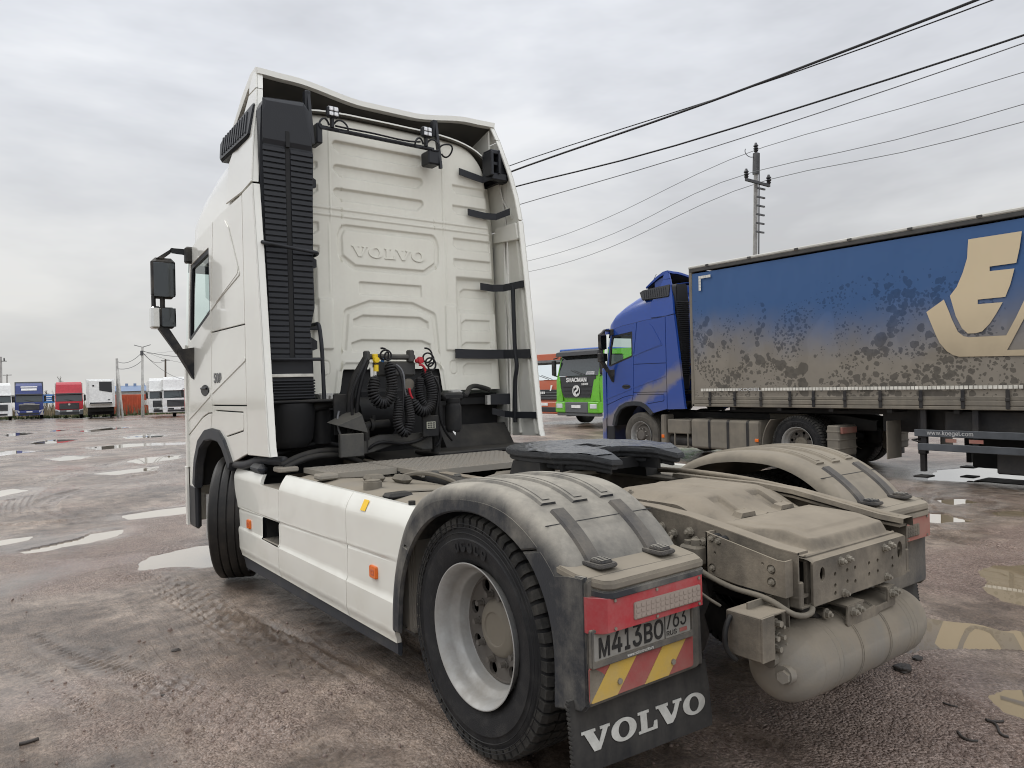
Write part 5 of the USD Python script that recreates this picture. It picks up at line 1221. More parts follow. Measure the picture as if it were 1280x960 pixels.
def hoses(root):
    'everything in the opening under the cab'
    Y = 2.55
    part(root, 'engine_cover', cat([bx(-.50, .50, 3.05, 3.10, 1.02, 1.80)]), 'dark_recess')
    part(root, 'engine_block', cat([bx(-.36, .36, 3.02, 3.5, 1.05, 1.60, .06), cyl((-.42, 2.92, 1.34), (-.1, 2.92, 1.34), .16, 20), bx(-1.15, 1.15, 3.12, 3.2, .9, 1.5)]), 'engine_dark')
    part(root, 'gearbox', hull([(x, y, z) for x in (-.3, .3) for y, a in ((2.2, .16), (3.2, .30)) for z in (.75 - a, .75 + a)]), 'frame_dark')
    pst = part(root, 'hose_bracket', cat([tube([(-.46, Y + .03, 1.815), (-.04, Y + .03, 1.812)], .022, 10), bx(-.475, -.435, Y, Y + .06, 1.78, 1.86, .01), bx(-.10, -.05, Y, Y + .06, 1.77, 1.87, .01), bx(-.40, -.03, Y + .02, Y + .06, 1.66, 1.78, .015)]), 'grey_bracket')
    part(pst, 'bracket_frame', cat([tube(bend([(-.45, Y + .05, 1.80), (-.56, Y + .08, 1.62), (-.575, Y + .1, 1.4), (-.57, Y + .12, 1.02)], .1), .030, 8), ]), 'frame_dark')
    part(pst, 'bracket_column', cat([bx(.135, .20, Y + .04, Y + .10, 1.0, 1.66, .01), bx(.20, .235, Y + .10, Y + .14, 1.05, 1.50, .005)]), 'frame_dark')
    part(root, 'valve_yellow', cat([lathe([(-.01, .0), (-.008, .022), (.02, .026), (.03, .018), (.032, 0)], 'y', 14, (-.399, Y - .03, 1.788)), cyl((-.40, Y - .02, 1.75), (-.40, Y - .02, 1.70), .018, 10), bx(-.42, -.38, Y - .02, Y + .02, 1.80, 1.835, .006)]), 'knob_yellow', smooth=35)
    part(root, 'hose_coupling', cat([cyl((-.435, Y - .01, 1.73), (-.435, Y - .01, 1.66), .018, 10), cyl((-.405, Y - .01, 1.73), (-.405, Y - .01, 1.66), .014, 10)]), 'chrome')
    part(root, 'valve_red', cat([lathe([(-.01, .0), (-.008, .026), (.02, .03), (.03, .018), (.032, 0)], 'y', 14, (-.012, Y - .03, 1.786)), bx(-.05, .01, Y - .03, Y + .01, 1.765, 1.80, .01), tube(spline([(-.03, Y - .03, 1.75), (0, Y - .04, 1.74), (.02, Y - .04, 1.71), (.02, Y - .03, 1.67)], 10), .010, 8)]), 'knob_red', smooth=35)
    part(root, 'red_hose', tube(spline([(-.135, Y - .05, 1.565), (-.13, Y - .05, 1.53), (-.12, Y - .05, 1.50), (-.10, Y - .05, 1.475)], 10), .011, 8), 'knob_red', smooth=True)
    part(root, 'blue_fitting', cat([bx(-.35, -.33, Y - .02, Y, 1.77, 1.80, .004)]), 'sign_blue')
    part(root, 'coil_hose', spring_hose([(-.405, Y - .03, 1.66), (-.44, Y - .04, 1.56), (-.42, Y - .05, 1.475), (-.365, Y - .05, 1.45), (-.305, Y - .05, 1.50), (-.285, Y - .05, 1.62), (-.285, Y - .02, 1.77)], 30, .036, .010), 'hose_black', smooth=True)
    part(root, 'coil_hose', spring_hose([(-.24, Y - .05, 1.49), (-.255, Y - .08, 1.36), (-.245, Y - .09, 1.25), (-.205, Y - .09, 1.215), (-.165, Y - .09, 1.27), (-.155, Y - .08, 1.40), (-.165, Y - .05, 1.53)], 34, .030, .010), 'hose_black', smooth=True)
    part(root, 'coil_hose', spring_hose([(-.10, Y - .05, 1.48), (-.07, Y - .06, 1.40), (-.02, Y - .06, 1.375), (.045, Y - .05, 1.42), (.07, Y - .05, 1.52), (.06, Y - .03, 1.62), (.03, Y, 1.72)], 30, .036, .010), 'hose_black', smooth=True)
    part(root, 'coil_hose', spring_hose([(-.02, Y - .02, 1.65), (-.03, Y - .03, 1.55), (-.02, Y - .04, 1.46), (.02, Y - .03, 1.42)], 15, .032, .009), 'hose_black', smooth=True)
    def loop(cx, cz, R, n, dx, dz):
        a = np.linspace(-.3, 2 * PI * n, 22 * n)
        k = np.linspace(0, 1, len(a))
        return np.stack([cx + dx * k + R * np.sin(a) * (1 - .25 * k), Y - .02 - .05 * k + 0 * a, cz + dz * k + R * np.cos(a) * (1 - .25 * k)], -1)
    part(root, 'curled_cable', tube(loop(-.345, 1.835, .045, 2, .035, -.02), .0075, 6), 'hose_black', smooth=True)
    part(root, 'curled_cable', tube(loop(.045, 1.835, .050, 3, .03, -.11), .0075, 6), 'hose_black', smooth=True)
    rnd = random.Random(4)
    for P, r, m in ([[(-.26, Y - .06, 1.74), (-.22, Y - .08, 1.66), (-.21, Y - .09, 1.52), (-.225, Y - .09, 1.35), (-.25, Y - .05, 1.24)], .009, 'hose_black'],
                    [[(-.24, Y - .04, 1.75), (-.20, Y - .07, 1.69), (-.19, Y - .08, 1.55), (-.17, Y - .07, 1.50)], .008, 'wire_grey'],
                    [[(-.47, Y, 1.80), (-.55, Y - .02, 1.66), (-.60, Y, 1.5), (-.585, Y + .02, 1.3), (-.60, Y + .05, 1.18)], .012, 'hose_black'],
                    [[(-.45, Y + .02, 1.78), (-.52, Y, 1.62), (-.55, Y + .02, 1.42), (-.54, Y + .05, 1.15)], .016, 'hose_black'],
                    [[(.10, Y - .02, 1.60), (.13, Y - .04, 1.45), (.12, Y - .02, 1.30), (.17, Y, 1.18), (.14, Y + .02, 1.08)], .012, 'hose_black'],
                    [[(.06, Y - .03, 1.68), (.14, Y - .05, 1.55), (.15, Y - .03, 1.35), (.22, Y, 1.20), (.30, Y + .03, 1.12)], .010, 'hose_black'],
                    [[(-.46, Y + .03, 1.10), (-.35, Y, 1.15), (-.2, Y, 1.13), (-.05, Y, 1.14), (.08, Y, 1.20), (.12, Y, 1.30)], .013, 'hose_black'],
                    [[(-.66, Y + .1, 1.40), (-.69, Y + .06, 1.30), (-.66, Y + .04, 1.2), (-.60, Y + .05, 1.17)], .009, 'wire_grey']):
        part(root, 'loose_hose', tube(spline(P, 26), r, 8), m, smooth=True)
    part(root, 'round_connector', lathe([(.0, .0), (.0, .045), (.03, .045), (.05, .03), (.05, 0)], 'y', 18, (-.105, Y + .0, 1.595)), 'frame_mud', smooth=40)
    part(root, 'exhaust_elbow', cat([tube(bend([(-.47, Y + .05, 1.08), (-.47, Y + .05, 1.275), (-.43, Y + .05, 1.288), (-.27, Y + .05, 1.29)], .06), .032, 12), cyl((-.435, Y + .05, 1.288), (-.41, Y + .05, 1.288), .048, 14), cyl((-.40, Y + .05, 1.36), (-.40, Y + .05, 1.30), .018, 8)]), 'frame_dark', smooth=40)
    # angled step box left of the hoses
    part(root, 'angle_box', cat([hull([(-.74, Y - .06, 1.30), (-.50, Y - .06, 1.235), (-.50, Y + .12, 1.235), (-.545, Y - .06, 1.37), (-.53, Y + .10, 1.42), (-.76, Y + .10, 1.32)]), bx(-.725, -.535, Y - .065, Y - .02, 1.06, 1.235, .006)]), 'grey_bracket', smooth=20)
    part(root, 'gusset', cat([bx(-.70, -.60, Y + .10, Y + .12, 1.22, 1.53, .004), tube([(-.60, Y + .25, 1.47), (-.83, Y + .25, 1.43)], .035, 10)]), 'frame_dark')
    bm = Polygon([(-.53, 1.06), (-.53, 1.16), (-.35, 1.205), (-.15, 1.195), (.02, 1.20), (.11, 1.18), (.11, 1.06), (.02, 1.06), (-.10, 1.11), (-.25, 1.12), (-.42, 1.075)])
    part(root, 'engine_beam', prism(bm, 'y', Y + .02, Y + .08, .008), 'grey_bracket')
    part(root, 'dryer_body', cat([lathe([(1.19, .0), (1.19, .05), (1.22, .068), (1.40, .068), (1.43, .055), (1.44, .06), (1.47, .06), (1.48, 0)], 'z', 20, (.30, Y, 0)), bx(.20, .40, Y - .02, Y + .1, 1.45, 1.52, .02), tube(spline([(.40, Y, 1.50), (.50, Y + .1, 1.50), (.62, Y + .25, 1.54), (.95, 2.95, 1.53)], 20), .022, 8)]), 'frame_dark', smooth=40)
    part(root, 'dryer_tag', hull([(.26, Y - .05, 1.20), (.285, Y - .05, 1.165), (.29, Y - .05, 1.19), (.27, Y - .045, 1.21)]), 'letter_white')
    lb = part(root, 'type_label', bx(.015, .095, Y - .055, Y - .05, 1.235, 1.29), 'label_paper')
    part(root, 'label_carrier', bx(-.02, .13, Y - .05, Y - .03, 1.17, 1.34, .006), 'frame_dark')
    for j in range(3):
        for k in range(3):
            part(lb, 'label_field', bx(.022 + k * .024, .041 + k * .024, Y - .0565, Y - .055, 1.240 + j * .0165, 1.252 + j * .0165), 'grey_bracket')
    for x in (-.62, .60):
        part(root, 'cab_latch', cat([bx(x - .055, x + .055, 2.96, 3.04, 1.47, 1.54, .012), bx(x - .045, x - .005, 2.935, 2.96, 1.475, 1.51, .006), bx(x + .01, x + .045, 2.93, 2.96, 1.475, 1.525, .006)]), 'concrete_light')
    # right wheel housing, seen from the back
    part(root, 'right_arch_liner', strip(np.array([[(x, y, z) for y, z in spline([(3.0, 1.05), (3.25, 1.22), (3.6, 1.35), (4.0, 1.40), (4.5, 1.2)], 20)] for x in (.50, 1.18)])), 'arch_plastic')
    part(root, 'right_mudguard', hull([(x, y, z) for x in (.42, 1.15) for y, z in ((2.85, 1.02), (3.0, 1.22), (3.1, 1.02))]), 'frame_dark')
    part(root, 'deck_sill', bx(.12, 1.15, 2.50, 2.9, 1.0, 1.035, .01), 'frame_dark')

def wall_fittings(root):
    # lamp bar with two work lamps
    bar = part(root, 'lamp_bar', cat([tube([(-.67, 2.87, 3.635), (.36, 2.87, 3.632)], .017, 10), bx(-.705, -.655, 2.85, 3.0, 3.50, 3.66, .008), bx(.30, .42, 2.85, 2.99, 3.50, 3.62, .012)]), 'black_plastic', smooth=30)
    for x, z0, z1 in ((-.742, 3.48, 3.885), (.415, 3.47, 3.88)):
        part(bar, 'bar_stay', cat([hull([(x - .012, y, z) for y, z in ((2.83, z0), (2.86, z0), (2.90, z1), (2.94, z1))] + [(x + .012, y, z) for y, z in ((2.83, z0), (2.86, z0), (2.90, z1), (2.94, z1))]), bx(x - .03, x + .015, 2.90, 2.96, z1 - .12, z1 + .03, .005)]), 'black_plastic')
    for x in (-.572, .280):
        w = part(bar, 'work_lamp', cat([bx(x - .050, x + .050, 2.82, 2.875, 3.715, 3.805, .014), bx(x - .012, x + .012, 2.84, 2.88, 3.64, 3.72, .004), tube(spline([(x - .02, 2.87, 3.66), (x - .09, 2.85, 3.69), (x - .11, 2.85, 3.64), (x - .04, 2.85, 3.63)], 14), .008, 6), tube(spline([(x + .02, 2.87, 3.68), (x + .10, 2.85, 3.70), (x + .13, 2.85, 3.66), (x + .05, 2.85, 3.62)], 14), .008, 6)]), 'black_plastic', smooth=30)
        for i in (-1, 1):
            for j in (-1, 1):
                part(w, 'lamp_lens', bx(x + i * .020 - .0165, x + i * .020 + .0165, 2.814, 2.822, 3.760 + j * .019 - .0155, 3.760 + j * .019 + .0155, .005), 'lamp_lens')
    part(bar, 'bar_cable', tube(spline([(-.55, 2.85, 3.66), (-.40, 2.84, 3.655), (-.2, 2.85, 3.66), (.05, 2.84, 3.65), (.22, 2.85, 3.67)], 30), .008, 6), 'hose_black', smooth=True)
    part(bar, 'bar_cable', tube(spline([(.42, 2.86, 3.66), (.50, 2.86, 3.70), (.56, 2.88, 3.69), (.55, 2.9, 3.63), (.46, 2.9, 3.62)], 20), .008, 6), 'hose_black', smooth=True)
    # straps that hold the right hand deflector
    def strap(P, h=.05, th=.012, m='black_plastic'):
        P = np.array(P, float)
        G = np.stack([np.stack([P[:, 0], P[:, 1], P[:, 2] + d], -1) for d in (-h / 2, h / 2)], 1)
        return sheet(G, th)
    part(root, 'deflector_strap', strap([(.70, 2.985, 3.525), (.86, 2.985, 3.50), (.94, 2.97, 3.48), (.98, 2.90, 3.50)], .06), 'black_plastic')
    part(root, 'deflector_strap', strap([(.785, 2.985, 3.165), (.98, 2.985, 3.15), (1.08, 2.96, 3.15), (1.165, 2.86, 3.19)], .06), 'black_plastic')
    part(root, 'deflector_strap', strap([(.905, 2.985, 2.49), (1.04, 2.985, 2.48), (1.12, 2.93, 2.48), (1.20, 2.70, 2.50)], .065), 'black_plastic')
    part(root, 'deflector_strap', strap([(.615, 2.985, 1.865), (1.0, 2.985, 1.86), (1.12, 2.95, 1.86), (1.205, 2.61, 1.85)], .085), 'black_plastic')
    part(root, 'deflector_strap', strap([(1.0, 2.985, 1.33), (1.12, 2.95, 1.30), (1.15, 2.85, 1.29), (1.205, 2.56, 1.29)], .06), 'black_plastic')
    part(root, 'deflector_strap', strap([(.97, 2.985, 1.44), (1.17, 2.93, 1.44)], .10), 'black_plastic')
    part(root, 'deflector_rod', tube(bend([(1.165, 2.84, 2.50), (1.165, 2.83, 1.90), (1.165, 2.80, 1.74), (1.165, 2.84, 1.62), (1.165, 2.85, 1.22)], .06), .020, 8), 'black_plastic', smooth=True)
    part(root, 'deflector_hinge', cat([bx(.955, .985, 2.84, 2.99, 3.50, 3.72, .006), bx(1.04, 1.06, 2.84, 2.97, 3.52, 3.74, .006), bx(.96, 1.06, 2.85, 2.98, 3.70, 3.74, .006), bx(.96, 1.05, 2.86, 2.95, 3.60, 3.63, .004), bx(.98, 1.14, 2.86, 2.93, 3.47, 3.53, .006)]), 'black_plastic')
    part(root, 'bracket_tab', bx(.93, .97, 2.96, 3.0, 1.39, 1.48, .004), 'concrete_light')

def digits(root):
    part(root, 'model_number', words('500', .078, -1.2475, 3.885, 1.648, 'left', True, .003, .215), 'badge_grey')

def white_tractor():
    t = thing('tractor_unit', 'white tractor unit without trailer, nearest of all, on the wet mud', 'tractor unit')
    cab(t, 'white_paint', 'wall_paint', True)
    chassis(t, True)
    for s in (-1, 1):
        mudguard(t, s, 'fender_plastic' if s < 0 else 'fender_plastic_dusty', True, ('lamp_red', 'lamp_clear') if s < 0 else ('lamp_red_muddy', 'frame_dust'))
        mudflap(t, s)
        wheel_rear(t, s, 1.078, 0)
        wheel_front(t, s, 1.09, 3.8, math.radians(-27))
    rear_end(t)
    fifth_wheel(t)
    skirts(t)
    deck(t)
    intake(t)
    hoses(t)
    wall_fittings(t)
    digits(t)
    return t
# ------------------------------------------------------------------ the ground
MUD = V3(0, 0, 0)
def g0(x, y):
    'broad shape of the yard: it falls away gently ahead on the left, and a little to the right'
    x, y = np.asarray(x, float), np.asarray(y, float)
    s = y - 1.2 * np.maximum(x, 0) * np.clip(1 - (y - 30) / 60, 0, 1) - .15 * np.maximum(x, 0)
    t = (s - 12) / 5
    fall = -.0118 * 5 * np.where(t > 30, t, np.log1p(np.exp(np.minimum(t, 30))))
    return fall - .125 * sstep(3.0, 8.2, x) + .012 * np.maximum(0, -s - 60) * 0

def px_poly(P):
    return np.array([at_plane(a, b, 2, 0.0)[:2] for a, b in P])

PUDDLES = [  # outline in the photograph, depth of the hollow, level of the water below the yard
    [(176, 701), (196, 692), (222, 684), (262, 680), (305, 679), (330, 690), (318, 703), (262, 703), (222, 705), (190, 706)],
    [(158, 641), (190, 636), (236, 630), (262, 632), (236, 637), (196, 642), (165, 645)],
    [(28, 684), (58, 676), (104, 666), (150, 659), (146, 666), (98, 676), (52, 685), (36, 687)],
    [(-30, 676), (8, 671), (38, 667), (34, 671), (6, 676), (-30, 681)],
    [(1128, 806), (1140, 788), (1158, 772), (1186, 773), (1218, 777), (1250, 784), (1340, 797), (1400, 830), (1330, 850), (1282, 842), (1240, 832), (1208, 826), (1176, 818), (1146, 813)],
    [(1224, 710), (1246, 703), (1284, 702), (1340, 708), (1350, 742), (1292, 753), (1256, 746), (1232, 735), (1238, 722)],
    [(1248, 868), (1268, 862), (1310, 861), (1350, 885), (1300, 895), (1264, 884)],
    [(1146, 636), (1160, 632), (1190, 632), (1216, 636), (1204, 641), (1172, 643), (1152, 641)],
    [(1174, 613), (1200, 611), (1228, 617), (1214, 620), (1186, 618)],
    [(120, 588), (150, 584), (196, 579), (188, 584), (150, 589)],
    [(158, 572), (185, 567), (222, 565), (220, 570), (180, 575)],
    [(62, 568), (84, 564), (112, 565), (96, 569), (72, 571)],
    [(6, 534), (22, 531), (44, 532), (30, 535), (12, 537)],
    [(96, 530), (140, 526), (172, 526), (150, 529), (110, 533)],
    [(110, 553), (160, 549), (232, 548), (232, 551), (170, 553), (120, 557)],
    [(-10, 560), (18, 556), (46, 557), (20, 561), (-10, 564)],
    [(40, 545), (70, 541), (96, 542), (80, 546), (48, 548)],
    [(150, 540), (180, 537), (222, 537), (200, 541), (160, 543)],
    [(60, 530), (76, 528), (84, 529), (70, 531)],
    [(-10, 612), (12, 607), (30, 609), (4, 615), (-10, 618)],
    [(1240, 628), (1262, 625), (1300, 628), (1280, 632), (1250, 632)],
]
PPOLY = [px_poly(p) for p in PUDDLES]
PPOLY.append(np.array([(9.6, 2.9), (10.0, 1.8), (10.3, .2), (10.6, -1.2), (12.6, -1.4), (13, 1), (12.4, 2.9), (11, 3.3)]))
SILT = [px_poly(p) for p in ([(-40, 722), (20, 714), (92, 703), (114, 708), (70, 726), (10, 742), (-40, 748)], [(-60, 868), (30, 850), (70, 856), (60, 876), (0, 892), (-60, 900)],
                             [(70, 970), (110, 945), (170, 936), (214, 950), (236, 975), (160, 1000), (90, 1000)], [(400, 960), (470, 930), (520, 940), (540, 975), (430, 985)], [(60, 700), (160, 690), (170, 697), (80, 712)])]
GRAVEL = [(px_poly(p), a) for p, a in (([(1040, 850), (1150, 815), (1300, 850), (1420, 990), (980, 1010)], .6), ([(60, 696), (180, 664), (246, 690), (206, 722), (60, 738)], .75), ([(500, 840), (570, 880), (640, 985), (460, 985), (430, 905)], .22),
                                        ([(1150, 700), (1290, 655), (1300, 705), (1180, 740)], .7), ([(-20, 700), (40, 690), (70, 706), (-20, 730)], .6), ([(150, 655), (240, 640), (240, 672), (170, 676)], .6), ([(1040, 770), (1130, 740), (1140, 790), (1060, 830)], .5))]
TRACKS = [  # ruts: a point in the photograph, another one, sideways bow, width, depth, pattern ('ribs' along the rut, 'lugs' across it, '' plain), pitch
    ((165, 712), (520, 925), .10, .34, .007, 'ribs', .052), ((300, 762), (575, 905), .04, .05, .018, '', 0), ((330, 776), (560, 888), .06, .06, .020, '', 0), ((262, 752), (505, 893), .05, .04, .014, '', 0),
    ((395, 735), (700, 985), .15, .06, .018, '', 0), ((440, 760), (560, 850), .05, .03, .006, '', 0), ((5, 828), (120, 893), .05, .20, .007, 'lugs', .060), ((118, 812), (225, 868), -.08, .34, .006, 'lugs', .045),
    ((40, 790), (150, 835), -.1, .22, .005, 'lugs', .06), ((200, 850), (330, 930), .1, .30, .006, 'ribs', .055), ((340, 900), (470, 970), .05, .24, .007, 'lugs', .07), ((92, 645), (116, 606), .5, .34, .02, 'lugs', .11), ((160, 594), (186, 574), -.8, .34, .02, 'lugs', .12),
    ((8, 622), (52, 605), .4, .3, .02, 'lugs', .11), ((0, 655), (230, 612), -1.2, .5, .02, '', 0), ((0, 600), (232, 590), 1.6, .5, .02, '', 0), ((20, 640), (240, 560), 1.2, .4, .015, 'ribs', .09), ((1230, 660), (1160, 600), .4, .4, .02, 'lugs', .1), ((1130, 838), (1290, 880), .2, .3, .007, 'ribs', .055),
    ((1100, 900), (1290, 960), -.2, .3, .006, 'lugs', .06), ((700, 950), (1000, 930), .3, .3, .008, 'lugs', .07), ((1290, 690), (1160, 650), .3, .35, .015, 'ribs', .07)]

def ground_height(x, y, fine=True):
    'height and wetness at points'
    sh = x.shape
    P = np.stack([x.ravel(), y.ravel()], 1)
    near = np.exp(-((P[:, 0] - 0) ** 2 + (P[:, 1] - 1) ** 2) / 400.0)
    p3 = np.column_stack([P, np.zeros(len(P))])
    h = .020 * (meshkit.fbm(p3 * .55, 3, 11) - .5) + .060 * (meshkit.fbm(p3 * .11, 3, 5) - .5) * sstep(6, 16, np.hypot(P[:, 0], P[:, 1] - 1))
    h += .014 * (meshkit.fbm(p3 * 3.2, 4, 2) - .5) + .007 * (meshkit.fbm(p3 * 14, 3, 9) - .5)
    # wet patches far out
    wet = .45 + .9 * (meshkit.fbm(p3 * V3(.16, .42, 1) + 3, 4, 21) - .5) + .5 * (meshkit.fbm(p3 * .9, 3, 6) - .5)
    breakup = meshkit.fbm(p3 * 2.2, 3, 77)
    for A, B, bow, w, dp, kind, pitch in TRACKS:
        a, b = at_plane(*A, 2, 0.0)[:2], at_plane(*B, 2, 0.0)[:2]
        L = np.linalg.norm(b - a); t = (b - a) / L; n = V3(-t[1], t[0])[:2]
        q = P - a
        s, d = q @ t, q @ n
        u = s / L
        d = d - bow * 4 * u * (1 - u) * min(1.0, L / 3) + .02 * (breakup - .5)
        f = sstep(-.06, .06, u) * sstep(1.08, .92, u) * sstep(.12, .32, breakup)
        e = min(.03, w * .35)
        m = f * sstep(w / 2 + e, w / 2 - e, np.abs(d))
        h = h * (1 - .5 * m) - dp * m + .5 * dp * f * np.exp(-((np.abs(d) - w / 2 - e) / e) ** 2)
        if kind == 'ribs':
            lane = np.floor(d / pitch)
            gap = .5 + .5 * np.tanh(6 * (np.sin(2 * PI * (s / .13 + .37 * lane)) + .55))
            h += m * .017 * np.exp(-((d / pitch - lane - .5) / .22) ** 2) * gap
        elif kind == 'lugs':
            h += m * .007 * np.tanh(3 * np.sin(2 * PI * (s + .3 * np.abs(d)) / pitch)) * (.5 + .5 * np.cos(2 * PI * d / w * 1.5))
        wet += .26 * m
    for Q in SILT:
        s = sd_poly(P, Q) + .10 * (meshkit.fbm(p3 * 3.0, 3, 31) - .5)
        k = sstep(.25, -.15, s)
        h = h * (1 - .93 * k) - .006 * k
        wet += .55 * k
    k = sstep(.25, -.1, np.full(len(P), 9.0))
    for Q in PPOLY:
        size = math.sqrt(Polygon(Q).area)
        am = min(.30, .16 * size)
        s = sd_poly(P, Q) + am * ((meshkit.fbm(p3 * 1.3 / max(size * .5, .35), 4, 41) - .5) * 1.6 + (meshkit.fbm(p3 * 6.0, 3, 43) - .5) * .5)
        k = sstep(.15, -.22, s)
        rim = sstep(.55, .08, s)
        h = h * (1 - .80 * rim)
        h = np.where((s > .15) & (s < .6), np.maximum(h, -.006), h)
        h = h * (1 - k) - .050 * k - .006 * sstep(.3, .0, s)
        wet += .45 * rim * rim
    # under the lorry the mud is smooth and wet
    grav = np.zeros(len(P))
    for Q, a in GRAVEL:
        grav = np.maximum(grav, a * sstep(.35, -.25, sd_poly(P, Q) + .9 * (meshkit.fbm(p3 * 1.6, 4, 52) - .5)))
    return (h + g0(P[:, 0], P[:, 1])).reshape(sh), np.clip(wet - .35 * grav, 0, 1).reshape(sh), grav.reshape(sh)

def axis(spans, fin, fout):
    'grid lines: (start, spacing) spans, the last one only an end; wider and wider beyond them'
    out = []
    for (a, d), (b, _) in zip(spans[:-1], spans[1:]):
        out += list(np.arange(a, b - 1e-6, d))
    st = spans[-2][1]
    while out[-1] < fout:
        st = min(st * 1.07, 60); out.append(out[-1] + st)
    st, neg = spans[0][1], [out[0]]
    while neg[-1] > fin:
        st = min(st * 1.07, 60); neg.append(neg[-1] - st)
    return np.array(neg[:0:-1] + out)

def build_ground():
    xs = axis([(-4.4, .0125), (-1.6, .03), (1.4, .02), (3.8, .045), (7.0, .10), (12.5, 0)], -900, 900)
    ys = axis([(-1.7, .0135), (2.4, .022), (6.0, .045), (12.0, .09), (30.0, .25), (60.0, 0)], -500, 1400)
    X, Y = np.meshgrid(xs, ys)
    Z, Wt, Gr = ground_height(X, Y)
    m = strip(np.stack([X, Y, Z], -1))
    g = usdkit.mesh(stage, '/World/ground', m, LOOKS['mud'], smooth=True)
    UsdGeom.PrimvarsAPI(g).CreatePrimvar('wet', Sdf.ValueTypeNames.FloatArray, 'vertex').Set(Vt.FloatArray.FromNumpy(Wt.ravel().astype(np.float32)))
    UsdGeom.PrimvarsAPI(g).CreatePrimvar('gravel', Sdf.ValueTypeNames.FloatArray, 'vertex').Set(Vt.FloatArray.FromNumpy(Gr.ravel().astype(np.float32)))
    tag(g.GetPrim(), 'muddy yard of wet grey brown earth with wheel ruts and puddles', None, None, 'structure')
    for Q in PPOLY:
        pq = Polygon(Q).buffer(.22 if Polygon(Q).area < 3 else .30)
        c = pq.centroid
        ring = np.array(pq.segmentize(.15).exterior.coords)[:-1]
        v, f = trimesh.creation.triangulate_polygon(pq.segmentize(.4), engine='earcut')
        z = g0(v[:, 0], v[:, 1]) - .017
        part(None, 'puddle', trimesh.Trimesh(np.column_stack([v, z]), f), 'puddle_water' if Q is not PPOLY[-1] else 'puddle_dark_reflection', smooth=True).SetCustomDataByKey('kind', 'structure')

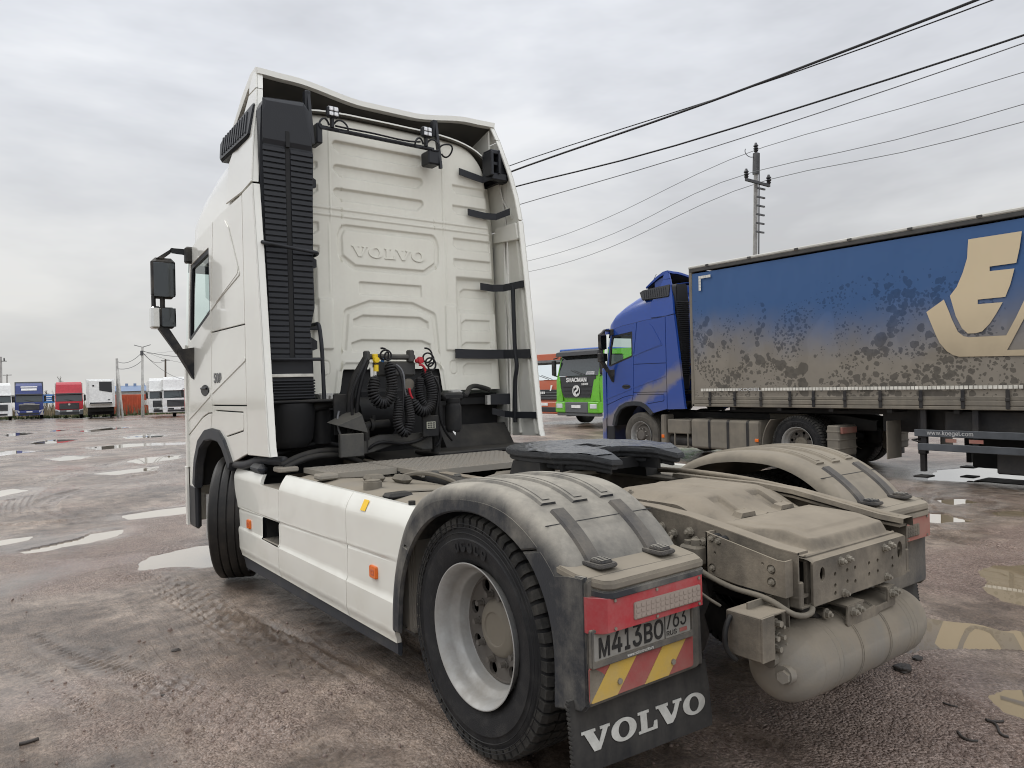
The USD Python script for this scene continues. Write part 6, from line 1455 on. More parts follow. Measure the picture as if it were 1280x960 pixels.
for _nm, _col in (('puddle_water', (0.20, 0.158, 0.102)), ('puddle_dark_reflection', (0.05, 0.042, 0.032))):  # darker second colour stands in for the trailer reflected in its puddle
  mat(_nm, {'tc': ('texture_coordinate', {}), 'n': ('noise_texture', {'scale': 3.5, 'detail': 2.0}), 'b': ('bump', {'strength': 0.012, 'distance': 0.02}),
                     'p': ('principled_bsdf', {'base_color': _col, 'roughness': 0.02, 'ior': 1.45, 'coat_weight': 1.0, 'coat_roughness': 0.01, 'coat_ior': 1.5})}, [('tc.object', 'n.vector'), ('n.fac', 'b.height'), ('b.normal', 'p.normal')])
mat('mud', {'tc': ('texture_coordinate', {}), 'w': ('attribute', {'attribute': 'wet'}),
            'n1': ('noise_texture', {'scale': 0.8, 'detail': 8.0, 'roughness': 0.62}), 'n2': ('noise_texture', {'scale': 6.0, 'detail': 9.0, 'roughness': 0.7}), 'n3': ('noise_texture', {'scale': 55.0, 'detail': 5.0, 'roughness': 0.7}),
            'nr': ('noise_texture', {'scale': 0.42, 'detail': 5.0, 'roughness': 0.6}), 'vg': ('voronoi_texture', {'scale': 75.0, 'randomness': 1.0}), 'vg2': ('voronoi_texture', {'scale': 30.0, 'randomness': 1.0}),
            'c1': ('rgb_ramp', {'ramp': [(0.34, (0.062, 0.045, 0.034)), (0.48, (0.125, 0.094, 0.072)), (0.60, (0.225, 0.178, 0.142))]}),
            'c2': ('rgb_ramp', {'ramp': [(0.36, (0.42, 0.40, 0.39)), (0.50, (0.95, 0.95, 0.95)), (0.62, (1.45, 1.44, 1.42))]}), 'cm': ('mix_color', {'blend_type': 'multiply', 'fac': 0.8, 'use_clamp': False}),
            'rm': ('map_range', {'range_type': 'smoothstep', 'from_min': 0.53, 'from_max': 0.66, 'to_min': 0.0, 'to_max': 0.60, 'clamp': True}), 'red': ('mix_color', {}), 'ga': ('attribute', {'attribute': 'gravel'}), 'gx': ('math', {'math_type': 'maximum'}), 'gc': ('rgb_ramp', {'ramp': [(0.0, (0.11, 0.070, 0.056)), (0.45, (0.245, 0.172, 0.140)), (1.0, (0.46, 0.36, 0.31))]}),
            'c3': ('rgb_ramp', {'ramp': [(0.34, (0.52, 0.50, 0.48)), (0.50, (1.0, 1.0, 1.0)), (0.66, (1.50, 1.50, 1.50))]}), 'cf': ('mix_color', {'blend_type': 'multiply', 'fac': 0.85, 'use_clamp': False}),
            'wd': ('map_range', {'from_min': 0.2, 'from_max': 1.0, 'to_min': 1.22, 'to_max': 0.70, 'clamp': True}), 'cw': ('mix_color', {'blend_type': 'multiply', 'fac': 1.0, 'use_clamp': False}),
            'rsum': ('math', {'math_type': 'multiply_add', 'value2': 0.55}), 'ro': ('map_range', {'range_type': 'smoothstep', 'from_min': 0.45, 'from_max': 0.98, 'to_min': 0.38, 'to_max': 0.10, 'clamp': True}),
            'mpS': ('mapping', {'mapping_type': 'point', 'rotation': (0, 0, 0.55), 'scale': (26.0, 2.4, 1.0)}), 'nS': ('noise_texture', {'scale': 1.0, 'detail': 5.0, 'roughness': 0.6, 'distortion': 0.6}),
            'n4': ('noise_texture', {'scale': 2.2, 'detail': 13.0, 'roughness': 0.66}),
            'h1': ('math', {'math_type': 'multiply_add', 'value2': 0.28}), 'h2': ('math', {'math_type': 'multiply_add'}), 'h3': ('math', {'math_type': 'multiply_add', 'value2': 0.22}),
            'vs': ('math', {'math_type': 'multiply', 'value2': -0.75}),
            'bs': ('map_range', {'from_min': 0.45, 'from_max': 1.05, 'to_min': 1.0, 'to_max': 0.12, 'clamp': True}),
            'b': ('bump', {'distance': 0.045}), 'p': ('principled_bsdf', {'ior': 1.42})},
    [('tc.object', 'n1.vector'), ('tc.object', 'n2.vector'), ('tc.object', 'n3.vector'), ('tc.object', 'nr.vector'), ('tc.object', 'vg.vector'), ('tc.object', 'vg2.vector'), ('n1.fac', 'c1.fac'), ('n2.fac', 'c2.fac'),
     ('c1.color', 'cm.a'), ('c2.color', 'cm.b'), ('nr.fac', 'rm.value'), ('vg.color', 'gc.fac'), ('rm.result', 'gx.value1'), ('ga.fac', 'gx.value2'), ('gx.value', 'red.fac'), ('cm.result', 'red.a'), ('gc.color', 'red.b'), ('w.fac', 'wd.value'),
     ('red.result', 'cf.a'), ('n3.fac', 'c3.fac'), ('c3.color', 'cf.b'), ('cf.result', 'cw.a'), ('wd.result', 'cw.b'), ('cw.result', 'p.base_color'), ('n2.fac', 'rsum.value1'), ('w.fac', 'rsum.value3'), ('rsum.value', 'ro.value'), ('ro.result', 'p.roughness'),
     ('tc.object', 'mpS.vector'), ('mpS.vector', 'nS.vector'), ('tc.object', 'n4.vector'), ('nS.fac', 'h1.value1'), ('n4.fac', 'h1.value3'), ('gx.value', 'vs.value1'), ('vg.distance', 'h2.value1'), ('vs.value', 'h2.value2'), ('h1.value', 'h2.value3'), ('n3.fac', 'h3.value1'), ('h2.value', 'h3.value3'), ('h3.value', 'b.height'), ('w.fac', 'bs.value'), ('bs.result', 'b.strength'), ('b.normal', 'p.normal')])

def ground_litter():
    spots = [(914, 792, .05), (982, 756, .03), (197, 806 - 0, .03), (950, 800, .02)]
    def clod(px, py, r, label, group=None, seed=0, flat=.5):
        P = at_plane(px, py, 2, 0.0)
        m = trimesh.creation.icosphere(3, 1.0)
        v = np.array(m.vertices)
        v *= (1 + .9 * (meshkit.fbm(v * 1.7 + seed * 7.1, 3, seed) - .5))[:, None] * r
        v[:, 2] *= flat
        k = rng.uniform(.7, 1.5); v[:, 0] *= k
        z = float(ground_height(np.array([[P[0]]]), np.array([[P[1]]]))[0][0, 0])
        x = part(None, 'mud_clod', trimesh.Trimesh(v + V3(P[0], P[1], z + r * flat * .55), m.faces), 'clod_mud', smooth=True)
        tag(x, label, 'mud clod', group)
    clod(1128, 836, .042, 'larger dark clod of mud on the gravel below the air tank', None, 1)
    clod(1147, 822, .024, 'small dark clod of mud beside the brown puddle right of the air tank', None, 2)
    clod(220, 811, .020, 'lone dark clod on the smooth mud left of the white side skirts', None, 3)
    clod(204, 866, .012, 'tiny clod of mud among the tyre marks at lower left', None, 4)
    def stick(P, r, label):
        W = [at_plane(a, b, 2, 0.0) for a, b in P]
        W = [V3(w[0], w[1], float(ground_height(np.array([[w[0]]]), np.array([[w[1]]]))[0][0, 0]) + r * .8) for w in W]
        x = part(None, 'twig', tube(spline(W, 10) if len(W) > 2 else W, r, 6), 'clod_mud', smooth=True)
        tag(x, label, 'twig')
    stick([(1232, 899), (1244, 902), (1254, 901)], .006, 'upper short twig of the pair at the lower right edge')
    stick([(1234, 901), (1247, 910), (1256, 920), (1261, 921)], .006, 'bent twig forming a V with a shorter one at lower right')
    stick([(1197, 915), (1212, 924), (1222, 925)], .006, 'single dark twig nearest the bottom right of the yard')
    stick([(1179, 878), (1188, 881), (1197, 883)], .005, 'thin twig on the gravel between the tank and the V of twigs')
    stick([(24, 930), (36, 927), (48, 923)], .008, 'dark twig lying across the mud at the lower left edge')
    # loose stones pressed into the mud
    st = []
    r2 = np.random.default_rng(5)
    ic = trimesh.creation.icosphere(1, 1.0)
    N = 2600
    xs = np.concatenate([r2.uniform(-5, 0, N // 2), r2.uniform(-.5, 5, N // 2)])
    ys = np.concatenate([r2.uniform(-1.5, 6, N // 2), r2.uniform(-1.9, 5, N // 2)])
    cl = meshkit.fbm(np.stack([xs * .6, ys * .6, 0 * xs], -1), 3, 17)
    keep = cl > .5
    zs = ground_height(xs[None], ys[None])[0][0]
    for x, y, z in zip(xs[keep], ys[keep], zs[keep]):
        r = r2.uniform(.003, .010) * (1 + .8 * (r2.random() < .04))
        v = np.array(ic.vertices) * r * r2.uniform(.6, 1.3, 3)
        st.append(trimesh.Trimesh(v + V3(x, y, z + r * .2), ic.faces, process=False))
    o = part(None, 'gravel', cat(st), 'stone_red', smooth=True)
    tag(o, 'small loose reddish stones scattered over the mud of the yard', 'gravel', None, 'stuff')
plain('stone_red', (0.16, 0.115, 0.095), 0.6, vary=0.4, scale=30)

# ------------------------------------------------------------------ the blue tractor and its trailer
BO = V3(10.22, 4.90, -.125)
def T9(y, z):
    'a point read off the plane x = 9.5, carried to where the trailer stands'
    return (y + 2.63) * .957 - 2.63, (z - 1.575) * .957 + 1.575

def blue_tractor():
    t = thing('tractor_unit', 'blue tractor unit coupled to the curtain trailer, brown road dirt up its flank', 'tractor unit', BO)
    cab(t, 'blue_paint', 'blue_paint', False)
    chassis(t, False)
    out = Polygon([(-1.165, 3.66), (-1.13, 3.735), (-.86, 3.755), (-.80, 3.70), (-.775, 3.35), (-.79, 2.2), (-.81, 1.50), (-1.165, 1.50)])
    b = part(t, 'air_intake_stack', prism(out, 'y', 2.74, 3.0, .02), 'black_plastic')
    for k in range(38):
        part(b, 'intake_rib', bx(-1.18, -.79, 2.72, 2.742, 1.80 + k * .0415, 1.83 + k * .0415, .006), 'black_plastic')
    for s in (-1, 1):
        part(t, 'mudguard', sided(cat([bx(-1.24, -.66, -.80, -.58, .33, .86, .02)] + [bx(-1.245, -.65, -.81, -.575, z, z + .03, .006) for z in (.45, .60, .74)]), s), 'trailer_dirty')
        Qf = spline([(0, .72, .40), (0, .69, .62), (0, .62, .80), (0, .52, .94)], 14)
        part(t, 'mudguard', sided(sheet(np.stack([Qf + V3(x, 0, 0) for x in (-1.24, -.66)], 1), .015), s), 'trailer_dirty', smooth=40)
        part(t, 'rear_lamp', sided(bx(-1.20, -.72, -.845, -.80, .72, .83, .008), s), 'lamp_red_muddy')
        mudflap(t, s, word=False)
        wheel_rear(t, s, 1.078, 0)
        wheel_front(t, s, 1.06, 3.8, 0, 'rubber_muddy')
    q = sstep
    for s in (-1, 1):
        def wrapq(m): return sided(m, s)
        sec = Polygon([(-1.20, .30), (-.55, .30), (-.55, .90), (-1.20, .90)]).buffer(-.06).buffer(.06, quad_segs=4)
        tk = part(t, 'fuel_tank', wrapq(prism(sec, 'y', .78, 2.42, .03)), 'trailer_dirty', smooth=40)
        for y in (1.05, 1.50, 1.95):
            ln = np.array(sec.exterior.coords)
            part(tk, 'tank_strap', wrapq(strip(np.stack([np.array([(x - .006, y + d, z) for x, z in ln]) for d in (-.03, .03)], 1))), 'trailer_frame')
        part(t, 'battery_box', wrapq(bx(-1.20, -.6, 2.45, 3.05, .58, .88, .02)), 'trailer_dirty')
        ab = part(t, 'air_tank', wrapq(cyl((-1.0, 2.45, .42), (-1.0, 3.05, .42), .13, 16)), 'trailer_frame', smooth=40)
        part(t, 'side_step', wrapq(cat([bx(-1.22, -1.0, 2.48, 2.85, .30, .33, .004), bx(-1.22, -1.19, 2.48, 2.50, .30, .6), bx(-1.22, -1.19, 2.83, 2.85, .30, .6)])), 'trailer_dirty')
        part(t, 'front_wheel_flap', wrapq(bx(-1.21, -.9, 3.10, 3.24, .35, .98, .03)), 'trailer_dirty')
        part(t, 'side_marker_lamp', wrapq(bx(-1.225, -1.21, 3.12, 3.20, .48, .55, .006)), 'marker_orange')
        part(t, 'side_marker_lamp', wrapq(bx(-1.225, -1.20, .80, .88, .50, .56, .006)), 'marker_orange')
    part(t, 'aerial', tube([(-.95, 3.75, 3.68), (-.93, 3.5, 4.05)], .006, 6), 'wire_black')
    fifth_wheel(t)
    part(t, 'red_cable', tube(spline([(-.6, 3.0, 1.9), (-.3, 2.7, 2.2), (0, 2.4, 2.1), (.2, 2.1, 1.9)], 14), .015, 6), 'knob_red', smooth=True)
    return t

def trailer():
    x0 = 8.98
    yF = T9(7.65, 4)[0]
    L = 13.6
    z0, z1 = T9(0, 1.01)[1], T9(0, 3.995)[1]
    t = thing('curtain_trailer', 'long curtain sided trailer, blue tarpaulin with a pale shield emblem and splashed with mud', 'semi-trailer', (x0, yF, 0))
    W = 2.55
    zc0, zc1 = z0 + .22, T9(0, 3.83)[1]
    def P(y, z):
        a, b = T9(y, z); return a - yF, b
    for s in (0, 1):
        f = lambda m: m if s == 0 else trimesh.Trimesh(np.array(m.vertices) * V3(-1, 1, 1) + V3(W, 0, 0), np.array(m.faces)[:, ::-1], process=False)
        ny, nz = 270, 40
        Yg, Zg = np.meshgrid(np.linspace(-.05, -L + .05, ny), np.linspace(zc0 - .10, zc1, nz))
        nse = meshkit.fbm(np.stack([Yg * 1.3, Zg * .5, 0 * Yg], -1), 3, 8 + s) - .5
        Xg = -.012 - .014 * np.sin(PI * (Zg - zc0) / (zc1 - zc0)) + .022 * nse + .004 * np.abs(np.sin(Yg * PI / .62)) * sstep(zc0 + .5, zc0, Zg)
        c = part(t, 'curtain', f(strip(np.stack([Xg, Yg, Zg], -1))), 'curtain_blue', smooth=True)
        if s == 0:
            def on(poly, dx=.008, th=.002):
                v, fa = trimesh.creation.triangulate_polygon(poly.segmentize(.06), engine='earcut')
                xx = -.040 + .0 * v[:, 0]
                return trimesh.Trimesh(np.column_stack([xx, v[:, 0], v[:, 1]]), fa[:, ::-1], process=False)
            E = Polygon([P(*q) for q in [(2.212, 3.639), (1.497, 3.636), (1.53, 3.4), (1.577, 3.184), (1.926, 3.180), (1.928, 3.111), (1.602, 3.106), (1.66, 2.88), (1.729, 2.701), (2.099, 2.700), (2.101, 2.630), (1.765, 2.626), (1.85, 2.47), (1.945, 2.32), (2.05, 2.21), (2.135, 2.190), (2.25, 2.192), (2.33, 2.28), (2.415, 2.476), (2.493, 2.80), (2.39, 2.93), (2.30, 3.14), (2.235, 3.35)]])
            S = Polygon([P(*q) for q in [(2.849, 2.579), (2.583, 2.752), (2.52, 2.58), (2.469, 2.423), (2.39, 2.23), (2.31, 2.155), (2.239, 2.134), (1.729, 2.128), (1.60, 2.38), (1.50, 2.60), (1.34, 3.0), (1.15, 3.64), (.62, 3.64), (.30, 2.1), (.12, 1.83), (1.517, 1.818), (2.376, 1.838), (2.47, 1.87), (2.56, 1.938), (2.66, 2.07), (2.718, 2.21), (2.79, 2.41)]]).difference(Polygon([P(*q) for q in [(1.722, 1.909), (.62, 1.90), (.80, 2.4), (1.0, 2.72), (1.25, 2.70), (1.45, 2.45)]]))
            part(c, 'emblem_letter', on(E), 'curtain_beige')
            for g in getattr(S, 'geoms', [S]):
                part(c, 'emblem_shield', on(g), 'curtain_beige')
        # roof rail, bottom rail, tape, buckles
        part(t, 'top_rail', f(cat([bx(-.035, .05, -L, .0, zc1 + .03, z1 - .05, .01)])), 'trailer_rail')
        tp = part(t, 'roof_edge', f(bx(-.045, .10, -L, .02, z1 - .055, z1, .015)), 'trailer_alu')
        for k in range(14):
            part(tp, 'roof_clip', f(bx(-.052, -.044, -.5 - k * .98, -.42 - k * .98, z1 - .050, z1 - .012, .004)), 'trailer_rail')
        br = part(t, 'bottom_rail', f(cat([bx(-.03, .05, -L, 0, z0, z0 + .055, .008), bx(-.028, .05, -L, 0, z0 + .06, z0 + .14, .01), bx(-.020, .05, -L, 0, z0 + .145, z0 + .20, .006)])), 'trailer_dirty')
        ys = [P(q, 1)[0] for q in (7.181, 6.563, 5.957, 5.327, 4.85, 4.252, 3.628, 2.97, 2.345, 1.73)] 
        d = ys[-1] - ys[-2]
        while ys[-1] + d > -L + .2:
            ys.append(ys[-1] + d)
        for y in ys:
            part(c, 'buckle_strap', f(cat([bx(-.046, -.030, y - .026, y + .026, z0 + .02, z0 + .30, .004), bx(-.058, -.044, y - .03, y + .03, z0 + .13, z0 + .18, .005)])), 'trailer_frame')
        if s == 0:
            tl = []
            y = P(7.40, 1)[0]
            zt = P(0, 1.335)[1]
            n = 0
            while y > -8.5 and n < 300:
                if not (P(6.50, 1)[0] > y > P(5.94, 1)[0]):
                    part(c, 'tape_field', bx(-.044, -.0405, y - .052, y, zt, zt + .052), 'reflector_tape'); n += 1
                y -= .064
            part(c, 'maker_name', words('KOGEL', .055, -.042, P(6.46, 1)[0], zt - .002, 'left', True, .003, .50), 'guard_text')
            for k in range(5):
                part(c, 'tape_field', bx(-.044, -.0405, P(7.395, 1)[0] - .055 - k * .06, P(7.395, 1)[0] - k * .06, P(0, 3.70)[1], P(0, 3.755)[1]), 'reflector_tape')
                if k:
                    part(c, 'tape_field', bx(-.044, -.0405, P(7.395, 1)[0] - .055, P(7.395, 1)[0], P(0, 3.70)[1] - k * .06, P(0, 3.70)[1] - k * .06 + .055), 'reflector_tape')
    part(t, 'corner_post', cat([bx(-.03, .08, -.06, .02, z0, z1 - .02, .012), bx(W - .08, W + .03, -.06, .02, z0, z1 - .02, .012)]), 'trailer_dirty')
    part(t, 'front_wall', bx(.05, W - .05, -.04, .015, z0, z1 - .05), 'trailer_dirty')
    part(t, 'rear_doors', bx(0, W, -L - .04, -L, z0, z1, .01), 'trailer_alu')
    part(t, 'roof', bx(.05, W - .05, -L, 0, z1 - .03, z1 - .01), 'trailer_alu')
    part(t, 'load_floor', bx(.03, W - .03, -L, 0, z0 + .02, z0 + .12), 'trailer_frame')
    for x in (.60, W - .60):
        part(t, 'chassis_beam', cat([bx(x - .07, x + .07, -L, -.5, z0 - .12, z0 + .02), bx(x - .06, x + .06, -L, -3.6, z0 - .40, z0 - .10)]), 'trailer_frame')
    for k in range(12):
        part(t, 'cross_bearer', bx(.03, W - .03, -1.0 - k, -.92 - k, z0 - .06, z0 + .01), 'trailer_frame')
    # landing legs, side guard, pallet box with an added far-side blocker, running gear
    yl = P(3.16, 1)[0]
    for x in (.42, W - .42):
        part(t, 'landing_leg', cat([bx(x - .06, x + .06, yl - .06, yl + .06, .30, z0, .01), bx(x - .04, x + .04, yl - .04, yl + .04, .02, .34, .006), bx(x - .13, x + .13, yl - .11, yl + .11, -.07, -.045, .004)]), 'trailer_frame')
    part(t, 'landing_crank', tube([(.36, yl, .55), (.05, yl, .55), (.05, yl - .2, .50)], .014, 6), 'trailer_frame')
    for s in (0, 1):
        f = lambda m: m if s == 0 else trimesh.Trimesh(np.array(m.vertices) * V3(-1, 1, 1) + V3(W, 0, 0), np.array(m.faces)[:, ::-1], process=False)
        ye = P(-3.4, 1)[0]
        za, zb = P(0, .682)[1], P(0, .57)[1]
        zc, zd = P(0, .458)[1], P(0, .345)[1]
        gr = part(t, 'side_guard', f(cat([bx(-.01, .02, ye, P(3.10, 1)[0], zb, za, .006)])), 'guard_rail')
        part(t, 'side_guard', f(cat([bx(-.01, .02, ye, P(3.05, 1)[0], zd, zc, .006)])), 'guard_rail')
        for y in (P(2.97, 1)[0], P(2.2, 1)[0], P(.6, 1)[0], P(-1.2, 1)[0], P(-3.0, 1)[0]):
            part(t, 'guard_post', f(bx(.02, .06, y - .04, y + .04, zd, z0, .004)), 'trailer_frame')
        if s == 0:
            part(gr, 'guard_text', words('www.koegel.com', .062, -.011, P(2.90, 1)[0], zb + .032, 'left', False, .002, P(2.90, 1)[0] - P(2.22, 1)[0]), 'guard_text')
            part(gr, 'side_reflector', bx(-.014, -.01, P(2.62, 1)[0], P(2.46, 1)[0], zb - .075, zb - .02), 'lamp_red_muddy')
            part(gr, 'side_reflector', bx(-.014, -.01, P(2.28, 1)[0], P(2.08, 1)[0], zb - .075, zb - .02), 'lamp_red_muddy')
        bxm = part(t, 'pallet_and_blocker_box', f(cat([bx(.10, .75, P(-.6, 1)[0], P(1.95, 1)[0], .10, .40, .02), bx(.14, .75, P(-3.4, 1)[0], P(2.7, 1)[0], .66, z0 - .02, .02)])), 'trailer_frame')
        if s == 1:
            part(t, 'pallet_and_blocker_box', bx(W - .70, W - .08, -12.5, P(3.0, 1)[0], -.03, z0 - .02, .02), 'trailer_frame')  # added unseen on the far side, reaches down to block sky reflections
        part(t, 'mudflap_panel', f(bx(.08, .55, P(3.56, 1)[0] + .02, P(3.56, 1)[0] + .04, P(0, .15)[1], P(0, .80)[1], .006)), 'trailer_dirty')
        for k in range(3):
            w = sub(t, 'wheel', (.18 if s == 0 else W - .18, -8.2 - 1.31 * k, -.125 + TR), 0 if s == 0 else PI)
            if s == 0 and k == 0:
                wf = [part(w, 'tyre', tyre_mesh(.38), 'rubber_muddy', smooth=50), part(w, 'tread', tread_mesh(.38, lugs=False), 'rubber_muddy', smooth=20), part(w, 'rim', lathe([(-.10, .0), (-.10, .13), (-.06, .2), (-.08, .25), (-.17, .285), (-.19, .306), (-.17, .29)], 'x', 40), 'rim_steel', smooth=40)]
            else:
                for q in wf:
                    place(w, q.GetName(), q)
    part(t, 'spare_hoses', tube(spline([(.5, .02, 1.6), (.4, .25, 1.3), (.6, .5, 1.25), (.9, .6, 1.4)], 16), .02, 6), 'hose_black', smooth=True)
    return t
# ------------------------------------------------------------------ other lorries of the yard (origin on the ground under the middle of the front, +y ahead)
def lorry(label, loc, rotz, paint, style, group=None, tilt=(0, 0)):
    t = thing('lorry', label, 'truck', loc, rotz, group, tilt)
    top = {'tipper': 3.05, 'sleeper': 3.80, 'high': 3.85, 'plain': 3.30}[style]
    zw0, zw1 = (1.95, 2.75) if style in ('tipper',) else (1.80, 2.62)
    w = 1.24
    low = hull([(x, y, z) for x in (-w, w) for y, z in ((-.10, .62), (-.02, 1.2), (-.06, zw0), (-2.1, zw0), (-2.1, .95), (-1.9, .62))])
    if style == 'tipper' or True:
        up = [(x * (1 if z < zw1 else .97), y, z) for x in (-w, w) for y, z in ((-.06, zw0 + .0), (-.26, zw1), (-2.1, zw0), (-2.1, zw1))]
    part(t, 'cab_body', low, paint, smooth=25)
    # pillars, windows, roof
    part(t, 'cab_pillar', cat([hull([(s * w, -.07, zw0), (s * (w - .08), -.06, zw0), (s * w * .97, -.27, zw1), (s * (w - .10), -.26, zw1), (s * w, -.16, zw0), (s * w * .97, -.36, zw1)]) for s in (-1, 1)]), paint)
    part(t, 'cab_back', cat([hull([(x, y, z) for x in (-w, w) for y in (-1.25, -2.1) for z in (zw0, zw1)])]), paint)
    part(t, 'windscreen', hull([(x, y, z) for x, y, z in ((-w + .06, -.075, zw0 + .02), (w - .06, -.075, zw0 + .02), (-w + .09, -.265, zw1), (w - .09, -.265, zw1), (-w + .06, -.10, zw0 + .02), (w - .06, -.10, zw0 + .02), (-w + .09, -.29, zw1), (w - .09, -.29, zw1))]) if style != 'plain' else strip(np.array([[(-w + .06, -.075, zw0 + .02), (w - .06, -.075, zw0 + .02)], [(-w + .09, -.265, zw1), (w - .09, -.265, zw1)]])), 'windshield_glass' if style != 'plain' else 'window_glass')
    for s in (-1, 1):
        part(t, 'side_window', bx(s * (w - .02), s * (w - .035), -1.24, -.22, zw0 + .02, zw1 - .04), 'windshield_glass')
        part(t, 'door_seam', bx(s * (w + .001), s * (w + .004), -1.26, -1.245, .95, zw0), 'seam_dark')
        mt = part(t, 'mirror', cat([bx(s * (w + .06), s * (w + .26), -.10, .02, zw0 + .05, zw1 - .15, .03), tube([(s * (w - .02), -.12, zw1 - .05), (s * (w + .18), -.04, zw1 - .10)], .025, 6), tube([(s * (w - .02), -.12, zw0), (s * (w + .18), -.04, zw0 + .06)], .025, 6)]), 'mirror_plastic')
        part(t, 'step', bx(s * (w - .18), s * (w - .02), -.95, -.45, .40, .45, .01), 'grille_dark')
    rt = hull([(x, y, z) for x in (-w * .97, w * .97) for y, z in ((-.26, zw1), (-.34, zw1 + .16), (-2.1, zw1), (-2.1, zw1 + .25))])
    if style in ('sleeper', 'high'):
        rt = cat([rt, hull([(x, y, z) for x, y, z in ((-w * .96, -.34, zw1 + .10), (w * .96, -.34, zw1 + .10), (-w * .93, -.62, top - .30), (w * .93, -.62, top - .30), (-w * .90, -1.0, top - .04), (w * .90, -1.0, top - .04), (-w * .9, -2.1, top), (w * .9, -2.1, top), (-w * .97, -2.1, zw1), (w * .97, -2.1, zw1))])])
    part(t, 'cab_roof', rt, paint, smooth=25)
    if style == 'tipper':
        part(t, 'sun_visor', hull([(x, y, z) for x in (-w * .98, w * .98) for y, z in ((-.24, zw1 - .02), (.02, zw1 - .02), (-.02, zw1 + .12), (-.30, zw1 + .20))]), 'grille_dark')
        part(t, 'front_mask', hull([(x, y, z) for x, y, z in ((-1.05, -.05, zw0), (1.05, -.05, zw0), (-.98, -.0, 1.55), (.98, -.0, 1.55), (-.75, .015, 1.15), (.75, .015, 1.15), (-.7, -.1, 1.15), (.7, -.1, 1.15), (-1.05, -.12, zw0), (1.05, -.12, zw0))]), 'grille_dark')
        for s in (-1, 1):
            part(t, 'front_corner', hull([(s * x, y, z) for x, y, z in ((1.00, .01, 1.80), (1.24, -.03, 1.88), (1.24, -.01, 1.0), (.80, .02, 1.02), (.86, .02, 1.25), (1.0, -.1, 1.8), (1.24, -.12, 1.0))]), paint)
            part(t, 'head_lamp', bx(s * .80, s * 1.18, -.06, .075, .74, .92, .02), 'head_lamp')
            part(t, 'bumper_side', bx(s * .66, s * 1.25, -.20, .06, .58, .99, .03), paint)
        part(t, 'bumper_middle', cat([bx(-.66, .66, -.20, .05, .58, .98, .02), bx(-1.2, 1.2, -.22, .02, .46, .575, .02)]), 'bumper_grey')
        for k in range(3):
            part(t, 'mask_groove', bx(-.85 + .06 * k, .85 - .06 * k, .005, .020, 1.55 - .15 * k, 1.562 - .15 * k), 'seam_dark')
    else:
        g = part(t, 'grille', bx(-.88, .88, -.06, .010, 1.0, 1.62 if style != 'plain' else 1.42, .01), 'grille_dark')
        for k in range(5 if style != 'plain' else 3):
            part(g, 'grille_bar', bx(-.84, .84, .010, .025, 1.05 + k * .11, 1.085 + k * .11, .004), 'bumper_grey')
        part(t, 'front_bumper', bx(-1.25, 1.25, -.30, .05, .42, .92, .04), {'red_paint': 'bumper_grey', 'orange_paint': 'orange_paint'}.get(paint, paint))
        part(t, 'air_dam', bx(-.85, .85, .04, .06, .50, .70, .008), 'grille_dark')
        for s in (-1, 1):
            part(t, 'head_lamp', hull([(s * x, y, z) for x, y, z in ((.86, .06, .74), (1.22, .02, .74), (.86, .06, .92), (1.23, .0, 1.02), (.9, -.1, .8), (1.22, -.1, .8))]), 'head_lamp')
        part(t, 'sun_visor', hull([(x, y, z) for x in (-1.15, 1.15) for y, z in ((-.22, zw1 - .10), (-.06, zw1 - .08), (-.12, zw1 + .02), (-.28, zw1 + .05))]), 'grille_dark' if paint != 'far_white' else 'far_white')
    part(t, 'number_plate', bx(-.26, .26, .050, .066, .76, .87), 'letter_white')
    for s in (-1, 1):
        part(t, 'wiper', tube([(s * .1 - .3, -.06, zw0 + .05), (s * .1 + .35, -.12, zw0 + .22)], .012, 4), 'seam_dark')
    # chassis and wheels
    part(t, 'chassis', bx(-.43, .43, -7.6, -.4, .62, .90), 'frame_dark')
    ws = None
    for y in (-1.35, -5.2, -6.55):
        for s in (-1, 1):
            wh = sub(t, 'wheel', (s * (1.07 if y > -2 else 1.02), y, TR), 0 if s < 0 else PI)
            if ws is None:
                ws = [part(wh, 'tyre', lathe([(-.12, .28), (-.15, .33), (-.155, .45), (-.13, TR), (.13, TR), (.155, .45), (.15, .33), (.12, .28)], 'x', 32), 'rubber', smooth=40),
                      part(wh, 'rim', lathe([(-.13, .30), (-.12, .28), (-.05, .25), (-.08, .16), (-.12, .12), (-.13, 0)], 'x', 24), 'rim_disc', smooth=40)]
            else:
                for q in ws:
                    place(wh, q.GetName(), q)
    return t, zw0, zw1

def far(px, py, depth, dz=0.0):
    P = at_depth(px, py, depth)
    P[2] = float(g0(P[0], P[1])) + dz
    return P

